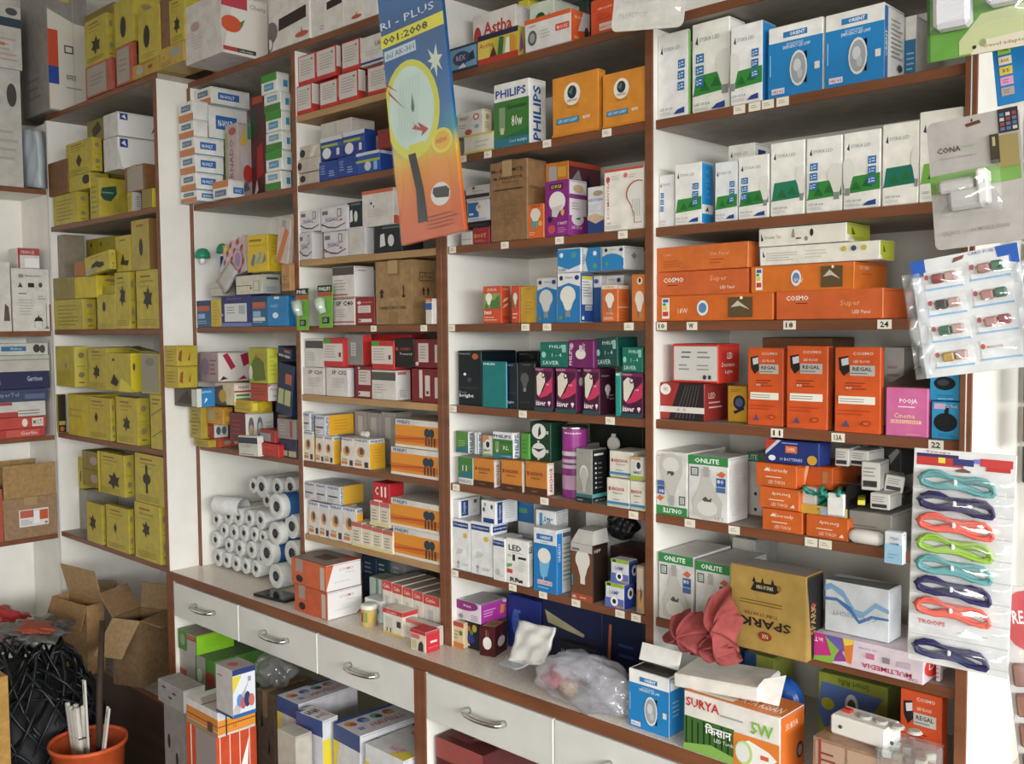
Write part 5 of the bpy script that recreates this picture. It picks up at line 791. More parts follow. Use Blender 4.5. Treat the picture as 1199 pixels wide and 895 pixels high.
# folded white packet leaning on the maroon carton
p0 = atZ(*px(450, 372), z); p1 = atZ(*px(592, 384), z)
def sheet(name, quad, m, label, cat, nx=14, ny=14, amp=.006, seed=1, thick=.004, parent=None):
    rnd = random.Random(seed); ph = [rnd.random()*6.28 for _ in range(6)]; q0, q1, q2, q3 = [Vector(p) for p in quad]; V = []; F = []
    nrm = (q1-q0).cross(q3-q0).normalized()
    for i in range(ny+1):
        for j in range(nx+1):
            u_, v_ = j/nx, i/ny; p = q0*(1-u_)*(1-v_)+q1*u_*(1-v_)+q2*u_*v_+q3*(1-u_)*v_
            V.append(p+nrm*amp*(math.sin(7*u_+5*v_+ph[0])+.6*math.sin(13*u_-8*v_+ph[1])+.5*math.sin(17*v_+ph[2])))
    for i in range(ny):
        for j in range(nx): F.append((i*(nx+1)+j, i*(nx+1)+j+1, (i+1)*(nx+1)+j+1, (i+1)*(nx+1)+j))
    n = len(V); V += [p-nrm*thick for p in V]; F += [tuple(n+a for a in f)[::-1] for f in F]
    rim = [j for j in range(nx+1)]+[i*(nx+1)+nx for i in range(1, ny+1)]+[ny*(nx+1)+j for j in range(nx-1, -1, -1)]+[i*(nx+1) for i in range(ny-1, 0, -1)]
    for k in range(len(rim)): a, b = rim[k], rim[(k+1) % len(rim)]; F.append((b, a, a+n, b+n))
    org = Vector((sum(p.x for p in (q0, q1, q2, q3))/4, sum(p.y for p in (q0, q1, q2, q3))/4, min(p.z for p in V)))
    o = link(name, [p-org for p in V], F, [m], loc=org if not parent else (0, 0, 0), smooth=True, parent=parent)
    if parent: o.location = org-parent.location
    if label: tag(o, label, cat)
    return o
def P3(u, v, Y): return atY(*px(u, v), Y)
pk = sheet('paper_packet', [P3(446, 366, 1.535), P3(600, 384, 1.545), P3(660, 215, 1.60), P3(492, 182, 1.60)], mat('dcdad4', .5, 'card'), 'folded white paper packet leaning behind the clear bag', 'packet', amp=.003, thick=.006, seed=4)
for du, dv in ((0, 0), (.012, -.02)): pass
sheet('clear_packet', [P3(405, 375, 1.51), P3(470, 402, 1.505), P3(560, 372, 1.545), P3(440, 340, 1.555)], mat('b9c4cc', .2, 'milky'), 'small flat clear plastic packet on the counter in front of white packet', 'packet', amp=.0015, thick=.003, seed=9)
# polythene bag with red goods inside
bag = tag(empty('polythene_bag', (P3(790, 470, 1.56).x, 1.58, z)), 'crumpled clear polythene bag with a red item inside on the counter', 'bag')
def blob(name, par, cen, rx, ry, rz, m, seed, amp=.18, n=48, mm=30, flat=True):
    rnd = random.Random(seed); ph = [rnd.random()*6.28 for _ in range(8)]; V = []; F = []
    for i in range(mm+1):
        th = math.pi*i/mm
        for j in range(n):
            a = 2*math.pi*j/n
            k = 1+amp*(.5*math.sin(3*a+ph[0]+2*th)+.45*math.sin(7*a-4*th+ph[1])+.3*math.sin(12*a+9*th+ph[2])+.3*math.sin(5*th+ph[3]))*math.sin(th)
            zz = cen[2]+rz*math.cos(th)*k
            V.append((cen[0]+rx*k*math.sin(th)*math.cos(a), cen[1]+ry*k*math.sin(th)*math.sin(a), max(.001, zz) if flat else zz))
    for i in range(mm):
        for j in range(n): F.append((i*n+j, (i+1)*n+j, (i+1)*n+(j+1) % n, i*n+(j+1) % n))
    return link(name, V, F, [m], smooth=True, parent=par)
blob('film', bag, (.02, -.035, .045), .115, .06, .058, mat('c9c8d0', .10, 'milky'), 31, .2)
blob('film', bag, (.085, -.03, .03), .055, .04, .036, mat('d4d4da', .08, 'milky'), 33, .3)
blob('film', bag, (-.0, -.03, .072), .06, .036, .026, mat('d0d0d8', .08, 'milky'), 34, .35)
blob('red_item', bag, (-.07, -.02, .03), .042, .03, .026, mat('b04a55', .4, 'card'), 35, .2)
blob('tan_item', bag, (-.03, -.035, .02), .02, .016, .016, mat('b08a5a', .5, 'card'), 36, .2)
# ================================================================== wall bay 2
crop(190, 0, 5.594); z = K[1]
B('appliance_carton', 145, 382, 690, -60, z, 345, auto=True, free=True, label='big white appliance carton with tomato picture overhanging the top shelf', base='c9c2be', kind='dusty', F=[('ln', .2, .2, .5, .45, 5, 'aca6a2'), ('e', .3, .6, .12, .08, 'b0908a')], Rb='d8d2c8', R=[('r', -.0, .78, .55, 1, 'b8384a'), ('e', .2, .5, .22, .14, 'c8502c'), ('p', [(.38, .55), (.5, .62), (.42, .46)], '5a7a3a'), ('t', 'Cheru', .6, .82, .08, '8a8480', dict(w=.34)), ('r', .02, .05, .32, .12, 'b03a34'), ('r', .32, .05, .72, .12, '3a3436'), ('t', 'Coffee maker', .36, .065, .035, 'd8d0c8', dict(w=.3))], dmax=.30)
wh = lambda dark, red: ([('p', dark, '2e2424')] if dark else [])+([('p', ell(red[0], red[1], .16, .05), 'b0503c'), ('p', [(red[0]-.02, red[1]+.05), (red[0]+.02, red[1]+.05), (red[0], red[1]+.14)], 'b0503c')] if red else [])
G = 'white cartons with red labels on the top shelf'
B('appliance_carton', 695, 958, .2, -120, z, 255, Y=1.600, free=True, label='white carton with dark slanted panel and red label, above the blue-labelled boxes', group=G, base='d2cdc6', F=[('e', .06, .34, .16, .2, '6a6468'), ('e', .0, .13, .1, .14, '55505a'), ('e', .02, .13, .06, .1, 'cfcac4')]+wh([(.25, .32), (.93, .4), (.93, .62), (.26, .54)], (.82, .12)), dmax=.2)
crop(335, 0, 5.595)
B('appliance_carton', 156, 374, .2, -150, z, 152, Y=1.606, label='white carton with black patch in the middle of the top shelf', free=True, group=G, base='d0cbc5', F=wh([(.5, .46), (.95, .5), (.95, .66), (.5, .62)], None)+[('ln', .3, .08, .45, .2, 2, '8a8480')])
B('appliance_carton', 377, 592, .2, -180, z, 98, Y=1.606, label='white carton with red hook-shaped label beside the blue racket pack', group=G, base='d2cdc7', F=wh(None, (.38, .13)))
z = K[2]
rw = [('r', .05, .14, .95, .95, 'c9c2bd'), ('ln', .18, .3, .85, .85, 6, 'a29a96'), ('e', .82, .8, .05, .04, '6a6462')]
G = 'red-bordered white boxes'
rows = [(50, 165, 215, 540, 712, 'first from the post'), (216, 336, .06, 508, 668, 'second from the post'), (339, 470, 520, 449, 640, 'third from the post'), (529, 672, .06, 405, 590, 'closest to the racket pack')]
low = []
for x0, x1, x2, t, b, w_ in rows: low.append(B('switch_box', x0, x1, x2, t, z, b, Y=1.607, label='red-bordered white box in the lower row, '+w_, group=G, base='c0302c', F=rw, Rb='c8342c', R=[('r', .02, .3, .98, .98, 'dad4cc')], dmax=.06))
u = max(top(o) for o in low)
for (x0, x1, x2, t, b, w_) in [(70, 191, .06, 336, 510, 'over the first'), (194, 326, 358, 290, 475, 'over the second'), (361, 480, .06, 243, 440, 'beside the white and blue box')]:
    B('switch_box', x0, x1, x2, t, u+.0004, b, Y=1.613, label='red-bordered white box in the upper row, '+w_, group=G, base='c0302c', F=rw, Rb='c8342c', R=[('r', .02, .3, .98, .98, 'dad4cc')], dmax=.06)
B('carton', 484, 665, .06, 195, u+.0004, 350, Y=1.613, label='white carton with blue foot on the red-bordered boxes behind the racket pack', base='d0ccc8', F=[('r', 0, .06, .9, .14, '2a3a80'), ('t', 'LARK', .55, .6, .16, '5a5654', dict(w=.35)), ('ln', .2, .3, .8, .5, 2, 'b4b0ac')])
crop(335, 120, 4.97); z = K[3]
# short beige lamp rolls end-on
ta = B('tube_box', 62, 190, .1, 395, z, 482, Y=1.609, label='beige wrapped tube pack at the bottom of three by the post', group='beige tube packs', base='b5aa9c', kind='dusty', F=[('e', .2, .5, .14, .3, '3a2c28')])
tb = B('tube_box', 40, 190, .1, 312, top(ta)+.0004, 396, Y=1.606, label='beige wrapped tube pack in the middle of three by the post', group='beige tube packs', base='b8ada0', kind='dusty', F=[('e', .1, .5, .1, .3, '3a2c28')])
B('tube_box', 78, 192, .1, 235, top(tb)+.0004, 308, Y=1.612, label='beige wrapped tube pack at the top of three by the post', group='beige tube packs', base='b8ae9e', kind='dusty', F=[('e', .14, .45, .14, .3, '3a2c28'), ('p', [(.5, .1), (.7, .1), (.95, .9), (.7, .9)], 'd0c8bc')])
bb_ = [('r', 0, .82, 1, 1, 'c4c6cc'), ('r', 0, .5, 1, .72, '3a5a8a'), ('r', .05, .58, .8, .68, '9ab03a'), ('e', .3, .3, .2, .24, 'd4d4d4'), ('r', .75, .15, .88, .45, 'c8ccd4')]
bs_ = [('ln', .1, .3, .4, .7, 3, '8aa0d0'), ('ln', .55, .15, .9, .5, 3, 'a8b8dc'), ('t', '12V', .1, .7, .12, '9ab0dc', dict(w=.25))]
G = 'blue switch boxes'
l1 = B('switch_box', 190, 298, .06, 330, z, 447, Y=1.607, label='plain blue box on the shelf, lower row, first from the beige packs', group=G, base='1c3f92', F=bs_)
l2 = B('switch_box', 300, 404, .06, 302, z, 440, Y=1.607, label='plain blue box on the shelf, lower row, second from the beige packs', group=G, base='1c3f92', F=bs_)
l3 = B('switch_box', 407, 545, 658, 272, z, 420, Y=1.607, label='blue box with white top edge and round picture in the lower row', group=G, base='2350a8', F=[('r', 0, .85, .3, 1, 'c4c6cc'), ('r', .3, .86, 1, 1, 'c4c6cc'), ('r', 0, .52, 1, .64, '9ab03a'), ('e', .5, .32, .14, .22, 'c4c4c4'), ('r', .75, .1, .9, .5, '8ab0d8')], Rb='1c3f92', R=[('r', .02, .84, .98, .98, 'b4b8c4'), ('t', 'SEA', .3, .86, .1, '3a4a80', dict(w=.4))], dmax=.08)
u = max(top(l1), top(l2))+.0005
k1_ = B('switch_box', 198, 326, .06, 185, u, 318, Y=1.612, label='blue box with round picture in the upper row under the white carton', group=G, base='1f3a8c', F=bb_)
B('switch_box', 329, 456, 524, 150, u, 300, Y=1.612, label='blue box with round picture in the upper row beside the red carton', group=G, base='1f3a8c', F=bb_, Rb='1c3f92', dmax=.06)
B('carton', 198, 378, .08, 84, top(k1_)+.0005, 180, Y=1.622, label='plain white carton on top of the blue boxes', base='bdb6ae', F=[('r', .5, 0, .52, 1, '9a948c')])
B('carton', 530, 662, .08, 135, top(l3)+.0005, 255, Y=1.615, label='dark red carton on the blue boxes behind the racket pack', base='8e2424', F=[('e', .85, .2, .06, .12, 'd8c8b8'), ('r', 0, .86, 1, 1, '6a3a30')])
z = K[4]; br = [('r', .06, .7, .28, .85, '6a6270'), ('r', .64, .55, .8, .9, '8a8288'), ('r', .68, .6, .76, .85, 'cfc8cc'), ('p', [(.02, .3), (.3, .14), (.6, .1), (.95, .26), (.95, .3), (.6, .15), (.3, .2), (.02, .36)], '4a3e48'), ('p', [(.1, .36), (.5, .44), (.8, .36), (.5, .5)], '8a7ab0'), ('t', 'REXY', .2, .42, .14, '7a80a8', dict(w=.5))]
G = 'white bracket boxes'
d1 = B('bracket_box', 42, 152, 215, 752, z, 888, Y=1.606, label='white box with dark scribble print, lower row at the post', group=G, base='c9c4c6', F=br, Rb='d6d4d2', dmax=.08)
d2 = B('bracket_box', 217, 354, .07, 742, z, 880, Y=1.606, label='white box with dark scribble print, lower row beside the plain carton', group=G, base='c9c4c6', F=br+[('r', .05, .2, .25, .24, 'b84a44'), ('r', .7, .3, .8, .36, 'b84a44')])
B('bracket_box', 36, 196, .07, 616, top(d1)+.0004, 752, Y=1.610, label='white box with dark scribble print, upper row at the post', group=G, base='cdc9ca', F=br)
B('bracket_box', 201, 352, .07, 594, top(d2)+.0004, 742, Y=1.606, label='white box with purple scribble print, upper row beside the dark box', group=G, base='cdc9cc', F=br+[('r', .75, .4, .85, .46, 'b84a5a')])
d3 = B('carton', 357, 457, 510, 718, z, 878, Y=1.607, label='plain white carton in the lower row under the dark box', base='c4bfba', Rb='d4d2d0', dmax=.06)
dk_ = [('p', [(.2, .2), (.4, .25), (.36, .7), (.22, .66)], 'd4d4d2'), ('e', .6, .42, .11, .22, 'd0d0ce'), ('r', .3, .86, .9, .93, '5a6a74')]
d4 = B('carton', 512, 676, .07, 702, z, 862, Y=1.607, label='black box with white shapes in the lower row by the racket pack', base='1b222a', F=dk_)
B('carton', 352, 441, .06, 572, top(d3)+.0004, 716, Y=1.615, label='black box with white shapes in the upper row', base='18242e', F=dk_)
B('carton', 441, 622, 672, 492, top(d4)+.0004, 700, Y=1.612, label='white box with orange top edge and small black print in the upper row', base='d2cdc8', F=[('r', 0, .9, 1, 1, 'c8603a'), ('e', .3, .64, .03, .04, '2a2a2a'), ('e', .38, .55, .02, .03, '2a2a2a'), ('ln', .2, .25, .8, .5, 4, 'b8b0ac')], R=[('r', .02, .02, .98, .25, 'c85a38')], dmax=.06)
crop(335, 280, 5.995); z = K[5]
car = [('r', .02, .72, .98, .98, '4a4442'), ('ln', .08, .2, .7, .6, 4, 'a09894'), ('r', 0, .06, .7, .1, 'b03a34')]
cw = B('toner_box', 330, 479, .1, 408, z, 612, Y=1.609, label='white and red box with black code lettering under the grey-topped box', base='cfc9c5', F=[('t', 'SP C40', .12, .7, .17, '2a2422', dict(w=.82, bold=1)), ('r', 0, .94, 1, .98, 'b03a34'), ('ln', .1, .28, .7, .6, 4, 'a8a09c'), ('r', 0, .1, 1, .14, 'b03a34')])
B('toner_box', 322, 478, 618, 187, top(cw)+.0004, 403, Y=1.609, label='white box with dark grey band on the code-lettered box beside the brown carton', base='d0cac6', F=car, Rb='d8d5d2', R=[('ln', .15, .82, .7, .9, 1, 'a84a44')], dmax=.08)
B('toner_box', 482, 618, .06, 345, z, 606, Y=1.612, label='dark red box with white labels beside the brown carton', base='8f2226', F=[('e', .22, .8, .1, .06, 'e0c8c4'), ('r', .35, .78, .9, .84, 'b85a54'), ('r', .16, .44, .82, .7, 'd2c6c2'), ('ln', .22, .48, .76, .66, 3, 'a89490'), ('r', .2, .1, .88, .22, 'd8ccc8'), ('e', .27, .16, .05, .04, '6a2a2a')], h=top(cw)-z-.001)
B('carton', 626, 881, 1055, 112, z, 602, Y=1.608, h=K[4]-TH-K[5]-.004, label='brown cardboard carton with handling marks filling the shelf by the post', base='9c7a4f', kind='carton', F=[('r', .38, .76, .68, .99, '8a6840'), ('r', .36, 0, .62, .2, '8a6840'), ('t', 'HANDLE WITH CARE', .12, .24, .05, '3a2a1c', dict(w=.72)), ('p', [(.14, .42), (.22, .42), (.22, .5), (.26, .5), (.18, .57), (.1, .5), (.14, .5)], '3a2a1c'), ('r', .74, .42, .82, .46, '3a2a1c'), ('r', .765, .46, .795, .6, '3a2a1c'), ('e', .5, .5, .1, .08, '8f6d46')], R=[('t', 'QTY 80', .36, .7, .06, '3a2a1c', dict(w=.45)), ('r', .3, .67, .32, .8, '3a2a1c'), ('r', .85, .67, .87, .8, '3a2a1c'), ('r', .3, .67, .87, .68, '3a2a1c'), ('r', .3, .79, .87, .8, '3a2a1c'), ('p', [(.42, .45), (.48, .45), (.48, .52), (.52, .52), (.45, .58), (.38, .52), (.42, .52)], '3a2a1c'), ('p', [(.6, .45), (.66, .45), (.66, .52), (.7, .52), (.63, .58), (.56, .52), (.6, .52)], '3a2a1c')], dmax=.16)
B('lamp_box', 976, 1062, .02, 415, z, 600, Y=1.586, label='small white and orange box standing before the brown carton at the post', base='d2ccc4', F=[('r', 0, .86, 1, 1, 'b85a34'), ('r', 0, .56, 1, .82, '2a5a9a'), ('t', 'MEW', .2, .86, .1, 'e8d0c0', dict(w=.6))])
# two blister torches hanging on the edge
def blister(u0, u1, v0, v1, Y, label, txt):
    a = P3(u0, v0, Y); b = P3(u1, v1, Y); w, h = b.x-a.x, a.z-b.z; cx_, zb = (a.x+b.x)/2, b.z
    t = tag(empty('torch_blister', (cx_, Y, zb)), label, 'torch pack', 'hanging torch packs')
    mb = MB(); mb.add([(-w*.45, 0, h), (w*.5, 0, h), (w*.42, 0, 0), (-w*.4, 0, .0), (-w*.45, .002, h), (w*.5, .002, h), (w*.42, .002, 0), (-w*.4, .002, 0)], [(0, 3, 2, 1), (4, 5, 6, 7), (0, 1, 5, 4), (1, 2, 6, 5), (2, 3, 7, 6), (3, 0, 4, 7)], mat('6fae3a', .4, 'card'))
    f = Face(mb, (-w*.45, 0, 0), (1, 0, 0), (0, 0, 1), (0, -1, 0), w*.9, h)
    paint(f, [('r', 0, .84, 1, 1, '1d1f22'), ('t', txt, .1, .87, .09, 'e0e4e0', dict(w=.8, bold=1)), ('r', 0, .74, 1, .83, 'b8452c'), ('r', .3, .1, .8, .25, '1c2a1c'), ('t', 'LED', .38, .14, .08, 'c8d8b8', dict(w=.3))])
    mb.build('card', t)
    m2 = MB(); m2.tube([(-w*.1, -.012, h*.66), (-.0, -.015, h*.5), (w*.12, -.013, h*.34)], .01, mat('b8c4b4', .3, 'plain'), 10, rs=[.016, .013, .009]); m2.build('torch', t, smooth=True)
    m3 = MB(); m3.tube([(-w*.1, -.012, h*.70), (0, -.016, h*.5), (w*.12, -.014, h*.30)], .012, mat('d4e0d4', .1, 'film'), 12, rs=[.019, .016, .013]); m3.build('blister', t, smooth=True)
blister(62, 165, 350, 640, 1.588, 'lime and green blister torch pack hanging over the post edge', 'PHIL')
blister(216, 332, 328, 622, 1.59, 'lime and black blister torch pack hanging beside the toner boxes', 'PHILIPS')
B('carton', 100, 320, .1, 300, z, 600, Y=1.72, label='dull brown carton behind the hanging torch packs', base='7d5f46', kind='carton')

crop(335, 380, 4.71); z = K[6]
tc = lambda t: [('t', t, .26, .76, .14, '2a2624', dict(w=.66, bold=1)), ('ln', .25, .3, .85, .65, 5, 'a8a09c')]
G = 'toner boxes'
n1 = B('toner_box', 92, 208, .08, 240, z, 402, Y=1.609, label='white toner box with black code lettering, lower row at the post', group=G, base='cfc8c4', F=tc('SP C20'))
n2 = B('toner_box', 221, 341, 375, 241, z, 409, Y=1.607, label='white toner box with black code lettering, lower row, second along', group=G, base='d0cac6', F=tc('SP C32'), Rb='d8d5d2', dmax=.05)
n3 = B('toner_box', 377, 470, .07, 232, z, 412, Y=1.610, label='dark red toner box with white label, lower row', group=G, base='7c1c22', F=[('r', .24, .42, .95, .88, 'c8bcb6'), ('ln', .3, .5, .8, .85, 4, '8a7874'), ('r', .24, .06, .92, .22, 'd0c4be'), ('e', .3, .14, .05, .04, '6a2a2a'), ('e', .3, .94, .07, .03, 'd0c4be')])
n4 = B('toner_box', 471, 606, 686, 256, z, 420, Y=1.607, label='white toner box with dark grey band, lower row', group=G, base='d0cbc4', F=[('r', .02, .66, .98, .94, '4c5048'), ('ln', .1, .2, .6, .55, 4, 'a8a09c'), ('e', .3, .42, .02, .02, '3a3a3a')], Rb='d6d4ce', R=[('r', .1, .86, .7, .94, 'c06a60'), ('ln', .2, .1, .8, .35, 4, '8a8a86')], dmax=.06)
n5 = B('toner_box', 690, 838, .07, 246, z, 428, Y=1.607, label='dark red toner box with two white labels, lower row at the post', group=G, base='7a1a22', F=[('r', .3, .1, .42, .95, 'd0c4c0'), ('r', .52, .2, .7, .8, 'cabcb8'), ('e', .61, .3, .05, .05, '6a2a2a'), ('r', .88, .15, 1, .75, 'c8b8b4'), ('e', .36, .1, .05, .05, '7a1a22')])
red = [('r', 0, .82, .35, .96, '2f9a34'), ('r', 0, .2, .95, .8, 'cfc6be'), ('ln', .08, .3, .7, .75, 5, 'a09690'), ('r', .78, .35, .88, .5, '5a3028')]
m1_ = B('toner_box', 105, 205, .07, 78, top(n1)+.0004, 236, Y=1.612, label='white toner box with dark grey band, upper row at the post', group=G, base='cdc7c2', F=[('r', .02, .66, .98, .92, '4a4644'), ('ln', .1, .2, .7, .55, 4, 'a8a09c')])
m2_ = B('toner_box', 205, 317, .06, 74, top(n2)+.0004, 234, Y=1.612, label='red box with white panel and green corner, upper row, closer to the post', group=G, base='c42a2a', F=red)
B('toner_box', 320, 421, 472, 56, max(top(n2), top(n3))+.0004, 214, Y=1.625, label='grey and bright red toner box in the upper row', group=G, base='86837f', F=[('r', .36, .3, .64, .74, 'b4b0ac'), ('ln', .42, .34, .6, .7, 4, '8a8682')], Rb='d0342f', dmax=.06)
B('toner_box', 471, 593, .06, 88, top(n4)+.0004, 249, Y=1.609, label='red box with white panel and green corner, upper row by the black box', group=G, base='c42a2a', F=red)
B('toner_box', 597, 704, .06, 76, max(top(n4), top(n5))+.0004, 244, Y=1.612, label='black box with red name lettering in the upper row', group=G, base='151314', F=[('t', 'AMD', .3, .58, .1, 'b8403a', dict(w=.55)), ('r', .06, .58, .2, .68, 'c8342c'), ('t', 'Powered', .3, .42, .08, 'd8d4d0', dict(w=.6))])
B('toner_box', 705, 838, .06, 80, top(n5)+.0004, 240, Y=1.609, label='dark red box with white label panel in the upper row at the post', group=G, base='74181f', F=[('r', .18, .2, .6, .85, 'c4b8b2'), ('ln', .24, .3, .54, .78, 5, '8a7a76'), ('e', .14, .14, .07, .07, 'd0c4c0'), ('r', .88, .2, 1, .8, 'c4b8b2')])
B('toner_box', 440, 690, .05, 52, z, 236, Y=1.70, label='bright red box strip at the back of the toner shelf', base='c0282a')
z = K[7]
pf = [('t', 'PHILIPS', .06, .9, .07, '2f4f96', dict(w=.82, bold=1)), ('p', [(0, 0), (.6, 0), (.85, .25), (.4, .55), (0, .5)], 'dcd2c4'), ('e', .45, .55, .26, .18, 'd8903a'), ('e', .5, .58, .14, .12, '4a505a'), ('r', .05, .08, .5, .18, 'c87a3a'), ('t', '60w', .1, .2, .09, '4a4440', dict(w=.4)), ('r', .68, .06, .92, .24, '3a3430')]
pys = lambda b: [('r', 0, 0, 1, .86, 'dfa41f'), ('t', 'PHILIPS', .08, .88, .08, '2f5fa6', dict(w=.8, bold=1)), ('ln', .2, .2, .8, .7, 5, 'd0941c')]
G = 'white and yellow bulb boxes'
pp = []
for x0, x1, x2, t, b, lab in [(62, 150, 160, 592, 786, 'first'), (162, 209, .05, 616, 796, 'second'), (210, 259, 300, 622, 803, 'third'), (302, 373, .05, 630, 816, 'fourth'), (375, 459, 546, 637, 829, 'last, yellow side')]:
    pp.append(B('bulb_box', x0, x1, x2, t, z, b, Y=1.607, label='white and yellow bulb box, lower row of the upper bulb shelf, '+lab, group=G, base='d8d4cc', F=pf, R=pys(1), dmax=.08))
pt = [('t', 'PHILIPS', .06, .8, .13, '2f4f96', dict(w=.8, bold=1)), ('r', .1, .36, .8, .44, '4a4648'), ('ln', .1, .1, .6, .28, 2, '9a9692')]
B('bulb_box', 62, 131, 157, 486, top(pp[0])+.0004, 588, Y=1.607, label='white bulb box lying on its back in the upper row at the post', group=G, base='c9c6c6', F=pt, R=[('t', 'PHILIPS', .25, .06, .5, '2f6fb6', dict(w=.86, ang=90, bold=1))], dmax=.05)
B('bulb_box', 158, 215, 372, 505, max(top(o) for o in pp[1:3])+.0004, 612, Y=1.607, label='white bulb box lying on its back with long yellow side', group=G, base='c9c6cc', F=pt, R=[('r', .12, 0, 1, 1, 'dfa41f'), ('t', 'PHILIPS', .02, .06, .09, '2f6fb6', dict(w=.86, ang=90, bold=1)), ('ln', .3, .2, .9, .8, 4, 'c88c1c')], dmax=.16)
lp = [('r', 0, 0, 1, .8, 'df8a24'), ('r', 0, .2, 1, .42, 'cf6a1e'), ('p', [(0, .3), (.7, .4), (.7, .34), (0, .26)], 'b84a18'), ('r', 0, 0, 1, .1, 'd8d2c4'), ('t', 'PHILIPS', .06, .84, .12, '4a6a9a', dict(w=.3, bold=1)), ('e', .76, .58, .07, .16, '2a3a4a'), ('e', .86, .58, .06, .16, '2a3a4a')]+[('r', .72+.065*i, .12, .75+.065*i, .42, '3a3434') for i in range(4)]
G = 'long orange bulb multipack cartons'
k0 = B('bulb_carton', 578, 838, .13, 704, z, 866, Y=1.607, label='long orange and white bulb carton, lower one on the upper bulb shelf', group=G, base='d6d0c6', F=lp)
B('bulb_carton', 601, 838, .13, 540, top(k0)+.0004, 690, Y=1.612, label='long orange and white bulb carton, upper one on the upper bulb shelf', group=G, base='d6d0c6', F=lp)
for (x0, x1, t, b, lab) in [(378, 440, 480, 600, 'clear plastic jar packs behind the bulb boxes'), (446, 520, 490, 610, 'clear grey carton behind the bulb boxes in the middle'), (524, 600, 488, 620, 'grey carton behind the bulb boxes by the orange cartons')]:
    B('carton', x0, x1, .06, t, z, b+170, Y=1.70, label=lab, base='9c9894', F=[('r', .3, .5, .7, .9, 'b8b4b0')])
tp = tag(MB().tube([(-.011, 0, .008), (.011, 0, .008)], .008, mat('d8d6d0', .5, 'plain'), 12).build('fuse_plug', None, (P3(436, 600, 1.64).x, 1.64, top(pp[4])+.0006)), 'small white plug lying on top of the bulb boxes', 'plug')

crop(335, 550, 3.89); z = K[8]; G = 'white and yellow bulb boxes'
pp = []
for x0, x1, x2, t, b, lab in [(103, 149, .05, 152, 287, 'first'), (151, 197, .05, 162, 300, 'second'), (199, 257, .05, 170, 315, 'third'), (259, 320, 350, 180, 328, 'fourth')]:
    pp.append(B('bulb_box', x0, x1, x2, t, z, b, Y=1.607, label='white and yellow bulb box, lower row of the plywood shelf, '+lab, group=G, base='cfd0d4', F=pf, R=pys(1), dmax=.05))
for i, (x0, x1, x2, t, b, lab) in enumerate([(82, 132, .1, 62, 142, 'first'), (134, 184, .1, 70, 155, 'second'), (186, 245, 352, 80, 168, 'third, yellow side showing')]):
    B('bulb_box', x0, x1, x2, t, max(top(o) for o in pp)+.0004, b, Y=1.606, label='white bulb box lying on its back on the plywood bulb shelf, '+lab, group=G, base='c5c4c8', F=pt, R=[('r', .12, 0, 1, 1, 'd6a02a'), ('t', 'PHILIPS', .02, .06, .09, '2f6fb6', dict(w=.86, ang=90, bold=1))], dmax=.12)
G = 'long orange bulb multipack cartons'
k0 = B('bulb_carton', 486, 697, .14, 300, z, 428, Y=1.607, label='long orange and white bulb carton, lower one on the plywood shelf', group=G, base='d6d0c6', F=lp)
B('bulb_carton', 476, 697, .14, 165, top(k0)+.0004, 292, Y=1.607, label='long orange and white bulb carton, upper one on the plywood shelf', group=G, base='d6d0c6', F=lp)
ni = [('r', 0, .82, 1, 1, 'c05a58'), ('ln', .2, .2, .8, .7, 4, '8a8274'), ('r', 0, 0, 1, .12, 'd8c88a')]
G = 'small cream night lamp boxes'
nn = []
for i in range(4):
    nn.append(B('night_lamp_box', 298+47*i, 344+47*i, .05, 246+13*i, z, 345+11*i, Y=1.602, label='small cream and red box on the plywood shelf, %s of four in the lower row' % ORD[i], group=G, base='dad0ba', F=ni))
for i in range(2):
    B('night_lamp_box', 381+46*i, 425+46*i, .05, 148+10*i, max(top(o) for o in nn)+.0004, 245+10*i, Y=1.607, label='small cream and red box in the upper row, '+['next to the bulb boxes', 'next to the orange cartons'][i], group=G, base='d6ccb6', F=ni)
B('starter_box', 393, 470, .05, 68, max(top(o) for o in nn)+.055, 138, Y=1.612, label='red box with white letter marks above the small cream boxes', base='c4222a', F=[('t', 'C', .15, .45, .36, 'f0d8d4', dict(w=.2, bold=1)), ('r', .5, .4, .6, .85, 'f0d8d4'), ('r', .72, .4, .82, .85, 'f0d8d4'), ('ln', .1, .1, .8, .3, 1, 'f0d8d4')])

# counter goods of bay 2
z = CT
ob = [('r', .68, .02, .8, .98, '8a8480'), ('e', .2, .3, .12, .14, '2a2422'), ('e', .2, .3, .05, .06, '8a8480')]
obF = [('r', .14, .5, .34, 1, '9a8a80'), ('e', .24, .24, .1, .14, '28201e'), ('r', .84, .04, .96, .9, 'b8aca0')]
obR = [('t', 'COSMO', .35, .7, .1, 'c87a5a', dict(w=.42)), ('t', 'Universe', .55, .58, .07, 'a8a4a0', dict(w=.22)), ('ln', .2, .25, .8, .35, 1, 'ccc8c4')]
o1 = B('fan_carton', 38, 186, 346, 562, z, 690, auto=True, label='orange-red carton with white side, lower of two on the counter', group='orange-red and white cartons', base='c4552f', F=obF, Rb='e0dedc', R=obR, T=[('r', 0, 0, 1, 1, '9a8a80')], dmax=.2)
B('fan_carton', 24, 181, 342, 440, top(o1)+.0005, 560, Y=atZ(*px(186, 690), z).y-.003, label='orange-red carton with white side, upper of two on the counter', group='orange-red and white cartons', base='cc5d33', F=obF, Rb='e2e0de', R=obR, T=[('r', .02, .02, .98, .98, '8a7f76'), ('r', .3, .3, .7, .7, '5a4a40')], dmax=.2)
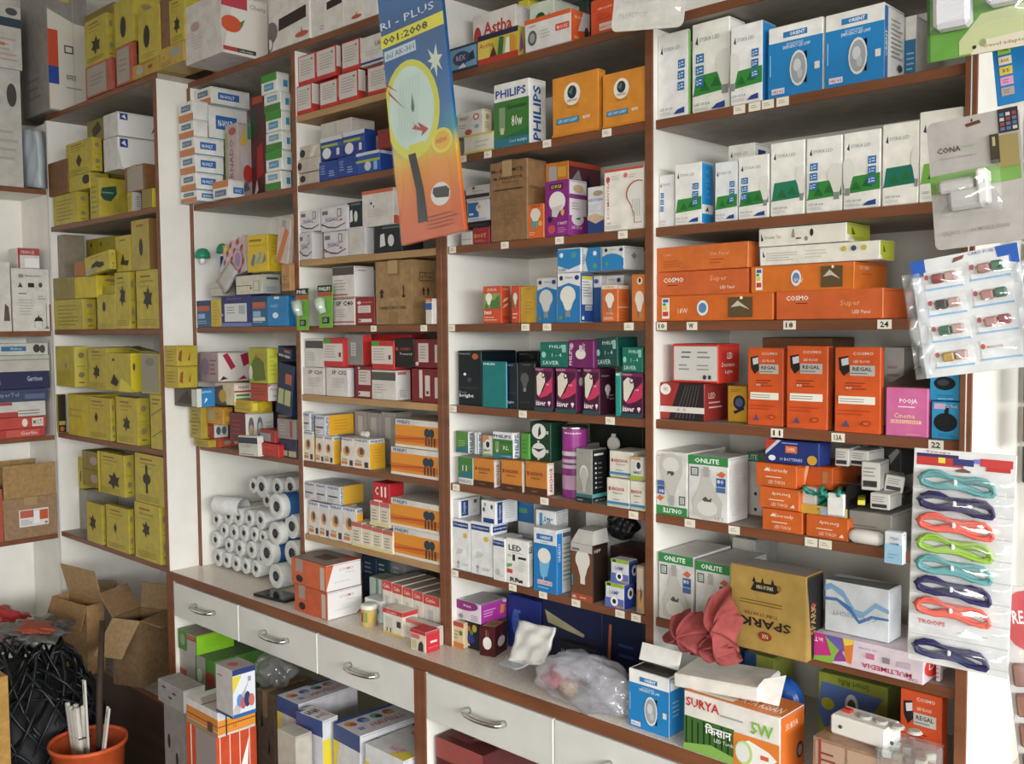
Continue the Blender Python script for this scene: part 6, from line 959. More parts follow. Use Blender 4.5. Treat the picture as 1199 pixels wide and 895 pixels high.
cu = [('r', 0, .78, 1, 1, 'c8423c'), ('t', 'Cutie', .15, .84, .1, 'f0dcd4', dict(w=.6)), ('r', .3, .2, .62, .66, 'b4b4ae'), ('r', .36, .1, .42, .3, '2a2a2a'), ('r', .54, .1, .6, .3, '2a2a2a'), ('r', 0, 0, 1, .06, 'd8b04a')]
G = 'red and white night lamp boxes'
for i, (x0, x1, t, b) in enumerate([(438, 481, 498, 612), (483, 528, 510, 625), (530, 575, 522, 638), (577, 622, 535, 650), (624, 697, 552, 668)]):
    B('night_lamp_box', x0, x1, .12, t, z+.0, b, Y=1.615, label='red and white night lamp box on the counter row, %s' % ['first beside the teal carton', 'second along', 'third along', 'fourth along', 'last at the post'][i], group=G, base='d9d2c4', F=cu, T=[('r', .02, .02, .98, .98, 'a89a90')], h=.115-.002*i)
B('night_lamp_box', 500, 686, .022, 640, z, 702, Y=1.574, label='clear wrapped white and red pack in front of the night lamp row', group=G, free=True, base='dcd0c8', F=[('r', 0, .8, 1, 1, 'cf6a62'), ('ln', .1, .1, .9, .6, 4, 'b4a49c')], h=.05)
B('night_lamp_box', 440, 530, .055, 655, z, 768, auto=True, label='small red-topped white box with socket picture standing forward on the counter', base='dcd6c6', F=[('r', 0, .82, 1, 1, 'c4363a'), ('t', 'Cutie', .2, .86, .08, 'f0dcd4', dict(w=.5)), ('r', .15, .2, .5, .7, 'c2c0b8'), ('r', .2, .08, .25, .25, '2a2a2a'), ('r', .38, .08, .43, .25, '2a2a2a'), ('r', .72, .35, .92, .6, '3a3a3a'), ('r', 0, 0, 1, .07, 'd8b83a')], R=[('r', 0, .82, 1, 1, 'c4363a')])
B('night_lamp_box', 565, 636, 700, 745, z, 842, auto=True, label='bright red and white box with bottle picture nearest the counter edge', base='d6cdb8', F=[('r', 0, .84, 1, 1, 'c42a34'), ('r', .05, .6, .6, .8, 'cf6a62'), ('p', [(.5, .05), (.85, .05), (.85, .4), (.72, .55), (.55, .4)], '3a3030'), ('r', .1, .1, .4, .5, 'b8b48a')], Rb='d42c3a', R=[('r', .3, .45, .8, .55, 'f0d0cc'), ('ln', .15, .2, .85, .3, 1, 'e87a80')], T=[('r', .02, .02, .98, .98, 'cf3a44')], dmax=.06)
B('carton', 378, 441, .06, 490, z, 600, Y=1.65, label='teal and grey striped carton beside the night lamp row', base='9aa89c', F=[('r', .5, 0, .62, 1, '3a7a70'), ('r', .75, 0, .85, 1, 'c8cac0')], h=.1)
B('carton', 356, 432, .06, 560, z, 640, Y=1.60, label='small white and blue carton beside the orange-red cartons', base='d0d4d6', F=[('p', [(0, .2), (.4, .1), (.9, .5), (.8, .7), (.3, .4)], '6a9ac0')], h=.06)
# stacks of dark tins behind
for i, (x0, x1, t, lab) in enumerate([(345, 410, 405, 'dark blue carton at the back above the orange-red cartons'), (410, 470, 412, 'dark teal carton at the back below the plywood shelf'), (474, 540, 425, 'grey patterned carton at the back below the plywood shelf')]):
    B('carton', x0, x1, .08, t, z, 520, Y=1.72, label=lab, base=['1d3350', '22414a', '6f6f70'][i], F=[('ln', .2, .6, .8, .9, 3, '8a949a')])
tin = tag(empty('spice_tin', tuple(atZ(*px(352, 716), z))), 'small round clear tin with coloured print and white lid', 'tin')
MB().lathe([(.0005, .0007), (.0215, .0007), (.0215, .046)], mat('c8b06a', .3, 'cloud'), 22).build('body', tin, (0, .02, 0), smooth=True)
MB().lathe([(.0225, .046), (.0228, .055), (.02, .057), (.0005, .057)], mat('dcdad2', .35, 'plain'), 22).build('lid', tin, (0, .02, 0), smooth=True)
for i, cc in enumerate(('a83a4a', '7f9a3a', 'c8a03a')):
    f = MB(); f.add([((.0221)*math.cos(a_), .0221*math.sin(a_), zz) for a_, zz in ((math.radians(-95+32*i-12), .012), (math.radians(-95+32*i+12), .012), (math.radians(-95+32*i+12), .038), (math.radians(-95+32*i-12), .038))], [(0, 1, 2, 3)], mat(cc, .4, 'print')); f.build('print_patch', tin, (0, .02, 0))
# a smartphone lies on the counter
crop(190, 560, 4.972)
p = atZ(*px(650, 700), z); ph_ = tag(empty('smartphone', (p.x, p.y+.015, z+.0006), .12), 'black smartphone lying face up on the counter', 'phone')
MB().box(-.07, .07, -.036, .036, 0, .008, mat('161616', .3, 'plain'), .003).build('case', ph_)
MB().box(-.056, .056, -.032, .032, .0081, .0085, mat('20262a', .08, 'plain')).build('screen', ph_)['label'] = 'glossy dark glass screen'
# ================================================================== wall bay 1
crop(190, 0, 5.594); z = K[3]; o2 = 839        # o2: the lower crop starts 150 px further down
nf = [('r', 0, 0, 1, .36, 'c87a48'), ('r', .18, .5, .82, .82, '55708c'), ('t', 'N-VOLT', .24, .58, .14, 'd0dae4', dict(w=.5))]
nr = [('r', .18, .32, .72, .72, '2a66ae'), ('t', 'N-VOLT', .24, .4, .2, 'e4ecf4', dict(w=.36, bold=1)), ('r', 0, 0, 1, .04, '3a86b8')]
G = 'white boxes with orange ends and blue labels'
Yx = lambda u, v, X=-2.967: atX(*px(u, v), X).y
prev = z; ys = [(o2+505, o2+402), (o2+397, o2+290), (o2+278, o2+170), (o2+160, o2+52), (o2+45, 782), (770, 655)]
xx = [(122, 225, 400), (122, 219, 400), (117, 215, 402), (113, 210, 405), (108, 204, 300), (105, 200, 300)]
for i, ((yb_, yt_), (a, b, c_)) in enumerate(zip(ys, xx)):
    o = B('fitting_box', a, b, c_, yt_, prev, yb_, Y=Yx(108, 1000), free=True, label='white box with orange end by the white panel, %s from the bottom' % ORD[i], group=G, base='dcdcd6', F=nf, R=nr if i < 4 else (), dmax=.17 if i < 4 else .062)
    prev = top(o)+.0004
    if i == 3: lv = prev
q = B('fitting_box', 207, 300, 556, 684, lv, 812, Y=Yx(206, 750), free=True, label='white box with long blue-labelled side, lower of two behind the column', group=G, base='dcdcd6', F=nf, R=nr, dmax=.19)
q2 = B('fitting_box', 212, 316, 572, 562, top(q)+.0004, 690, Y=Yx(208, 640), free=True, label='white box with long blue-labelled side, uppermost behind the column', group=G, base='dedcd4', F=nf, R=nr, dmax=.19)
t1_ = B('toy_pack', 412, 490, 600, 800, z, o2+330, Y=1.652, label='tall pale pack with pink and green lettering between the columns', base='b8a8a4', F=[('t', 'TORNADO', .35, .1, .3, '8a4a5a', dict(w=.7, ang=90)), ('r', 0, 0, .2, .9, '9aa060'), ('e', .6, .9, .3, .05, 'a85a4a')], R=[('e', .6, .35, .3, .12, 'b8302c'), ('e', .4, .55, .25, .1, 'b8b0b4'), ('p', [(.1, .7), (.6, .75), (.4, .95)], 'c8a83a'), ('p', [(.2, .1), (.7, .15), (.5, .3)], '6a6a6c'), ('r', .6, .8, .95, .98, '3a8a5a')], dmax=.09)
B('toy_pack', 576, 668, .05, 610, z, o2+330, Y=1.70, label='dark red and green blister pack behind the tall pale pack', base='5a2a2c', F=[('p', [(.1, .6), (.5, .65), (.45, .9), (.15, .85)], '2a4a3c'), ('p', [(.4, .2), (.9, .25), (.8, .55), (.45, .5)], 'a82a30'), ('p', [(.2, .05), (.5, .1), (.4, .2)], 'c8c0b8'), ('r', .2, .92, .9, .99, 'b04a2c')])
B('fitting_box', 330, 432, 634, o2+336, z, o2+458, Y=1.592, label='white box with orange top end lying forward at the shelf edge', group=G, base='dcdad4', F=[('r', 0, .62, 1, 1, 'c87a48'), ('r', .15, .15, .85, .48, '55708c'), ('t', 'N-VOLT', .24, .22, .14, 'd0dae4', dict(w=.5))], R=[('r', .3, .25, .95, .6, '2a66ae'), ('t', 'N-VOLT', .42, .32, .2, 'e4ecf4', dict(w=.4))], dmax=.055)
prev = z; G = 'white boxes with green ends'
gf = [('r', 0, .0, 1, .4, '3a7a2c'), ('r', .2, .55, .8, .85, '6a9ab4'), ('t', 'N-VOLT', .26, .62, .12, 'd8e4ea', dict(w=.45))]
gt = [('r', 0, .6, 1, 1, '3a8a2c'), ('r', .2, .15, .8, .5, '4a8ab4'), ('t', 'N-VOLT', .26, .24, .14, 'd8e4ea', dict(w=.45))]
for i, (a, b, c_, yt_, yb_) in enumerate([(673, 776, 848, o2+275, o2+402), (677, 783, 850, o2+140, o2+268), (677, 783, 845, o2+12, o2+130), (675, 778, 840, 718, 852), (665, 772, 838, 592, 712), (645, 748, 832, 468, 588)]):
    o = B('fitting_box', a, b, c_, yt_, prev, yb_, Y=1.604, label='white box with green end by the divider, %s from the bottom' % ORD[i], group=G, base='d9dad4', F=gf if i % 2 == 0 and i < 5 else gt, R=[('r', .5, .3, .85, .65, '2f8ab0')], dmax=.1)
    prev = top(o)+.0004

crop(190, 150, 5.594); z = K[5]; o3 = 839
# two green domed night lamps fixed to the side panel
for i, (x, y, r, lab) in enumerate([(222, 845, .024, 'green domed lamp with white stem fixed to the side panel'), (340, 815, .02, 'smaller green domed lamp further back on the side panel')]):
    p = P3(x, y, 1.615+.075*i); p.x = max(p.x, -2.968+r+.006); t = tag(empty('dome_lamp', (p.x, p.y, p.z-.02)), lab, 'lamp', 'green domed lamps')
    MB().lathe([(.0005, .0), (.008, .0), (.009, .012), (.0075, .016)], mat('e0e2de', .35, 'plain'), 14).build('stem', t, (0, 0, -.004), smooth=True)
    MB().lathe([(.0075, .012), (r, .014), (r*1.04, .02), (r*.95, .032), (r*.6, .043), (.0005, .047)], mat('1f8a62', .3, 'plain'), 20).build('cap', t, smooth=True)['label'] = 'green domed cap'
    MB().tube([(-.006, 0, .018), (-2.9695-p.x, 0, .018)], .004, mat('2a3a34', .5, 'plain'), 8).build('bracket', t)
c3 = lambda y: y+o3
bl = [('r', 0, .78, 1, 1, '1f3f66'), ('r', .08, .6, .92, .8, 'b8583c'), ('r', .1, .32, .6, .5, '8ab0cc'), ('ln', .1, .1, .8, .26, 2, '9ab8d0')]
ba = [B('small_box', 226, 315, .06, c3(290), z, c3(466), Y=1.606, label='blue and orange box standing at the end by the white panel', base='285a86', F=bl),
      B('small_box', 318, 381, .05, c3(282), z, c3(470), Y=1.606, label='narrow yellow box between blue boxes', base='c8a82c', F=[('ln', .2, .1, .8, .9, 7, 'b0922a')]),
      B('small_box', 385, 583, .07, c3(252), z, c3(471), Y=1.606, label='navy box with large white label on the lower shelf', base='1d2a6e', F=[('r', 0, 0, 1, .12, '6a7ab0'), ('r', .12, .16, .85, .74, 'cfd0d0'), ('ln', .2, .4, .5, .66, 3, '8a8c90'), ('r', .6, .4, .8, .68, 'a8acb0'), ('r', .0, .34, .08, .42, '8aa0d0'), ('t', 'Anchor', .2, .86, .08, '9a5a8a', dict(w=.5))]),
      B('small_box', 585, 683, .06, c3(260), z, c3(466), Y=1.606, label='blue and orange box next to the bright blue one', base='2a5f8a', F=bl+[('r', .1, .18, .9, .3, 'c8d0d4')]),
      B('small_box', 686, 822, .07, c3(258), z, c3(466), Y=1.606, label='bright sky blue box with round white seal', base='1c7fc0', F=[('e', .4, .36, .14, .1, 'd8e8f0'), ('r', .35, .9, .6, .98, 'c8d8e4'), ('ln', .15, .62, .6, .72, 2, '9cc8e6')])]
u = max(top(b) for b in ba)+.0006
lo_ = B('small_box', 480, 655, 772, c3(112), u, c3(240), Y=1.607, label='white and black box with key picture on top of the navy box', base='c8c4b0', F=[('r', 0, .94, 1, 1, '2a2a2a'), ('r', 0, .42, .62, .45, '3a3a38'), ('r', .66, .14, .9, .66, 'a8a898'), ('r', .7, .2, .86, .6, 'c8c4b0'), ('e', .58, .3, .03, .06, '3a3a38')], Rb='16181c', R=[('r', 0, .02, 1, .46, 'b4b8b8'), ('ln', .2, .1, .9, .35, 3, '6a7078'), ('r', .2, .7, .9, .82, '4a5a80')], dmax=.1)
B('small_box', 312, 386, .05, c3(168), u, c3(272), Y=1.615, label='small pale grey box on the yellow one', base='b8b2a8', F=[('r', 0, .55, 1, .6, '8a847a')])
B('small_box', 780, 886, .06, c3(42), z+.10, c3(312), Y=1.585, label='upright orange-brown box with dark lettering hung over the divider', base='b08250', F=[('e', .35, .8, .12, .06, 'd88a3a'), ('t', '10W 20', .2, .5, .06, '4a3018', dict(w=.5)), ('t', '40', .3, .38, .06, '4a3018', dict(w=.3)), ('r', .1, .1, .9, .3, '9a6c40')])
cardq = [P3(352, c3(165), 1.61), P3(405, c3(245), 1.605), P3(480, c3(105), 1.605), P3(432, c3(35), 1.61)]
w1_ = sheet('price_card', cardq, mat('bab4b2', .5, 'card'), 'grey card tilted on its corner above the navy box', 'card', amp=.0004, thick=.012, nx=4, ny=4)
B('small_box', 380, 480, .06, c3(-10), u+.0, c3(250), Y=1.67, yaw=0, label='dark blue and white box leaning in the gap beside the tilted card', base='22366e', F=[('p', [(0, .3), (.5, .9), (.3, 1), (0, .7)], 'c0c4d0'), ('p', [(.5, .2), (1, .6), (1, .3), (.8, .1)], '8a90a8')])
chk = lambda: [('r', 0, 0, 1, 1, 'd4c4c2')]+[('p', [(x/6, y/5), (x/6+.1, y/5+.05), (x/6+.12, y/5+.18), (x/6+.02, y/5+.13)], 'c0303c') for x in range(6) for y in range(5) if (x+y) % 2 == 0]
gift = B('gift_box', 405, 548, 600, 720, top(lo_)+.0006, 870, Y=1.615, yaw=-6, label='red and white patterned box with yellow flower tilted on the shelf', base='c8b4b2', F=chk()[1:]+[('e', .7, .4, .2, .3, 'c8a0b0'), ('e', .7, .4, .12, .2, '9a80b0'), ('p', [(.12, .7), (.3, .8), (.25, .95), (.1, .9)], 'd8c83a')], T=chk()[1:], tilt=-8, dmax=.1)
B('gift_box', 556, 690, 785, 692, top(lo_)+.001, c3(95), Y=1.585, yaw=4, label='bright yellow box with small blue bulbs picture', base='cfae22', F=[('r', .1, .82, .7, .88, '8a6a14'), ('p', [(.15, .2), (.3, .5), (.4, .45), (.3, .15)], '5a7a9a'), ('p', [(.45, .25), (.6, .55), (.7, .5), (.6, .22)], '7a9ab0'), ('p', [(.7, .2), (.85, .5), (.9, .3)], '5a7a9a'), ('r', .1, .7, .85, .73, 'b0901c')], R=[('e', .5, .3, .3, .15, 'e0c83a'), ('ln', .2, .5, .8, .8, 3, 'c0a020')], dmax=.07)
B('small_box', 735, 815, .02, 585, z+.18, 812, Y=1.585, yaw=12, label='open white and orange card flap leaning at the divider', base='b4a49a', F=[('p', [(0, 0), (.4, 0), (.9, .7), (.6, .8)], 'b86a40'), ('r', .3, .8, .6, .95, '8a8a90')], tilt=8)

# overflowing pile on the shelf above the rolls
crop(190, 300, 5.594); z = K[7]; c4 = lambda y: y+727      # third crop starts 130 px further down
def pb(xl, xm, xr, yt, yb, Y, label, base, yaw=0, z0=None, **k): return B('small_box', xl, xm, xr, yt, z0, yb, Y=Y, yaw=yaw, label=label, base=base, group='jumbled boxes on the overflowing shelf', **k)
ora = pb(300, 378, 502, c4(470), c4(585), 1.60, 'orange-red box with grey oval, front of the bottom layer', 'b4472c', z0=z, R=[('e', .4, .5, .2, .25, '8a8480'), ('e', .85, .5, .12, .3, 'c8b49a')], dmax=.1)
y1_ = pb(208, 302, .1, c4(480), c4(560), Yx(190, c4(500)), 'dull yellow box at the bottom by the white panel', 'a8932c', z0=z, F=[('ln', .1, .2, .9, .8, 3, '7a6a20')])
y2_ = pb(180, 252, .1, c4(258), c4(470), Yx(180, c4(360)), 'upright dull yellow box at the white panel edge', 'a5922e', z0=top(y1_)+.0004, F=[('ln', .2, .1, .8, .9, 7, '7a6a20'), ('r', 0, .5, 1, .53, '7a6a20')])
wd = pb(500, 627, .02, c4(462), c4(596), 1.572, 'white box with dark blue header leaning at the front', 'cfcec2', yaw=-4, tilt=-3, F=[('r', .02, .62, .98, .92, '22304a'), ('ln', .1, .4, .8, .58, 2, '8a9080'), ('r', .1, .06, .8, .1, '8a8a7a')])
re1 = pb(622, 762, .07, c4(510), c4(622), 1.585, 'bright red box at the front of the bottom layer', 'b8281f', z0=z, F=[('r', 0, .2, .08, .95, 'd8d4cc'), ('t', 'HAVELLS', .2, .6, .14, 'd86a5a', dict(w=.6))])
nv = pb(768, 882, .08, c4(485), c4(610), 1.603, 'navy and cream box at the divider, bottom layer', '2c2a48', z0=z, F=[('r', .05, .1, .45, .4, 'a8a07c'), ('r', .52, .08, .95, .4, 'a8a07c'), ('ln', .1, .5, .9, .85, 3, '4a4a6a')])
gy = pb(752, 872, .08, c4(348), c4(475), 1.604, 'grey box with red edge stripe at the divider, middle layer', '8e8480', z0=top(nv)+.0004, F=[('r', .7, .1, .82, .95, '9a3a40'), ('ln', .15, .2, .6, .8, 4, 'a89e9a')])
mb_ = pb(438, 542, 730, c4(305), c4(440), 1.590, 'maroon box with two lamp ovals on its white side', '6a2024', z0=top(ora)+.0005, F=[('ln', .2, .2, .8, .8, 4, '8a3a38')], Rb='cfccc6', R=[('e', .2, .5, .1, .36, '5a6068'), ('e', .2, .4, .08, .2, 'a8906a'), ('e', .5, .5, .1, .36, '6a7078'), ('e', .5, .45, .07, .22, 'b8b4a8'), ('ln', .7, .3, .95, .7, 3, 'b0aca8')], dmax=.13)
pb(640, 740, .05, c4(415), c4(495), 1.595, 'small red and grey box in front of the maroon one', '9a2f2a', z0=top(re1)+.0004, F=[('r', .0, .1, .7, .7, '8e8a8c')])
rd = pb(262, 338, 432, c4(375), c4(465), 1.592, 'dull red and white box with lamp pictures above the yellow one', '9a3a2c', z0=top(ora)+.0005, F=[('ln', .2, .2, .8, .8, 3, 'b86a5a')], Rb='c8c6c0', R=[('e', .3, .5, .16, .3, '4a5458'), ('e', .7, .5, .16, .3, '5a6468')], dmax=.09)
oy = pb(258, 398, 462, c4(268), c4(372), 1.588, 'orange-yellow box with grey label, middle layer', 'c08a26', z0=top(rd)+.0005, F=[('r', .3, .2, .6, .8, 'a89a78'), ('ln', .65, .3, .9, .7, 3, '8a6a1c')], R=[('r', .3, .2, .8, .5, 'd8b03a')], dmax=.06)
yl = pb(470, 582, 722, c4(222), c4(300), 1.592, 'yellow box with bright end lying across the middle', 'b89a24', z0=top(mb_)+.0005, F=[('ln', .1, .2, .9, .8, 3, '8a7420')], R=[('r', .05, .2, .3, .8, 'd8c83a'), ('p', [(.45, .1), (.9, .5), (.6, .95), (.3, .7)], 'd0b01c')], dmax=.1)
r2 = pb(578, 690, 802, c4(112), c4(238), 1.60, 'brick red box with white lettered side in the upper middle', 'a8402a', z0=top(yl)+.0006, F=[('ln', .1, .3, .9, .8, 3, '8a2c1c')], Rb='d4cfc8', R=[('t', 'Philips', .15, .55, .2, 'b85a50', dict(w=.6)), ('t', 'Wiring', .3, .2, .14, '5a5450', dict(w=.5))], dmax=.08)
st = pb(345, 470, 582, c4(108), c4(215), 1.588, 'box with red, green and yellow striped end', 'c8b89a', z0=top(oy)+.01, F=[('p', [(0, 0), (.6, 0), (.4, .9), (0, .8)], '5a4a4c'), ('e', .4, .4, .2, .3, 'b8952c')], Rb='d8cfc0', R=[('r', 0, .58, 1, .66, 'b8382c'), ('r', .1, .4, .9, .5, '3a8a3a'), ('r', .1, .22, .9, .32, '4a9a44'), ('r', 0, 0, 1, .16, 'd0b83a'), ('t', 'PHILIPS', .25, .74, .14, '3a3430', dict(w=.6))], dmax=.07)
bx_ = pb(78, 222, 346, c4(142), c4(240), Yx(78, c4(190), -2.982), 'blue ended open box lying over the white panel', '544c40', z0=top(y2_)+.0006, F=[('p', [(.1, .2), (.9, .1), (.6, .9)], '38342e'), ('r', .8, .05, 1, .95, 'c0c4b8')], Rb='2a80be', R=[('p', [(.4, .2), (.5, .5), (.6, .4)], 'd8e8f0'), ('t', 'Lumiere', .3, .75, .14, 'c8e0f0', dict(w=.5)), ('r', 0, .02, .26, .98, 'cfd4c8')], dmax=.08)
G2 = 'yellow boxes perched by the white panel'
ya = B('small_box', 12, 105, 232, 725, top(bx_)+.0005, 855, Y=Yx(10, 780, -2.982), free=True, label='yellow box with red leaf prints, lower of the pair by the white panel', group=G2, base='b5a02c', F=[('ln', .2, .2, .8, .8, 4, '8a7824')], R=[('p', [(.05, .3), (.2, .2), (.25, .8), (.1, .7)], '8a4a2c'), ('p', [(.5, .3), (.6, .25), (.65, .7)], '8a4a2c')], dmax=.09)
B('small_box', 10, 95, 232, 588, top(ya)+.0005, 718, Y=Yx(10, 780, -2.982), free=True, label='yellow box with red leaf prints, upper of the pair by the white panel', group=G2, base='b5a02c', F=[('ln', .2, .2, .8, .8, 4, '8a7824')], R=[('p', [(.05, .3), (.2, .2), (.25, .8), (.1, .7)], '8a4a2c'), ('p', [(.5, .3), (.6, .25), (.65, .7)], '8a4a2c')], dmax=.09)
B('gift_box', 236, 362, 572, 632, top(st)+.0005, 780, Y=1.585, label='pink and white box with red diagonal print high on the pile', base='a8949a', F=[('e', .35, .5, .22, .3, '8a7a94'), ('ln', .6, .2, .95, .8, 4, '8a5a64')], Rb='d9d0c8', R=[('p', [(.15, .9), (.3, .98), (.55, .5), (.4, .4)], 'b02a48'), ('p', [(.7, .9), (.95, .98), (.98, .6), (.8, .5)], 'b02a48'), ('p', [(.6, .05), (.8, .2), (.9, .08)], 'b02a48'), ('p', [(.05, .05), (.15, .2), (.3, .1)], '4a3030')], T=[('p', [(0, 0), (.2, 0), (.6, 1), (.4, 1)], '8a3a4a')], dmax=.13)
B('gift_box', 566, 686, 756, 600, top(r2)+.0006, 815, Y=1.594, label='lime yellow box with green picture high on the pile', base='9a9a2a', F=[('p', [(0, .4), (.4, .8), (.8, .6), (.9, .1), (.3, .05)], '5a6a2a'), ('e', .1, .3, .1, .2, 'c8c8c0'), ('ln', .4, .7, .9, .85, 2, 'b8703a')], Rb='c0c23a', R=[('ln', .2, .2, .8, .8, 5, 'a8aa30')], dmax=.05)
n1_ = pb(735, 836, .06, 705, 860, 1.604, 'navy box with white panels slanting down at the divider, lower', '1f2a48', yaw=0, tilt=9, z0=top(gy)+.012, F=[('p', [(.1, .2), (.45, .2), (.45, .5), (.1, .5)], 'a8a878'), ('p', [(.52, .2), (.9, .2), (.9, .5), (.52, .5)], 'a8a878'), ('r', .5, .62, .9, .82, 'a85a48')])
pb(752, 842, .06, 600, 725, 1.604, 'navy box with orange mark slanting down at the divider, upper', '1d2c44', tilt=9, z0=top(n1_)+.016, F=[('r', .1, .08, .45, .3, '9aa0a8'), ('r', .52, .08, .92, .3, '9aa0a8'), ('r', .5, .55, .92, .8, 'b0583e')])
# boxes deeper in the pile
for i, (x0, x1, t, b) in enumerate([(300, 560, c4(60), c4(560)), (565, 720, c4(110), c4(590)), (725, 890, 640, c4(590))]):
    B('small_box', x0, x1, .14, t, z, b, Y=1.70, label=['dull brown box deep in the pile by the white panel', 'red-brown box deep in the middle of the pile', 'dark box deep in the pile by the divider'][i], group='jumbled boxes on the overflowing shelf', base=['6a5236', '5e2f28', '2a2a30'][i], F=[('ln', .2, .2, .8, .8, 6, '8a7a58')])

# ------------------------------------------------ pile of white paper-wrapped rolls on the counter
crop(190, 560, 4.972); z = CT
M_ROLL = mat('d8d9d6', .6, 'card'); M_HOLE = mat('3c3e40', .7, 'plain'); M_BLUE = mat('2a5f9a', .5, 'plain')
def roll_mesh(r, L, big, lab):
    mb = MB(); n = 16; rr = random.Random(int(r*1e5)); hole = .34 if not big else .42
    mb.lathe([(r*1.0, .006), (r, L-.006), (r*.95, L)], M_ROLL, n)
    V = []; F = []
    for k in range(n*2):                                  # pleated paper end
        a = math.pi*k/n; V.append((r*math.cos(a), r*math.sin(a), .006)); q_ = 0 if k % 2 else .006
        V.append((r*.78*math.cos(a), r*.78*math.sin(a), .0+q_)); V.append((r*hole*math.cos(a), r*hole*math.sin(a), .004+q_))
    for k in range(n*2):
        a, b = 3*k, 3*((k+1) % (n*2)); F += [(a, a+1, b+1, b), (a+1, a+2, b+2, b+1)]
    mb.add(V, F, M_ROLL)
    m2 = MB(); m2.lathe([(r*hole, .005), (r*hole*.9, .02), (.0005, .022)], M_HOLE, 14)
    return mb, m2
def roll(x, y, rx, ry, Y, L=.16, axis='y', label='', big=False, band=False):
    p = P3(x, y, Y); dist = math.hypot(p.x, p.y); r = 1.06*ry/CR[2]/FPX*(FW.dot(Vector((p.x, p.y, p.z-EZ))))
    p.z = max(p.z, CT+r+.0006)
    t = tag(empty('paper_roll', (p.x, p.y, p.z-r)), label, 'roll', 'white paper-wrapped rolls')
    e, hbm = roll_mesh(r, L, big, label)
    rot = (-math.pi/2, 0, 0) if axis == 'y' else (-math.pi/2, 0, math.radians(-78))
    b = e.build('wrapper', t, (0, 0, r), rot, True)
    hbm.build('core_hole', t, (0, 0, r), rot, True)
    if band:
        m3 = MB(); m3.lathe([(r*1.012, .03), (r*1.012, .075)], M_BLUE, 16); m3.build('blue_label', t, (0, 0, r), rot, True)
    return r
rolls = [(315, 465, 25, 50), (365, 480, 35, 45), (420, 500, 28, 45), (475, 515, 30, 45), (535, 530, 36, 50),
         (300, 360, 28, 48), (378, 392, 28, 42), (440, 410, 32, 48), (510, 420, 36, 50), (566, 470, 30, 38),
         (350, 305, 28, 42), (408, 318, 30, 46), (465, 322, 32, 48), (525, 330, 28, 42), (576, 345, 28, 38),
         (305, 242, 28, 46), (375, 222, 30, 52), (432, 228, 34, 52), (497, 236, 30, 48), (562, 245, 36, 54)]
rown = ['bottom row', 'second row', 'third row', 'fourth row']
for i, (x, y, a, b) in enumerate(rolls):
    roll(x, y, a, b*.95, 1.622, .16, label='white pleated paper roll in the %s of the small bundle, %s along' % (rown[i//5], ORD[i % 5]))
for i, (x, y, a, b, Y, lab) in enumerate([(652, 574, 48, 68, 1.60, 'at the bottom behind the phone'), (742, 590, 30, 50, 1.68, 'at the bottom beside the orange-red cartons'), (598, 438, 44, 72, 1.612, 'with a broad rim against the small bundle'), (745, 440, 48, 70, 1.625, 'next to the divider, second from the bottom'),
        (648, 325, 44, 64, 1.612, 'in the middle of the large column'), (744, 283, 52, 68, 1.635, 'next to the divider, below the blue-labelled one'), (655, 168, 48, 70, 1.60, 'with a blue label, near the top of the column')]):
    roll(x, y, a, b, Y, .15, label='large white paper roll '+lab, big=True, band=i in (3, 5, 6, 4, 2))
for i, (x, y, b) in enumerate([(520, 45, 42), (568, 52, 60), (660, 55, 52), (735, 52, 55), (600, 130, 40)]):
    roll(x, y, b*.6, b, 1.69, .14, label='large white paper roll in the top layer under the shelf, '+['nearest the white side panel', 'second along', 'third along', 'against the divider', 'half hidden below the others'][i], big=True)
roll(318, 152, 28, 50, 1.62, .125, axis='x', label='white paper roll with purple label lying crosswise on the small bundle')
# ================================================================== deep corner unit: yellow boxes
YL = 'b5a331'
def sym(k, u=.5, v=.4, s=.2):
    """black silhouettes printed on the yellow boxes"""
    if k == 'oval': return [('e', u, v, s*.6, s*.95, '2a2622')]
    if k == 'switch': return [('p', [(u-s, v-.4*s), (u-.5*s, v+.1*s), (u-s*.9, v+.6*s), (u-.2*s, v+.5*s), (u+.1*s, v+s), (u+.5*s, v+.4*s), (u+s, v+.5*s), (u+.7*s, v-.1*s), (u+s*.9, v-.6*s), (u+.2*s, v-.5*s), (u-.1*s, v-s), (u-.4*s, v-.5*s)], '2a2622')]
    if k == 'diamond': return [('p', [(u-.55*s, v), (u, v+s), (u+.55*s, v), (u, v-s)], '2e2a24')]
    if k == 'plug': return [('e', u, v, s*.6, s*.5, '262320'), ('r', u-.16*s, v-1.3*s, u+.16*s, v+1.3*s, '262320')]
    if k == 'lamp': return [('p', [(u-s, v), (u-.7*s, v+.6*s), (u+.8*s, v+.7*s), (u+s, v+.1*s), (u+.5*s, v-.8*s), (u-.4*s, v-.7*s)], '2a4a3c')]
    if k == 'dots': return [('e', u, v, s*.3, s*.3, '4a4436'), ('e', u, v+1.2*s, s*.3, s*.25, '5a5444')]
    return []
def yf(k, u=.5, v=.4, s=.2): return [('r', .2, .88, .62, .91, '8a4a2c'), ('r', .2, .8, .75, .825, '8a7a2c'), ('r', .2, .72, .6, .735, '8f8030')]+sym(k, u, v, s)+[('ln', .12, .05, .85, .17, 3, '8f8030')]
yr = [('e', .5, .78, .22, .07, '8a7a58'), ('e', .5, .3, .22, .07, '8a7a58'), ('r', .2, .5, .8, .52, '9a8a2c'), ('r', .3, .1, .7, .13, '8a5a2c')]
NY = [0]
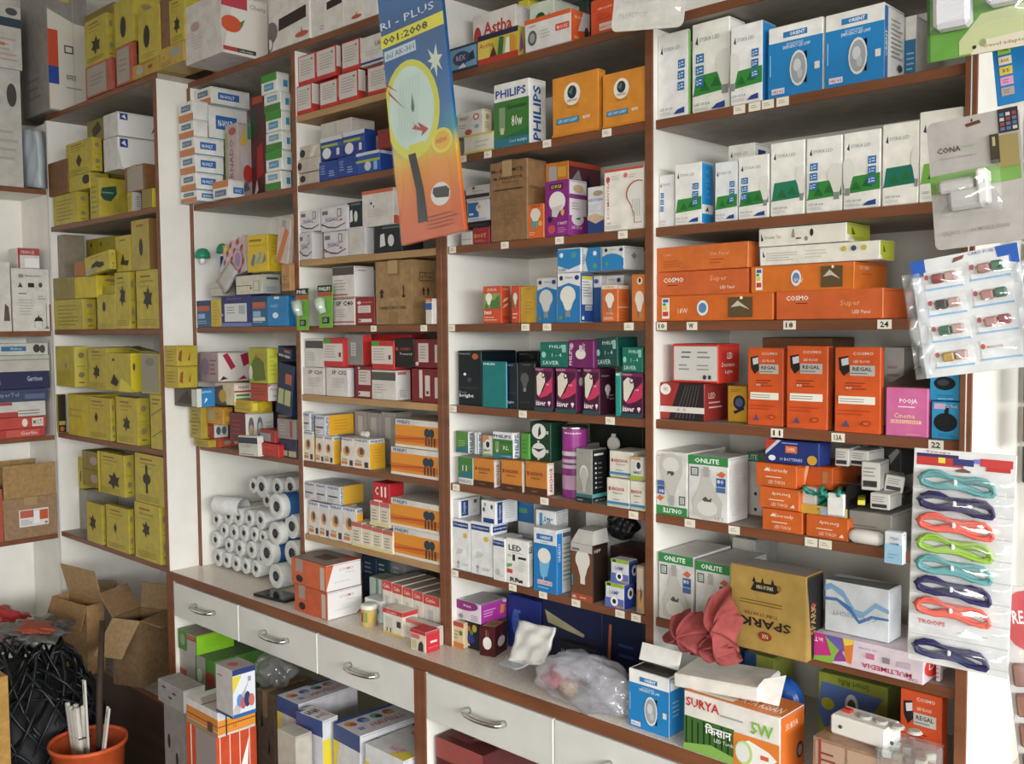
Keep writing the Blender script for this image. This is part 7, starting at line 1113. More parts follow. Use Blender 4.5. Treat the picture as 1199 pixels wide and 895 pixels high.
def Yb(xl, xm, xr, yt, yb, row, k='', label='', base=YL, z0=None, Y=1.499, grp=True, **kw):
    if 'F' not in kw: kw['F'] = yf(k) if k else [('ln', .15, .1, .85, .85, 6, '8f8030')]
    if 'R' not in kw: kw['R'] = yr
    return B('fixture_box', xl, xm, xr, yt, row if z0 is None else z0, yb, Y=Y, label=label, group='yellow fixture boxes in the corner unit' if grp else None, base=base, kind='dusty', seam=False, **kw)
# --- top of the unit
crop(0, 0, 4.473); z = KY[1]+TH
B('tall_carton', 112, 236, 460, -140, z, 586, auto=True, free=True, label='tall white carton with orange and blue blocks overhanging the corner unit', base='8f8a84', kind='dusty', F=[('ln', .2, .1, .7, .3, 3, '7a756f')], Rb='d2ccbf', R=[('r', 0, .33, .25, .6, 'c8482a'), ('r', 0, .2, .25, .33, '27479a'), ('e', .4, .93, .12, .03, 'b84a3a'), ('p', [(.38, .9), (.6, .9), (.5, .97)], '2a4a8a'), ('r', .2, .82, .55, .87, 'b8a83a'), ('r', .4, .44, .62, .5, '4a4442'), ('r', .43, .45, .59, .49, 'd2ccbf'), ('t', 'कमल', .42, .24, .04, '5a5450', dict(w=.25)), ('ln', .42, .17, .9, .2, 1, '9a948c'), ('r', .62, .02, .63, .98, 'b4aea2')], dmax=.28)  # front greyed, right side pale: the side light is painted into the card
rwy = [('r', .07, .05, .8, .93, '9a9286'), ('ln', .2, .3, .7, .7, 3, '8a7a70')]
q1 = B('fixture_box', 447, 582, 606, 296, z, 545, Y=1.494, label='grey box with red edges, lower row at the front by the tall carton', group='red-edged grey boxes on the corner unit', base='b0503c', F=rwy, kind='dusty')
q2 = B('fixture_box', 607, 692, 720, 215, z, 495, Y=1.494, label='grey box with red edges standing taller beside yellow boxes', group='red-edged grey boxes on the corner unit', base='b0503c', F=rwy, kind='dusty')
q3 = Yb(694, 830, .1, 292, 465, z, '', 'yellow and orange box with grey square on top of the corner unit', Y=1.494, base='b08c34', F=[('r', 0, .06, .08, .94, 'c07a3a'), ('e', .28, .5, .14, .3, '9a9a94'), ('r', .6, .4, .76, .65, '8e4a24'), ('r', .3, .86, .85, .92, 'a8622c')])
q4 = Yb(836, 958, .1, 210, 430, z, '', 'yellow-orange box with grey disc over the white panel', Y=1.494, base='b3943a', F=[('e', .68, .62, .2, .2, '8f9296'), ('r', .1, .1, .2, .16, '8e5a24'), ('r', .15, .4, .22, .6, 'b07030'), ('ln', .1, .08, .5, .3, 2, '9a6a2c')])
Yb(442, 556, 604, 62, 345, z, 'switch', 'yellow box with dark switch print on the red-edged grey box', z0=top(q1)+.0004, Y=1.496)
Yb(597, 696, .09, -30, 200, z, 'oval', 'yellow box with dark oval standing on the taller red-edged box', z0=top(q2)+.0004, Y=1.496, F=sym('oval', .45, .4, .25))
Yb(721, 832, .09, 20, 285, z, 'oval', 'yellow box with dark oval above the grey square box', z0=top(q3)+.0004, Y=1.496, F=sym('oval', .4, .48, .24)+[('ln', .2, .05, .8, .15, 2, '8f8030')])
Yb(886, 962, .09, -30, 205, z, 'switch', 'yellow box with dark print on the grey disc box', z0=top(q4)+.0004, Y=1.496)
B('carton', 836, 882, .08, -20, top(q4)+.0004, 205, Y=1.50, label='narrow brown carton between two yellow boxes on the corner unit', base='7a5532', kind='carton')
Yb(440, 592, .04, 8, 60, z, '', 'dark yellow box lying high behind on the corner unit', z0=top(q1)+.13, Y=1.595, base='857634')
B('carton', 600, 960, .1, -20, z, 420, Y=1.62, label='brown carton deep behind the yellow boxes on the corner unit', base='6a4a30', kind='carton')
B('carton', 380, 600, .1, 80, z, 320, Y=1.64, label='dark carton behind the red-edged boxes on the corner unit', base='3c3326', kind='carton', h=.26)
# --- first shelf
crop(0, 190, 4.473); z = KY[2]; up = 850      # lines given in the crop above sit 850 higher
r = z
a1 = Yb(278, 402, 466, 152, 320, r, '', 'yellow box with bright side at the left of the first shelf')
a2 = Yb(470, 517, 668, 78, 292, r, '', 'large yellow box turned to show a green lamp print', Y=1.505, R=[('p', [(.05, .55), (.1, .75), (.6, .82), (.62, .62), (.4, .42), (.15, .45)], '2a4a3c'), ('r', .1, .62, .5, .65, '6a9a8a'), ('ln', .45, .2, .8, .5, 6, '8f8030')], dmax=.26)
a3 = Yb(666, 692, 740, 155, 262, r, '', 'small yellow box with grey side panel on the first shelf', Rb='a8a8a4', R=[('ln', .4, .2, .9, .8, 5, '6a6a66')])
a4 = Yb(742, 795, 832, 135, 235, r, '', 'small yellow box, front painted dull and lit side painted bright, at the corner unit panel', base='8a7a34', R=[('r', 0, 0, 1, 1, 'cdbb1f')])  # dull front and bright side put the light into the colours
b1 = B('carton', 652, 752, 838, 5, max(top(a3), top(a4))+.0006, 135, Y=1.51, label='brown carton with grey label above the small yellow boxes', base='83582e', kind='carton', F=[('r', .15, .05, .95, .95, '9c8f86')], dmax=.14)
crop(0, 0, 4.473)
w2 = B('starter_box', 541, 613, 822, 712, top(b1)+.0005, 836, Y=1.503, label='white box with small blue emblem, lower of two on the first shelf', group='white boxes with blue emblem', base='c5c2be', Rb='dfdeda', R=[('r', .06, .68, .26, .94, '2a3f8a'), ('p', [(.1, .8), (.18, .9), (.22, .72)], 'dfdeda'), ('p', [(.9, 0), (1, 0), (1, .25)], '2a3f6a')], dmax=.3)
B('starter_box', 541, 613, 818, 582, top(w2)+.0005, 708, Y=1.503, label='white box with small blue emblem, upper of two on the first shelf', group='white boxes with blue emblem', base='c5c2be', Rb='dfdeda', R=[('r', .06, .68, .26, .94, '2a3f8a'), ('p', [(.1, .8), (.18, .9), (.22, .72)], 'dfdeda'), ('p', [(.85, .2), (1, .5), (1, .8)], '2a3f6a')], dmax=.3)
g1 = Yb(358, 466, .07, 900, 985, r, '', 'small yellow box with dark spot on the first shelf, middle height', z0=top(a1)+.0006, F=[('e', .85, .6, .18, .3, '2a2622')])
g2 = Yb(345, 480, 536, 716, 895, r, 'diamond', 'yellow box with dark print high on the first shelf', z0=top(g1)+.0006)
B('carton', 216, 352, .1, 828, top(a1)+.001, 985, Y=1.495, label='brown carton at the left end of the first shelf', base='7b522c', kind='carton')
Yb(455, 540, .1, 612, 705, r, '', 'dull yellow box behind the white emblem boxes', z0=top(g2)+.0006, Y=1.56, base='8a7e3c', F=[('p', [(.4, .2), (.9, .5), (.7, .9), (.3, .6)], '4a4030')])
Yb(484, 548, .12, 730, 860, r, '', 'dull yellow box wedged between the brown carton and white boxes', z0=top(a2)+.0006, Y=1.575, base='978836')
# --- second shelf
crop(0, 190, 4.473); z = KY[3]; r = z
c1 = Yb(272, 432, 506, 715, 885, r, '', 'yellow box with bright printed side at the left, bottom of second shelf')
c2 = Yb(508, 600, .12, 690, 884, r, 'oval', 'yellow box with dark oval, bottom row of second shelf', F=sym('oval', .4, .65, .15)+yf('')[3:])
c3_ = Yb(602, 672, 712, 572, 882, r, 'switch', 'tall yellow box with dark switch print and bright side on second shelf', F=yf('switch', .55, .58, .2))
c4_ = Yb(713, 858, .12, 556, 880, r, 'switch', 'tall yellow box with dark switch print beside the white panel, second shelf', F=yf('switch', .5, .52, .2))
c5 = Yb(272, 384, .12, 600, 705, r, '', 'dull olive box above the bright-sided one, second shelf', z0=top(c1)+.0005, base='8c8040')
c6 = Yb(388, 505, .1, 592, 690, r, '', 'plain bright yellow box in the middle of the second shelf', z0=top(c1)+.0005, base='c8b21e', Y=1.495, F=[])
c7 = B('carton', 386, 442, .08, 518, top(c6)+.0005, 578, Y=1.50, label='small orange-brown box on the plain yellow one', base='a8682c')
Yb(512, 600, .12, 645, 690, r, '', 'flat yellow box under the tilted one on the second shelf', z0=top(c2)+.0005, Y=1.515)
Yb(446, 575, 612, 470, 640, r, '', 'yellow box with dark pump print tipped forward on the second shelf', z0=top(c6)+.004, Y=1.470, tilt=-5, F=[('r', .2, .82, .6, .86, 'a85a2c')]+[('p', [(.25, .3), (.3, .5), (.5, .62), (.7, .45), (.8, .3), (.6, .22), (.45, .35)], '2a2622'), ('e', .62, .4, .16, .12, '2a2622'), ('r', .05, .05, .35, .3, '9a9a8a')])
c8 = Yb(605, 680, .1, 378, 552, r, 'diamond', 'yellow box with dark triangle print, upper second shelf', z0=top(c3_)+.0005, F=[('p', [(.3, .2), (.5, .5), (.6, .3), (.9, .3), (.8, .15)], '2a2622'), ('r', .3, .85, .7, .89, '8a5a2c')])
Yb(687, 776, 838, 292, 520, r, 'oval', 'tall yellow box with dark oval and brown side, upper second shelf', z0=top(c4_)+.0005, base='a8933a', F=sym('oval', .55, .45, .18)+[('r', .3, .86, .7, .9, '8a5a2c')], Rb='7e5a30', R=[])
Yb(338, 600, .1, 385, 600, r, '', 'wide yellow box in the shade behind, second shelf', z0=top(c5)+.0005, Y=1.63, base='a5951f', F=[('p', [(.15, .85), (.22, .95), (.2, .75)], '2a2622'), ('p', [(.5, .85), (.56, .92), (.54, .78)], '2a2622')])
B('carton', 278, 330, .08, 378, top(c5)+.0005, 600, Y=1.52, label='narrow grey box at the left end of the second shelf', base='8a7f6c', kind='dusty')
# --- third shelf
crop(0, 380, 4.473); z = KY[4]; r = z
d = [Yb(243, 300, 345, 367, 590, r, 'diamond', 'narrow yellow box with dark side at the left of the third shelf', Rb='2e2418', R=[('e', .5, .1, .3, .06, 'b85a2c'), ('r', .1, .2, .9, .3, 'a8a03a')], Y=1.495, F=sym('diamond', .5, .45, .3)),
     Yb(357, 455, .12, 372, 600, r, '', 'plain yellow box with faint marks, lower third shelf', base='c0ab24', F=[('ln', .1, .4, .9, .7, 2, 'a8922a')]),
     Yb(457, 576, 606, 388, 618, r, 'diamond', 'yellow box with dark diamond, lower third shelf', F=yf('diamond', .4, .52, .13)),
     Yb(607, 716, 786, 388, 636, r, 'switch', 'yellow box with dark switch print and bright side, lower third shelf', F=yf('switch', .5, .44, .17)),
     Yb(787, 877, .1, 375, 655, r, '', 'yellow box with slanted lines beside the white panel, lower third shelf', F=[('p', [(.1, .2), (.9, .35), (.9, .37), (.1, .22)], '6a5a24'), ('p', [(.1, .6), (.9, .75), (.9, .77), (.1, .62)], '6a5a24'), ('ln', .2, .8, .8, .95, 2, '6a5a24')])]
t = max(top(o) for o in d)
Yb(268, 386, 462, 116, 345, r, '', 'yellow box with pale printed side, upper third shelf at the left', z0=t+.0006, F=[('p', [(.5, .5), (.62, .45), (.58, .62)], '6a7a68')], Rb='c8b848')
Yb(462, 556, .12, 122, 368, r, 'switch', 'yellow box with dark switch print, upper third shelf', z0=t+.0006, F=yf('switch', .45, .42, .18))
Yb(559, 682, 742, 152, 368, r, '', 'yellow box with black pointer print and pale torn corner, upper third shelf', z0=t+.0006, F=[('p', [(.15, .2), (.3, .45), (.5, .25), (.4, .12)], '1c1a18'), ('e', .3, .82, .05, .04, '2a2622'), ('p', [(.5, 0), (1, 0), (1, .15), (.6, .35)], 'cfc23a')], R=[('e', .3, .65, .12, .1, '5a4a30'), ('r', 0, 0, 1, 1, 'd0be22'), ('e', .3, .65, .12, .1, '5a4a30')])  # right side painted a brighter yellow, as if lit
Yb(738, 832, 868, 156, 340, r, '', 'grey-fronted yellow box beside the white panel, upper third shelf', z0=t+.0006, F=[('r', .04, .04, .96, .96, '8f8a76'), ('e', .5, .8, .25, .1, '7a7566')])
fq = [P3(645, 118, 1.505), P3(838, 150, 1.505), P3(800, 132, 1.60), P3(700, 112, 1.60)]
sheet('box_lid', fq, mat('8f8438', .6, 'dusty'), 'loose yellow lid flap lying open on top of the third shelf boxes', 'lid', amp=.002, thick=.003)
# --- fourth shelf
crop(0, 520, 4.475); z = KY[5]; r = z
e = [Yb(456, 531, 556, 322, 575, r, 'switch', 'yellow box with dark print at the left of the bottom shelf', Y=1.496, F=sym('switch', .4, .5, .22)),
     Yb(557, 671, 706, 345, 610, r, 'diamond', 'yellow box with small dark diamond on the bottom shelf', Y=1.496, F=yf('diamond', .42, .5, .12)),
     Yb(707, 836, 890, 332, 668, r, 'switch', 'yellow box with dark switch print and bright side on the bottom shelf', Y=1.496, F=yf('switch', .46, .55, .15))]
t = max(top(o) for o in e)
Yb(517, 649, 706, 62, 340, r, 'switch', 'yellow box with dark pump print and bright side, upper bottom shelf', z0=t+.0006, Y=1.496, F=yf('switch', .6, .35, .22)+[('r', 0, 0, .09, 1, 'cdbb1f')])
Yb(707, 878, .13, 76, 318, r, 'plug', 'yellow box with black plug print beside the white panel, bottom shelf', z0=t+.0006, Y=1.496, F=yf('plug', .42, .5, .22))
Yb(352, 430, .1, 72, 240, r, 'oval', 'small yellow box with dark oval at the back of the bottom shelf', z0=r+.16, Y=1.57, F=sym('oval', .6, .4, .2))
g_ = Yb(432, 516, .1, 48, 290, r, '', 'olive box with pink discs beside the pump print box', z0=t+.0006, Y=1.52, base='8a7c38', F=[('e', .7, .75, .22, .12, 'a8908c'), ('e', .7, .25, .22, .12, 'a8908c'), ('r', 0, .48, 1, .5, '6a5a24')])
B('carton', 372, 455, .12, 240, r, 480, Y=1.57, label='grey dusty carton at the back left of the bottom shelf', base='8f8c80', kind='dusty', h=.158)

# ================================================================== end wall shelving
def Lb(name, xl, xr, yt, yb, z0, label, base, X=-3.886, d=.2, F=(), cat='box', group=None, h=None, kind='card', T=()):
    """a box whose printed face looks along the shop (+x); xl, xr, yt (at xr) in crop pixels on the plane x = X"""
    a = atX(*px(xl, yt), X); b = atX(*px(xr, yt), X)
    w = abs(b.y-a.y); zz = atX(*px(xr, yt), X).z; hh = h if h else zz-z0
    o = make_box(name, w, d, hh, base, F=F, T=T, kind=kind, loc=(X-d/2, (a.y+b.y)/2, z0+.0007), rot=(0, 0, math.pi/2))
    tag(o, label, cat, group); o['top'] = z0+.0007+hh; return o
crop(0, 190, 4.473); z = KL[2]
Lb('lamp_carton', -230, 50, 522, 880, z, 'plain white carton with dark sketch at the very edge of the end shelf', 'd2cec8', F=[('p', [(.85, .15), (.97, .15), (.95, .35), (.88, .4)], '5a4a4a')])
cc = Lb('lamp_carton', 58, 256, 562, 885, z, 'white carton with small black lantern pictures on the end wall shelf', 'd3cfc8', F=[('p', [(.55, .16), (.6, .22), (.75, .22), (.8, .16)], '2a2422'), ('r', .57, .05, .58, .16, '5a5a5a'), ('r', .77, .05, .78, .16, '5a5a5a'), ('r', .66, .22, .7, .25, '2a2422'), ('r', .88, .08, .9, .45, '8a8680'), ('p', [(.82, .04), (.96, .04), (.9, .09)], '6a6660'), ('e', .24, .88, .07, .03, '8a8680'), ('t', 'Illumination', .36, .87, .03, '6a6660', dict(w=.4)), ('p', [(.15, .7), (.28, .7), (.22, .78)], '4a4642'), ('r', .42, .7, .58, .77, '2a2624'), ('e', .75, .74, .05, .04, '4a4642'), ('ln', .16, .58, .5, .62, 1, '4a4642'), ('ln', .16, .25, .6, .52, 6, 'b0aca6'), ('ln', .66, .5, .88, .58, 2, '8a8680')])
Lb('starter_box', 92, 206, 455, 550, top(cc)+.0004, 'small red and white box standing on the lantern carton', 'd8d4d0', X=-3.90, d=.1, F=[('r', 0, .65, 1, 1, 'b04a48'), ('t', 'PRINCE', .15, .72, .16, 'e4d0cc', dict(w=.6)), ('r', 0, 0, .08, 1, 'b82a30'), ('r', .3, .05, .95, .5, 'eceae6')])
Lb('lamp_carton', 258, 266, 745, 830, z, 'narrow dark red box edge beside the lantern carton', '7a2a20', X=-3.885, d=.1)
crop(0, 380, 4.473); z = KL[3]
st_ = [(-60, 236, 540, 592, 'b83a38', 'red box with white print at the bottom of the flat stack', [('r', .3, .1, .9, .9, 'c8504c'), ('t', 'Garlin', .55, .3, .4, 'e8d0c8', dict(w=.3))]),
       (-60, 240, 478, 540, 'c2453c', 'red box with white round seal in the flat stack', [('e', .62, .5, .05, .35, 'e0d4cc'), ('r', .75, .15, .95, .85, 'd8d0c8'), ('t', 'MULTI', .77, .3, .4, '3a3430', dict(w=.16))]),
       (-60, 238, 400, 478, 'c9c6c0', 'pale box with red strip in the flat stack', [('r', 0, 0, .5, .35, 'b03a38'), ('r', 0, .8, .4, 1, 'a83a40'), ('ln', .5, .1, .95, .5, 2, '7a7672')]),
       (-60, 248, 335, 395, '3c4668', 'slate blue box in the flat stack', [('t', 'SuperTel', .1, .35, .4, '8a94b8', dict(w=.4)), ('r', .6, .2, .95, .6, '5a6488')]),
       (-60, 256, 245, 330, '262a55', 'navy box with white name in the flat stack', [('t', 'Garrison', .62, .45, .3, 'c8ccd8', dict(w=.26)), ('e', .15, .4, .04, .2, '5a64a0')]),
       (-60, 258, 160, 240, 'b9b6ae', 'plain pale box in the flat stack', [('r', 0, .7, 1, .76, '8a867e')]),
       (-60, 250, 98, 150, 'c2c4be', 'pale box with blue label topping the flat stack', [('r', .2, .35, .62, .75, '2f6a9c'), ('t', 'Wellness', .35, .45, .2, 'd0e0ec', dict(w=.2)), ('e', .8, .55, .06, .35, '3a3630'), ('e', .9, .5, .05, .35, '4a463c')])]
prev = z
for i, (a, b, t, bo, colr, lab, F_) in enumerate(st_):
    o = Lb('flat_carton', a, b, t, bo, prev, lab+' on the end wall', colr, F=F_, group='flat boxes stacked on the end wall shelf', X=-3.887-.002*(i % 3)); prev = top(o)+.0004
crop(0, 520, 4.475); z = KL[4]
bx0 = Lb('carton', 14, 297, 262, 498, z, 'brown cardboard carton with white and red shipping label on the end wall shelf', '9a7a5a', F=[('r', .28, .28, .83, .7, 'd9d4ce'), ('r', .3, .5, .55, .68, 'c05a4a'), ('r', .66, .42, .82, .66, 'c8542c'), ('r', .55, .34, .66, .64, 'e4e6e8'), ('ln', .31, .32, .53, .46, 3, '7a8aa8'), ('e', .78, .34, .03, .03, '8a7a6a')], cat='carton', kind='carton', d=.23)
w_, d_, h_ = bx0.dimensions
for nm, rx_, dy in (('front_flap', .02, -1), ('back_flap', -.5, 1)):
    f = MB(); f.box(-w_/2+.004, w_/2-.004, -.0015, .0015, 0, .125, mat('a5824f', .7, 'carton'), .0005); fo = f.build('flap', bx0, (0, dy*(d_/2-.004), h_+.0004), (rx_ if dy < 0 else .25, 0, 0)); fo['label'] = 'raised brown carton flap'
Lb('carton', -80, 10, 240, 500, z, 'white and red box beside the brown carton at the picture edge', 'd0c8c0', F=[('r', .4, 0, 1, 1, 'b04a34')])
crop(0, 0, 4.473); z = KL[1]
bl1 = Lb('lamp_carton', -120, 104, 372, 620, z+.0, 'white carton with round dark seal on the upper end shelf', 'bfbcb4', X=-3.884, F=[('e', .78, .78, .12, .1, '4a4442'), ('ln', .3, .2, .9, .5, 4, 'a8a49c')], d=.2)
Lb('lamp_carton', -120, 106, 40, 345, top(bl1)+.0005, 'white carton with navy stripe on top of the round-seal carton', 'c4c1b9', X=-3.884, F=[('r', 0, .66, 1, .8, '3a4658'), ('e', .78, .9, .14, .06, '4a5058'), ('ln', .2, .1, .9, .5, 5, 'b89a94'), ('r', .4, .35, .6, .4, 'c8705a')], d=.2)
pbag = sheet('plastic_sack', [P3(108, 950, 1.425), P3(205, 960, 1.455), P3(195, 660, 1.455), P3(108, 650, 1.425)], mat('a9b3ba', .25, 'plain'), 'pale blue printed plastic sack lying on the upper end shelf', 'sack', amp=.002, thick=.03, seed=12)
pbag.location.z = z+.001
# ================================================================== under the counter
crop(180, 715, 4.972); BS = .118
ob1 = B('lamp_carton', 190, 362, 602, 742, 0, 900, Y=1.29, free=True, label='orange-red striped carton at the bottom under the drawers', base='cf4a26', F=[('r', .33, 0, 1, 1, '8e8480'), ('r', .16, 0, .2, 1, 'e8d8c8')], R=[('r', .08+.24*i, 0, .1+.24*i, 1, 'ecd0c0') for i in range(4)]+[('p', [(.5, .55), (.7, .62), (.8, .95), (.6, .8)], 'f0e8e4'), ('p', [(.56, .6), (.66, .65), (.7, .8)], '8a3a5a')], dmax=.17)
po = B('bulb_carton', 192, 372, 592, 600, top(ob1)+.0005, 735, Y=1.29, free=True, label='orange and white bulb multipack with black strap under the drawers', base='cfccc8', F=[('r', 0, .22, 1, .72, 'c8792e'), ('r', 0, 0, 1, .2, '9a7a58'), ('r', .68, .1, .84, .5, '5a4038'), ('r', 0, .42, 1, .45, '6a3418')], R=[('r', 0, .1, 1, .66, 'e08a26'), ('t', 'PHILIPS', .3, .76, .14, '3a5a9a', dict(w=.42, bold=1)), ('r', 0, .4, 1, .44, '8a3a1c'), ('t', 'LL', .4, .26, .14, 'a84a20', dict(w=.1))], T=[('r', .0, .0, 1, 1, 'a9a39c'), ('r', .48, 0, .52, 1, '4a4440')], dmax=.17)
f = MB(); w_, d_, h_ = po.dimensions; f.box(w_/2+.0004, w_/2+.0016, -d_*.30, -d_*.27, 0.002, h_, mat('2a2624', .4, 'plain')); f.build('strap', po)
B('monitor_box', 361, 456, 592, 352, top(po)+.0006, 530, Y=1.295, free=True, label='white and blue box with yellow corner standing on the bulb multipack', base='b9b3b2', F=[('ln', .1, .75, .5, .85, 1, '8a6a60'), ('r', 0, 0, 1, .05, '2a4a80')], Rb='d6dae2', R=[('r', 0, .88, 1, 1, '24386e'), ('r', 0, 0, 1, .08, '2a62a0'), ('p', [(0, .5), (0, .86), (.4, .86)], 'd8c42a'), ('e', .3, .35, .14, .13, '5a8ac0'), ('e', .44, .28, .13, .12, 'b85a5a'), ('e', .62, .34, .14, .16, '2a3a6a'), ('e', .8, .3, .13, .13, 'c86a5a'), ('r', .65, .7, .78, .8, '8a94a8')], T=[('r', 0, 0, 1, 1, '9c8f8c'), ('e', .5, .4, .2, .2, 'a8504a')], dmax=.16)
gl = B('cable_box', 155, 352, .2, 300, BS, 470, Y=1.512, free=True, label='green and white box, lower of two at the cabinet side', group='green boxes under the counter', base='4d8a34', F=[('r', 0, .75, .46, 1, 'a8a49c'), ('r', 0, .55, .22, .8, 'b4b0a8'), ('r', .5, .7, .75, 1, '9a9a90'), ('e', .58, .85, .07, .05, 'c8d8c0'), ('r', .0, .78, .2, .84, 'b04a40'), ('r', .78, .8, 1, .9, 'b0403c')], T=[('r', 0, 0, 1, 1, '5f7a56'), ('p', [(0, 0), (.5, 0), (.2, .6), (0, .8)], '8a968a')], dmax=.2)
B('cable_box', 142, 246, 470, 152, top(gl)+.0005, 262, Y=1.500, free=True, label='green and white box with bright lime side, upper of two at the cabinet side', group='green boxes under the counter', base='5a8f3e', F=[('r', .5, 0, .98, .96, 'a8a49c'), ('e', .26, .55, .13, .3, '8aa080'), ('r', .5, .68, 1, .8, 'b0403c'), ('r', .5, .84, 1, .92, 'b0403c')], Rb='86c81c', R=[('ln', .2, .3, .8, .8, 4, '7ab818')], T=[('r', 0, 0, 1, 1, '9a9690'), ('r', .5, 0, 1, 1, 'a08a84')], dmax=.22)
gb = [('e', .25, .75, .08, .05, '3a3a3a'), ('e', .65, .65, .07, .05, '3a3a3a'), ('e', .5, .4, .08, .05, '4a4a4a'), ('p', [(.3, .05), (.8, .1), (.7, .3), (.3, .25)], '6a8a54')]
g0 = B('fitting_carton', 60, 168, .12, 590, 0, 760, Y=1.36, free=True, label='grey dotted carton on the floor beside the base cabinet, lower one', group='grey dotted cartons', base='8f8c8a', F=gb, kind='dusty')
B('fitting_carton', 25, 170, 300, 470, top(g0)+.0005, 590, Y=1.352, free=True, label='grey dotted carton with white side on another beside the cabinet', group='grey dotted cartons', base='9a9796', F=gb[:3], Rb='dcdcda', kind='dusty', dmax=.12)
# brown carton in clear film
cb = B('carton', 600, 700, .16, 500, BS, 740, Y=1.545, free=True, label='brown carton with dark marks inside a clear bag under the drawers', base='7f6a5a', kind='carton', F=[('p', [(.2, .7), (.35, .72), (.3, .85)], '2e241e'), ('p', [(.6, .5), (.75, .55), (.66, .65)], '2e241e'), ('r', .4, .2, .6, .26, '3a2e26')])
fb = tag(empty('film_bag', (atY(*px(640, 400), 1.56).x, 1.575, top(cb)+.002)), 'crumpled clear plastic bag under the drawer beside the white boxes', 'bag')
blob('film', fb, (0, .02, .045), .07, .05, .05, mat('a8a4a2', .1, 'milky'), 44, .25)
crop(310, 720, 5.113)
wl = [('r', 0, .9, 1, 1, '3a4a80'), ('r', 0, 0, 1, .05, '3a4a80'), ('p', [(0, .6), (0, .9), (.22, .9)], 'd8c03a'), ('r', .2, .35, .5, .75, 'b8b4b8'), ('r', .55, .3, .92, .65, '5f6a5c'), ('r', .6, .35, .72, .6, 'a8b09a'), ('r', .76, .35, .88, .6, 'a8b09a'), ('ln', .1, .12, .6, .25, 2, '8a86a0')]
wt_ = [('r', 0, 0, .12, 1, '2f4f92')]+[('e', .34, .12+.2*i, .13, .075, ['c88a3a', '4a5a9a', '5a9a7a', 'b84a50', '3a4a6a'][i]) for i in range(4)]+[('e', .42, .14+.2*i, .08, .05, ['b84a44', '7a9ac8', '3a3a4a', '8ab04a'][i]) for i in range(4)]+[('t', 'HAVELLS', .62, .3, .2, 'c05a60', dict(w=.5, ang=90)), ('r', .66, .1, .8, .18, '7a8ab0')]
G = 'white boxes with coloured discs on top'
w1 = B('fan_box', 75, 202, .2, 540, BS, 660, Y=1.475, free=True, label='white box with coloured discs on top, first beside the clear bag', group=G, base='c2bfc4', F=wl, T=wt_)
w2 = B('fan_box', 190, 346, 442, 640, BS, 842, Y=1.452, free=True, label='white box with coloured discs on top and yellow corner, second along', group=G, base='cfced2', F=wl, R=[('p', [(0, .5), (0, .88), (.5, .88), (.6, .6)], 'd8c42a'), ('e', .4, .3, .18, .12, 'c86a4a'), ('r', 0, 0, 1, .06, '3a5a9a')], T=wt_, yaw=4, dmax=.22)
w3 = B('fan_box', 412, 570, .2, 730, BS, 890, Y=1.47, free=True, label='white box with coloured discs on top, third along, lying lower', group=G, base='cbcace', F=wl, T=wt_, yaw=-3)
B('fan_box', 600, 832, .17, 880, BS, 990, Y=1.47, free=True, label='white box with red lettering nearest the cabinet post', group=G, base='d2d0d2', F=[('p', [(0, .5), (0, .9), (.1, .9)], 'd8c03a')], T=[('t', 'HAVELLS', .42, .12, .14, 'c05a60', dict(w=.45)), ('e', .3, .75, .08, .07, 'c88a3a'), ('e', .42, .72, .08, .07, '4a5a9a'), ('e', .54, .68, .08, .07, '6a7ab0'), ('p', [(.6, 0), (1, 0), (1, .2), (.8, .25)], 'd8c03a'), ('r', 0, .9, .6, 1, '2f4f92')])
rp = tag(empty('rounded_case', (-1.815, 1.75, BS)), 'shiny orange-red rounded item wedged beside the cabinet post', 'case')
blob('shell', rp, (0, 0, .26), .042, .05, .1, mat('c23a20', .25, 'plain'), 51, .12, flat=False); MB().box(-.025, .025, -.03, .03, 0.001, .18, mat('a83a24', .4, 'plain'), .006).build('base', rp)
bz = B('carton', 76, 184, .05, 735, 0, 880, Y=1.38, free=True, label='beige dotted carton with orange edge in front of the white boxes', base='b4ad9f', kind='dusty', F=[('e', .3, .75, .06, .05, '3a3a3a'), ('e', .5, .8, .05, .04, '3a3a3a'), ('p', [(.8, 0), (1, 0), (1, .6), (.75, .5)], 'b8742c')])
bt = tag(empty('spray_bottle', (P3(232, 860, 1.37).x, 1.37, 0)), 'slim white bottle with teal label standing before the white boxes', 'bottle')
MB().lathe([(.0005, .0007), (.02, .0007), (.02, .12)], mat('dcdad2', .4, 'plain'), 16).lathe([(.0202, .12), (.0202, .2)], mat('2a8a88', .4, 'plain'), 16).lathe([(.02, .2), (.017, .25), (.009, .262), (.009, .285), (.0005, .286)], mat('e0ded8', .4, 'plain'), 16).build('body', bt, smooth=True)
crop(480, 680, 3.868)
B('flat_carton', 118, 330, .22, 795, BS, 900, Y=1.515, label='dark red flat carton under the wide drawer', base='5c1f22', F=[('r', 0, .9, 1, 1, '9a4a44')], T=[('r', .1, .1, .6, .9, '7a3a38'), ('p', [(.5, .2), (.9, .3), (.8, .6), (.5, .5)], 'b08a80')], free=True)

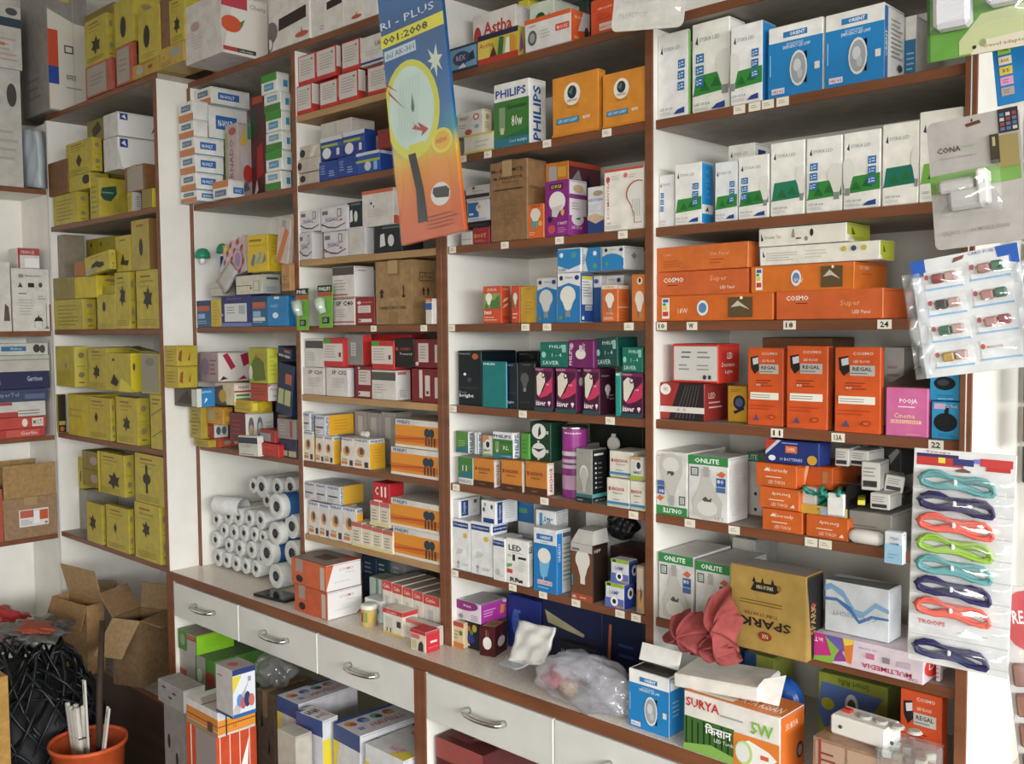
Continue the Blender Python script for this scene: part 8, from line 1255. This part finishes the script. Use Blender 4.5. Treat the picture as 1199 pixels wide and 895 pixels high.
# ================================================================== open cartons and clutter below the corner unit
def open_carton(name, xl, xm, xr, yt, z0, yb, Y, yaw, label, base, flaps, inside='4a3626', prints=()):
    um, vt = px(xm, yt); c = atY(um, vt, Y); a = math.radians(yaw); ux, uy, vx, vy = -math.cos(a), -math.sin(a), -math.sin(a), math.cos(a)
    def solve(u, dx, dy):
        rx, ry = hdir(px(u, 0)[0], vt); return abs((c.x*ry-c.y*rx)/(-dx*ry+dy*rx))
    w = solve(xl, ux, uy); d = xr if isinstance(xr, float) else min(.34, solve(xr, vx, vy)); h = c.z-z0
    o = tag(empty(name, (c.x+ux*w/2+vx*d/2, c.y+uy*w/2+vy*d/2, z0+.0008), a), label, 'carton', 'open cardboard cartons')
    m = mat(base, .75, 'carton'); t = .004
    mb = MB().box(-w/2, w/2, -d/2, d/2, 0, t, m).box(-w/2, w/2, -d/2, -d/2+t, t, h, m).box(-w/2, w/2, d/2-t, d/2, t, h, m).box(-w/2, -w/2+t, -d/2+t, d/2-t, t, h, m).box(w/2-t, w/2, -d/2+t, d/2-t, t, h, m)
    mb.build('body', o)
    for side, L, ang, cc in flaps:                        # angle from upright, outwards
        r_ = math.radians(ang); fw = w if side in 'FB' else d
        f = MB().box(-fw/2+.003, fw/2-.003, -.0018, .0018, 0, L, mat(cc, .75, 'carton'), .0006)
        if side == 'F' and prints:
            paint(Face(f, (-fw/2, -.0019, 0), (1, 0, 0), (0, 0, 1), (0, -1, 0), fw, L), prints)
        pos, rot = {'F': ((0, -d/2+.002, h+.001), (r_, 0, 0)), 'B': ((0, d/2-.002, h+.001), (-r_, 0, 0)), 'L': ((-w/2+.002, 0, h+.001), (0, -r_, math.pi/2)), 'R': ((w/2-.002, 0, h+.001), (0, r_, math.pi/2))}[side]
        fo = f.build('flap', o, pos); fo.rotation_mode = 'XYZ'
        if side in 'LR': fo.matrix_local = Matrix.Translation(pos) @ Matrix.Rotation(-r_ if side == 'L' else r_, 4, 'Y') @ Matrix.Rotation(math.pi/2, 4, 'Z')
        else: fo.rotation_euler = rot
    return o
crop(0, 695, 4.475)
arrows = [('p', [(.35, .3), (.42, .3), (.42, .5), (.47, .5), (.385, .65), (.3, .5), (.35, .5)], '4a3a2a'), ('p', [(.58, .3), (.65, .3), (.65, .5), (.7, .5), (.615, .65), (.53, .5), (.58, .5)], '4a3a2a'), ('e', .5, .8, .2, .08, '8a7050')]
open_carton('carton', 272, 452, 545, 70, BL, 440, 1.425, 8, 'open brown carton with raised flap under the corner unit, at the left', 'a07a4c', [('B', .12, -14, 'a8875c'), ('L', .10, 150, '9a754a'), ('F', .09, 165, '9a754a')])
open_carton('carton', 585, 735, 885, 150, BL, 600, 1.50, 24, 'large open brown carton with dark inside and folded flap beside the counter post', '7f6242', [('F', .14, 138, 'a3845c'), ('R', .09, 100, '8f7048'), ('L', .10, 35, '8a6a48'), ('B', .09, 6, '8d7250')])
# printed loose card sheet from a carton
sheet('cardboard_sheet', [P3(470, 50, 1.58), P3(560, 30, 1.58), P3(620, -70, 1.60), P3(415, -60, 1.60)], mat('a38a66', .75, 'carton'), 'tan cardboard sheet with arrow marks standing in the open cartons', 'card', amp=.002, thick=.004, nx=6, ny=6)
# orange bucket of tube fittings
d_ = ray(*px(462, 770)); p = d_*(2.95/FW.dot(d_)); BX, BYp, RZ = p.x, p.y, p.z+EZ
bk = tag(empty('bucket', (BX, BYp, 0)), 'orange plastic bucket holding white strips on the floor', 'bucket')
R_ = .108
MB().lathe([(.0005, .001), (R_*.74, .001), (R_*.98, RZ), (R_*1.04, RZ+.004), (R_*1.04, RZ-.012), (R_*.97, RZ-.012), (R_*.93, RZ-.004), (R_*.72, .012), (.0005, .012)], mat('cf5426', .4, 'dusty'), 32).build('shell', bk, smooth=True)
MB().lathe([(R_*.9, RZ*.72), (.0005, RZ*.74)], mat('4a4440', .8, 'dusty'), 24).build('contents', bk, smooth=True)
bdl = tag(empty('strip_bundle', (BX-.04, BYp-.005, RZ*.745)), 'tied bundle of white plastic strips standing in the orange bucket', 'bundle')
for i in range(7):
    a = (i % 4)*.018-.03; b_ = (i//4)*.016-.008
    MB().box(-.0075, .0075, -.006, .006, 0.002, .19-.006*(i % 3), mat('cfcabf', .5, 'card'), .003).build('strip', bdl, (a, b_, 0), (.06, -.08+.02*i, .1*i))
MB().tube([(-.045, -.016, .085), (.035, -.018, .095), (.036, .018, .095), (-.044, .02, .085), (-.045, -.016, .085)], .002, M_DARK, 6).build('tie', bdl)
for i, (dx, dy, ln, ty, lab) in enumerate([(-.002, .0, .27, -.05, 'single white slotted strip standing upright in the bucket'), (.06, .01, .23, .3, 'white slotted strip leaning outwards in the bucket')]):
    t = tag(empty('slotted_strip', (BX+dx, BYp+dy, RZ*.745)), lab, 'strip', 'white slotted strips')
    mb = MB().box(-.009, .009, -.003, .003, 0, ln, mat('c9c6bd', .45, 'plain'), .002)
    f = Face(mb, (-.009, -.003, 0), (1, 0, 0), (0, 0, 1), (0, -1, 0), .018, ln); f.poly([(.4, .85), (.6, .85), (.6, .95), (.4, .95)], '2a2826')
    mb.build('bar', t, rot=(0, ty, 0))
stc = tag(empty('wooden_stick', (BX+.015, BYp-.02, RZ*.76)), 'dark brown wooden stick leaning out of the bucket', 'stick')
MB().tube([(.035, .03, .0), (-.02, .06, .2), (-.075, .10, .42)], .011, mat('3a2a20', .7, 'wood'), 8, rs=[.010, .011, .009]).build('shaft', stc, smooth=True)
# black cable heap
def heap(name, cen, R, Hh, label, seed, n=70, colr='17181a', cat='cable heap'):
    rnd = random.Random(seed); t = tag(empty(name, cen), label, cat)
    blob('core', t, (0, 0, Hh*.30), R[0]*.9, R[1]*.9, Hh*.58, mat(colr, .6, 'plain'), seed, .12)
    mb = MB()
    for i in range(n):                                    # loops lying over the mound
        a0 = rnd.random()*6.28; e0 = rnd.random(); pts = []; sg = 1 if i % 2 else -1; L_ = 1.2+1.6*rnd.random()
        for k in range(12):
            f = k/11; a = a0+sg*f*L_; e = min(1, max(.03, e0+.35*math.sin(f*3+i)))
            rr = math.sqrt(max(0, 1-(e*.92)**2)); wob = 1.0+.08*math.sin(f*9+i*1.7)
            pts.append((R[0]*rr*wob*math.cos(a), R[1]*rr*wob*math.sin(a), max(.006, Hh*.9*e*wob)))
        mb.tube(pts, .0045, mat(['1b1c1e', '24282c', '121314', '2c3236'][i % 4], .35, 'plain'), 5)
    o = mb.build('cable_strands', t, smooth=True); o['kind'] = 'stuff'
    return t
q = ray(*px(170, 560)); q = q*(3.25/FW.dot(q))
heap('cable_heap', (-3.32, 1.16, 0), (.27, .25), .58, 'tangled heap of black cables on the floor in the corner', 61, 170)
q = ray(*px(800, 790)); q = q*(3.02/FW.dot(q))
heap('cable_heap', (q.x-.03, q.y+.05, 0), (.075, .10), .15, 'low heap of black plastic and cables beside the bucket', 62, 40)
q = ray(*px(90, 170)); q = q*(3.55/FW.dot(q))
rb = tag(empty('red_bag', (q.x-.06, q.y-.07, q.z+EZ-.04)), 'crumpled red and white plastic bag on top of the cable heap', 'bag')
blob('film', rb, (0, 0, .05), .14, .1, .055, mat('b8343a', .3, 'plain'), 71, .3, flat=False); blob('white_film', rb, (-.08, -.05, .10), .07, .05, .03, mat('d0ccc8', .25, 'plain'), 72, .3, flat=False); blob('grey_film', rb, (.16, .04, .03), .1, .07, .045, mat('7a6a70', .25, 'plain'), 73, .3, flat=False)
q = ray(*px(200, 270)); q = q*(3.3/FW.dot(q))
rs_ = tag(empty('plastic_sheet', (q.x, q.y, q.z+EZ+.022)), 'dusty grey plastic sheet with orange-red edge over the cable heap', 'sheet')
blob('film', rs_, (0, 0, .03), .13, .085, .03, mat('62605e', .3, 'dusty'), 74, .42, flat=False); blob('red_edge', rs_, (.03, -.02, .052), .09, .05, .01, mat('a8492e', .5, 'plain'), 75, .25, flat=False)
# stools of stored goods under the heap cover
MB_ = MB(); 
o = B('carton', -230, -60, 52, 455, 0, 900, Y=.86, free=True, label='yellow-brown carton at the lower left edge of the view with black strap', base='b0843e', kind='carton', F=[('r', 0, .56, 1, .575, '2a2420'), ('e', .9, .62, .05, .02, 'd8d0c0')])
# ================================================================== things hanging in front of the shelves
class Card:
    """a flat pack hanging on the vertical plane of given yaw through its top-left corner; corners given in pixels"""
    def __init__(s, name, tl, tr, bl, Y, yaw, label, cat, t=.004, group=None, vert=False, ref=None):
        a = math.radians(yaw); e = Vector((math.cos(a), math.sin(a), 0)); n = Vector((math.sin(a), -math.cos(a), 0))
        P0 = atY(*px(*tl), Y); C = Vector((0, 0, EZ))
        if ref is not None:                               # same hanging plane as the reference card, moved forward by ref[1]
            d = ray(*px(*tl)); P0 = C+d*((ref[0]+n*ref[1]-C).dot(n)/d.dot(n))
        def hit(u, v):
            d = ray(*px(u, v)); k = (P0-C).dot(n)/d.dot(n); q = C+d*k-P0; return q.dot(e), q.z
        r, b = hit(*tr), hit(*bl); s.w = math.hypot(*r); s.h = math.hypot(*b)
        th = math.atan2(r[1], r[0]); U = e*math.cos(th)+Vector((0, 0, 1))*math.sin(th)
        dn = Vector((e.x*b[0], e.y*b[0], b[1])).normalized(); Vv = -(dn-U*dn.dot(U)).normalized()
        if vert: Vv = -dn; U = (U-Vv*U.dot(Vv)).normalized()
        s.h = -(Vector((e.x*b[0], e.y*b[0], b[1])).dot(Vv))
        org = P0-Vv*s.h; N = U.cross(Vv)
        s.o = tag(empty(name), label, cat, group); s.o.matrix_world = Matrix(((U.x, -N.x, Vv.x, org.x), (U.y, -N.y, Vv.y, org.y), (U.z, -N.z, Vv.z, org.z), (0, 0, 0, 1)))
        s.top = P0+U*s.w/2; s.U, s.V, s.N, s.org = U, Vv, N, org
    def slab(s, name, u0, v0, u1, v1, y0, y1, m, b=.002, ops=(), round_=0):
        x0, x1, z0, z1 = u0*s.w, u1*s.w, v0*s.h, v1*s.h
        mb = MB()
        if round_:
            r = round_; P = []
            for cx, cz, a0 in ((x1-r, z1-r, 0), (x0+r, z1-r, 90), (x0+r, z0+r, 180), (x1-r, z0+r, 270)):
                P += [(cx+r*math.cos(math.radians(a0+k*22.5)), cz+r*math.sin(math.radians(a0+k*22.5))) for k in range(5)]
            k = len(P); V = [(x, y0, z) for x, z in P]+[(x, y1, z) for x, z in P]
            mb.add(V, [tuple(range(k)), tuple(range(2*k-1, k-1, -1))]+[((i+1) % k, i, k+i, k+(i+1) % k) for i in range(k)], m)
        else: mb.box(x0, x1, y0, y1, z0, z1, m, b)
        if ops: paint(Face(mb, (x0, y0, z0), (1, 0, 0), (0, 0, 1), (0, -1, 0), x1-x0, z1-z0), ops)
        return mb.build(name, s.o)
    def pillow(s, name, u0, v0, u1, v1, y0, hgt, m, nx=12, nz=12, seed=1, amp=.2):
        rnd = random.Random(seed); V = []; F = []; ph = [rnd.random()*6.28 for _ in range(4)]
        for i in range(nz+1):
            for j in range(nx+1):
                a, b = j/nx, i/nz; k = (math.sin(math.pi*a)*math.sin(math.pi*b))**.5
                V.append(((u0+(u1-u0)*a)*s.w, y0-hgt*k*(1+amp*math.sin(9*a+7*b+ph[0])+amp*math.sin(17*b-6*a+ph[1])), (v0+(v1-v0)*b)*s.h))
        for i in range(nz):
            for j in range(nx): F.append((i*(nx+1)+j, i*(nx+1)+j+1, (i+1)*(nx+1)+j+1, (i+1)*(nx+1)+j))
        return link(name, V, F, [m], smooth=True, parent=s.o)
def wire(p, z1, label):
    o = MB().tube([(0, 0, 0), (0, 0, (z1-p.z)*.5), (0, 0, z1-p.z)], .0012, mat('8a8a86', .4, 'metal'), 5).build('hanging_wire', None, tuple(p)); return tag(o, label, 'wire', 'thin wires the packs hang from')
# --- insect racket pouch
crop(0, 0, 1)
rk = Card('racket_pouch', (441, -2), (513, -2), (470, 288), 1.40, 6, 'long blue, yellow and orange racket pouch hanging before the shelves', 'pouch', vert=True)
m = bpy.data.materials.new('racket_print'); m.use_nodes = True; nt = m.node_tree; bs = nt.nodes['Principled BSDF']; bs.inputs['Roughness'].default_value = .22
tc = nt.nodes.new('ShaderNodeTexCoord'); sx = nt.nodes.new('ShaderNodeSeparateXYZ'); rp_ = nt.nodes.new('ShaderNodeValToRGB'); no = nt.nodes.new('ShaderNodeTexNoise'); ma = nt.nodes.new('ShaderNodeMath')
nt.links.new(tc.outputs['Generated'], sx.inputs[0]); nt.links.new(tc.outputs['Generated'], no.inputs['Vector']); no.inputs['Scale'].default_value = 4
ma.operation = 'MULTIPLY_ADD'; nt.links.new(no.outputs[0], ma.inputs[0]); ma.inputs[1].default_value = .12; nt.links.new(sx.outputs['Z'], ma.inputs[2])
nt.links.new(ma.outputs[0], rp_.inputs[0]); nt.links.new(rp_.outputs[0], bs.inputs['Base Color'])
E_ = rp_.color_ramp.elements
E_[0].position = .0; E_[0].color = lin('c2471c')+(1,); E_[1].position = 1; E_[1].color = lin('1f5f9e')+(1,)
for pos, cc in ((.2, 'cf5f20'), (.34, 'd88a22'), (.40, 'cdb22c'), (.46, '2f8a9a'), (.56, '1f62a4'), (.92, '1c5288')):
    e_ = E_.new(pos); e_.color = lin(cc)+(1,)
rk.slab('pouch', 0, 0, 1, 1, 0, .012, m, .004, ops=[('p', ell(.86, 1.03, .03, .008), '9ac0dc')])
def rkp(name, ops):
    mb = MB(); paint(Face(mb, (0, -.0006, 0), (1, 0, 0), (0, 0, 1), (0, -1, 0), rk.w, rk.h), ops); return mb.build(name, rk.o)
rkp('racket_picture', [('p', ell(.38, .515, .44, .195, 28), 'c9c534'), ('p', ell(.38, .52, .36, .165, 28), 'b9cfc4'), ('p', [(.28, .38), (.52, .38), (.54, .33), (.32, .33)], 'c9c534'), ('p', [(.26, .345), (.38, .345), (.45, .20), (.47, .07), (.31, .07), (.33, .2)], '1c1a1a'), ('p', [(.0, .66), (.2, .60), (.03, .64)], 'b02c2c'), ('p', [(.04, .62), (.3, .52), (.06, .60)], 'b02c2c'), ('p', [(.36, .47), (.5, .43), (.46, .46), (.62, .42), (.5, .40), (.52, .42), (.36, .44), (.42, .45)], 'b02c2c'), ('p', [(.38, .52), (.42, .58), (.44, .52), (.41, .50)], '4a5a4a')]+[('p', [(.12+.05*i, .40), (.125+.05*i, .40), (.27+.05*i, .64), (.265+.05*i, .64)], 'a2b8ae') for i in range(7)])
rkp('printed_title', [('r', .0, .79, 1, .84, 'd8d028'), ('t', '001:2008', .04, .80, .03, '14281c', dict(w=.72, bold=1)), ('t', 'RI - PLUS', .02, .862, .03, 'c8d8e8', dict(w=.86)), ('r', .04, .735, .55, .775, 'b8c8d4'), ('t', 'del AK-301', .06, .743, .022, '24344a', dict(w=.46))])
rkp('printed_badges', [('p', [(.72, .72), (.76, .68), (.70, .675), (.77, .66), (.72, .635), (.79, .645), (.82, .60), (.84, .65), (.91, .62), (.87, .66), (.93, .68), (.86, .685), (.85, .73), (.80, .69)], 'c4ccb8'), ('e', .80, .36, .16, .048, 'd8c83a'), ('e', .80, .36, .12, .036, 'd8a830'), ('t', 'NEW', .71, .352, .018, 'c84a1c', dict(w=.17, bold=1)), ('e', .70, .16, .15, .045, 'cfccc6'), ('p', [(.58, .17), (.62, .15), (.82, .14), (.84, .17), (.8, .185), (.6, .19)], '1c1a1a'), ('ln', .45, .03, .95, .09, 4, '8a3014')])
rk.pillow('clear_film', 0, 0, 1, 1, -.0015, .009, mat('dfe8ee', .08, 'film'), seed=5, nx=14, nz=36, amp=.35)
wire(rk.top+Vector((0, .008, -.02)), 2.999, 'thin wire holding up the racket pouch')
# --- white rounded pack at the top
crop(515, 0, 4.796)
wp = Card('blister_card', (985, -60), (1390, -105), (1000, 178), 1.47, 4, 'white rounded blister card hanging at the top between the bays', 'card')
wp.slab('card', 0, 0, 1, 1, 0, .003, mat('d8d5cc', .4, 'card'), round_=.012, ops=[('t', 'PLUGTOP', .1, .3, .12, 'b4b0a6', dict(w=.4)), ('e', .4, .72, .3, .1, 'c4c0b8')])
wp.pillow('film', .05, .05, .95, .95, -.0005, .012, mat('e4e6e6', .1, 'film'), seed=8)
wire(wp.top+Vector((0, .004, -.01)), 2.999, 'thin wire holding up the white blister card')
HP = atY(1084, 145, 1.34)                              # plane the right-hand packs hang in
# --- green adaptor pack, top corner
crop(1020, 0, 3.894)
gp = Card('adaptor_pack', (254, -60), (760, -175), (262, 287), 1.40, 7, 'green blister pack with two white adaptors at the upper corner', 'blister pack', ref=(HP, 0))
gp.slab('card', 0, 0, 1, 1, 0, .003, mat('5f9a3a', .45, 'card'), ops=[('r', .0, .0, .03, 1, '3a6a2c'), ('p', [(.3, .02), (1, .02), (1, .55), (.5, .5), (.3, .2)], 'b9c08a'), ('p', [(.4, .0), (1, .0), (1, .2), (.5, .16)], 'cfc8b0'), ('t', 'travel adaptor', .52, .05, .06, '8a6a4a', dict(w=.4)), ('e', .44, .09, .02, .025, '3a2a1c'), ('e', .52, .13, .03, .05, '8a9a5a')])
gp.slab('adaptor', .1, .34, .44, .98, -.03, -.0012, mat('d8d6da', .35, 'plain'), .008)['label'] = 'white plastic adaptor'
gp.slab('adaptor', .58, .52, .9, .98, -.03, -.0012, mat('d2d2d8', .35, 'plain'), .008, ops=[('r', .1, .6, .7, .68, '2a3a78'), ('ln', .4, .2, .8, .35, 1, '9a9aa0')])['label'] = 'white plastic adaptor with blue stripe'
gp.pillow('blister', .06, .3, .96, .99, -.02, .022, mat('e6eaea', .06, 'film'), seed=15)
# --- blue price card
bc = Card('price_card', (549, 205), (760, 150), (548, 492), 1.44, 7, 'bright blue card with a column of coloured stickers', 'card')
bc.slab('card', 0, 0, 1, 1, 0, .003, mat('1878c0', .4, 'card'))
for i, (cc, tx) in enumerate((('8fc23a', 'CONA'), ('e8cfa8', 'BOX'), ('d8b83a', '35'), ('d890b8', ''), ('a89a90', ''))):
    bc.slab('sticker', .12, .80-.165*i, .40, .93-.165*i, -.0012, -.0002, mat(cc, .5, 'card'), 0, ops=[('t', tx, .2, .3, .4, '4a5a2a', dict(w=.6))] if tx else [('ln', .2, .2, .8, .8, 2, '7a5a6a')])
wire(bc.top+Vector((0, .004, -.01)), 2.999, 'thin wire holding up the blue sticker card')
# --- grey charger card
gc = Card('charger_card', (252, 568), (672, 482), (236, 1152), 1.34, 7, 'grey blister card with green band and white charger dock', 'blister card', ref=(HP, 0))
gc.slab('card', 0, 0, 1, 1, 0, .003, mat('aaa49e', .4, 'card'), round_=.008, ops=[('p', [(.42, .94), (.58, .955), (.6, .93), (.44, .915)], '5a2c1c'), ('p', [(.49, .95), (.51, .95), (.51, .975), (.49, .97)], '5a2c1c'), ('t', 'CONA', .1, .745, .045, '4a4644', dict(w=.26, bold=1)), ('t', 'smyle', .38, .752, .04, '9aa890', dict(w=.18)), ('t', 'Smart Charger', .12, .69, .022, '8f8a84', dict(w=.42)),
   ('p', [(0, .44), (.0, .58), (.98, .60), (.98, .46)], '6a9a3e'), ('r', .78, .82, .99, 1, '26242a')]+[('r', .8+.065*(i % 3), .835+.035*(i//3), .845+.065*(i % 3), .86+.035*(i//3), ['6a5a8a', '3a6a8a', 'b8b0b0', '8a3a3a'][i % 4]) for i in range(12)]+[('r', .76, .56, .98, .8, '8f7f4a'), ('r', .68, .6, .78, .82, '3a3020'), ('r', .71, .73, .74, .8, 'a8a06a'), ('t', 'OLIVO', .1, .1, .035, '8a847e', dict(w=.2)), ('t', 'for MOBILE STAND', .42, .11, .03, '8a847e', dict(w=.42))])
gc.slab('dock', .12, .42, .5, .52, -.022, -.0012, mat('b4b0aa', .3, 'plain'), .005); gc.slab('dock_foot', .22, .28, .6, .44, -.02, -.0012, mat('b0aca6', .3, 'plain'), .005)
gc.slab('plug', .54, .30, .66, .50, -.024, -.0012, mat('d4d2ce', .25, 'plain'), .006)['label'] = 'white plug body'; gc.slab('plug_pin', .55, .46, .67, .56, -.03, -.0012, mat('ecebe6', .2, 'plain'), .006)
gc.pillow('blister', .08, .24, .78, .62, -.012, .022, mat('e0e4e4', .06, 'film'), seed=25, amp=.1)
# --- sheet of fuse blisters
crop(1040, 200, 3.579)
fs = Card('fuse_sheet', (90, 385), (540, 300), (158, 872), 1.33, 7, 'white sheet of eight small fuse blisters with blue corners', 'blister sheet', ref=(HP, .012))
fs.slab('backing', 0, 0, 1, 1, 0, .003, mat('d2d4d4', .3, 'card'), ops=[('r', 0, .86, .14, 1, '1f55b0'), ('p', [(.82, .88), (1, .84), (1, 1), (.8, 1)], '1f55b0'), ('t', 'CARD FUSE', .55, .965, .025, '2a4a9a', dict(w=.24)), ('p', [(.4, .93), (.5, .95), (.52, .98), (.42, .97)], '7a4a3a')])
cols = ['8a2a2c', '1f5a3c', '262626', '1f5a3c', '1f5a3c', '8a2a2c', 'b08a3a', None]; k = 0
for i in range(4):
    for j in range(2):
        u0, v0 = .12+.43*j, .76-.22*i+.02*j; cc = cols[k]; k += 1
        fs.slab('label_strip', u0, v0-.03, u0+.36, v0+.13, -.0012, -.0002, mat('e0e0de', .4, 'card'), 0, ops=[('e', .06, .72, .06, .14, 'c03a34'), ('t', 'MAKSON', .15, .6, .14, 'c07a72', dict(w=.4)), ('r', 0, .0, 1, .1, '7ab0d4')])
        if cc:
            fs.slab('fuse', u0+.08, v0+.02, u0+.19, v0+.10, -.012, -.0015, mat(cc, .35, 'plain') if j == 0 else mat('a87068', .4, 'plain'), .002)
            fs.slab('fuse', u0+.20, v0+.025, u0+.31, v0+.105, -.012, -.0015, mat('b08a80', .4, 'plain') if j == 0 else mat(cc, .35, 'plain'), .002)
        fs.pillow('blister', u0-.03, v0-.04, u0+.38, v0+.14, -.002, .016, mat('e4e8ea', .05, 'film'), seed=30+k, nx=10, nz=6, amp=.25)
fs.pillow('crimped_edge', -.1, 0, .12, .9, .001, .01, mat('d8dadc', .2, 'milky'), seed=41, nx=6, nz=40, amp=1.2); fs.pillow('crimped_edge', .92, 0, 1.08, .85, .001, .01, mat('d8dadc', .2, 'milky'), seed=42, nx=6, nz=40, amp=1.2)
# --- sheet of coiled charging cords
crop(1030, 420, 4.07)
cs = Card('cord_sheet', (165, 425), (655, 465), (100, 1425), 1.32, 7, 'long clear sheet of coloured coiled cords hanging at the counter end', 'cord sheet', ref=(HP, 0))
cs.slab('backing', 0, 0, 1, 1, 0, .003, mat('d3d2cf', .35, 'card'), ops=[('r', .03, .925, .5, .965, 'b8302c'), ('r', .03, .965, .45, .98, '2a2a5a'), ('r', .25, .94, .32, .965, 'd8c03a'), ('r', .4, .935, .6, .965, '2f3470'), ('r', .66, .94, .97, .975, 'c03432'), ('r', .72, .92, .95, .94, 'b8302c'), ('r', .6, .95, .66, .97, '6a70c0'), ('t', 'Troops', .12, .982, .012, 'b83a50', dict(w=.25, bold=1)), ('p', [(.42, .912), (.5, .925), (.58, .912), (.56, .905), (.44, .905)], '6a4a3a'),
   ('t', 'TROOPS', .1, .185, .022, 'c8545a', dict(w=.28, bold=1)), ('ln', .5, .165, .92, .175, 1, '8a8a8a')])
cc_ = ['5a9a9a', '2f2a55', 'e2604e', '8fb83a', '5f9fa0', '2f2c5c', 'e2604e', None, '2a2a5a']
for i, cc in enumerate(cc_):
    v = .865-.098*i
    if cc:
        mm = mat(cc, .4, 'plain'); t = MB(); W2, H2 = cs.w, cs.h
        for k in range(6):                                # loops of one tied cord
            off = (k-2)*.0035; rr = .008+.0016*k
            pts = []
            for a in range(0, 361, 20):
                x = math.cos(math.radians(a)); y = math.sin(math.radians(a)); pinch = abs(x)**.6
                pts.append((cs.w*(.44+.36*x)+off*.3, -.006-.0012*k, v*H2+rr*y*pinch*1.15+.002*math.sin(a*.07+k)-.008*(x > 0)*x))
            t.tube(pts, .0026, mm, 5, cap=False)
        t.build('cord', cs.o, smooth=True)
        cs.slab('tie', .43, v-.014, .46, v+.014, -.014, -.003, mat('d8d8d4', .4, 'plain'), .001)
    cs.slab('seam', 0, v-.05, 1, v-.047, -.0015, -.0002, mat('b8b8b6', .4, 'plain'), 0)
    cs.pillow('film', 0, v-.047, 1, v+.046, -.003, .016, mat('e2e6e8', .06, 'film'), seed=50+i, nx=20, nz=6, amp=.3)
wt2 = cs.top-cs.N*.0046+Vector((0, 0, -.05)); wire(wt2, 2.999, 'thin wire holding up the row of cards at the counter end')
k_ = fs.o.matrix_world.inverted() @ Vector((wt2.x, wt2.y, fs.top.z-.05)); MB().tube([(k_.x, .002, k_.z), (k_.x, .008, k_.z+.004), (k_.x, k_.y-.0013, k_.z+.01)], .0012, mat('8a8a86', .4, 'metal'), 5).build('hook', fs.o)
# --- pouch with red oval at the lower corner
crop(1020, 600, 3.034)
vp = Card('fittings_pouch', (452, 262), (640, 265), (418, 960), 1.36, 10, 'clear pouch with red oval badge and brown fittings at the lower corner', 'pouch')
vp.slab('backing', 0, 0, 1, 1, 0, .003, mat('cfc9c4', .35, 'card'))
vp.slab('badge', .06, .68, .98, .98, -.0014, -.0003, mat('c8343a', .35, 'card'), 0, round_=.028, ops=[('t', 'READY', .15, .45, .22, 'f0d8d8', dict(w=.7, bold=1)), ('p', [(.5, .7), (1, .75), (1, .85), (.6, .85)], '6a2a24')])
random.seed(9)
for i in range(8): vp.slab('fitting', .1+.42*(i % 2), .06+.15*(i//2), .45+.42*(i % 2), .17+.15*(i//2), -.012, -.001, mat('8a5a4a', .5, 'plain'), .005)
vp.pillow('film', 0, 0, 1, .98, -.004, .02, mat('e4e4e6', .08, 'film'), seed=71, nz=24)
wire(vp.top+Vector((0, .0045, -.02)), 2.999, 'thin wire holding up the badge pouch')
# --- dark sachet strips and a steel stand beyond the end panel
for i, (X, Y, z0, z1, cc, lab) in enumerate([(-.452, 1.72, 1.38, 2.1, '5a3a2a', 'hanging strip of brown sachets beyond the end panel'), (-.50, 1.84, 1.30, 2.0, '2a2626', 'hanging strip of black sachets beyond the end panel')]):
    t = tag(empty('sachet_strip', (X, Y, z0)), lab, 'sachet strip', 'hanging sachet strips')
    n = int((z1-z0)/.07)
    for k in range(n):
        mb = MB().box(-.028, .028, -.006, .006, k*.07+.003, k*.07+.067, mat([cc, '7a5a44', '3a2a24'][k % 3], .25, 'plain'), .005); mb.build('sachet', t, rot=(0, 0, .5))
    MB().tube([(0, .01, 0), (0, .01, 2.999-z0)], .0012, M_CHROME, 5).build('cord', t)
st_ = tag(empty('display_stand', (-.43, 1.82, 0)), 'black display stand with clear sleeves beyond the end panel', 'display stand')
for dx in (-.035, .04): MB().box(dx-.006, dx+.006, -.006, .006, 0, 2.2, mat('151516', .4, 'plain')).build('upright', st_)
MB().box(-.05, .06, -.01, .0, .62, .64, mat('e4e4e0', .4, 'plain')).build('crossbar', st_)
MB().box(-.05, .06, -.01, .0, 1.02, 1.035, mat('e4e4e0', .4, 'plain')).build('crossbar', st_)
for k in range(4): MB().box(-.045, .052, .0, .004, .7+.28*k, .94+.28*k, mat(['3c4a44', '2a2c30', '4a3a30', '24282a'][k], .15, 'plain')).build('sleeve', st_)
# parcel tape on the brown cardboard cartons
for o in list(bpy.data.objects):
    lb_ = o.get('label', '')
    if o.type == 'MESH' and not o.parent and ('brown cardboard carton' in lb_ or lb_.startswith('brown carton with')):
        xs = [v.co.x for v in o.data.vertices]; yv = [v.co.y for v in o.data.vertices]; zv = [v.co.z for v in o.data.vertices]
        w, d0, d1, h = max(xs)-min(xs), min(yv), max(yv), max(zv)
        f = min(.024, w*.13); mt = mat('a88a5e', .2, 'plain')
        MB().box(-f, f, d0-.0008, d0-.0002, h*.8, h, mt).box(-f, f, d0-.0008, d1, h+.0008, h+.0014, mt).build('tape_strip', o)['label'] = 'glossy brown parcel tape'
for o in bpy.data.objects:
    if 'top' in o: del o['top']
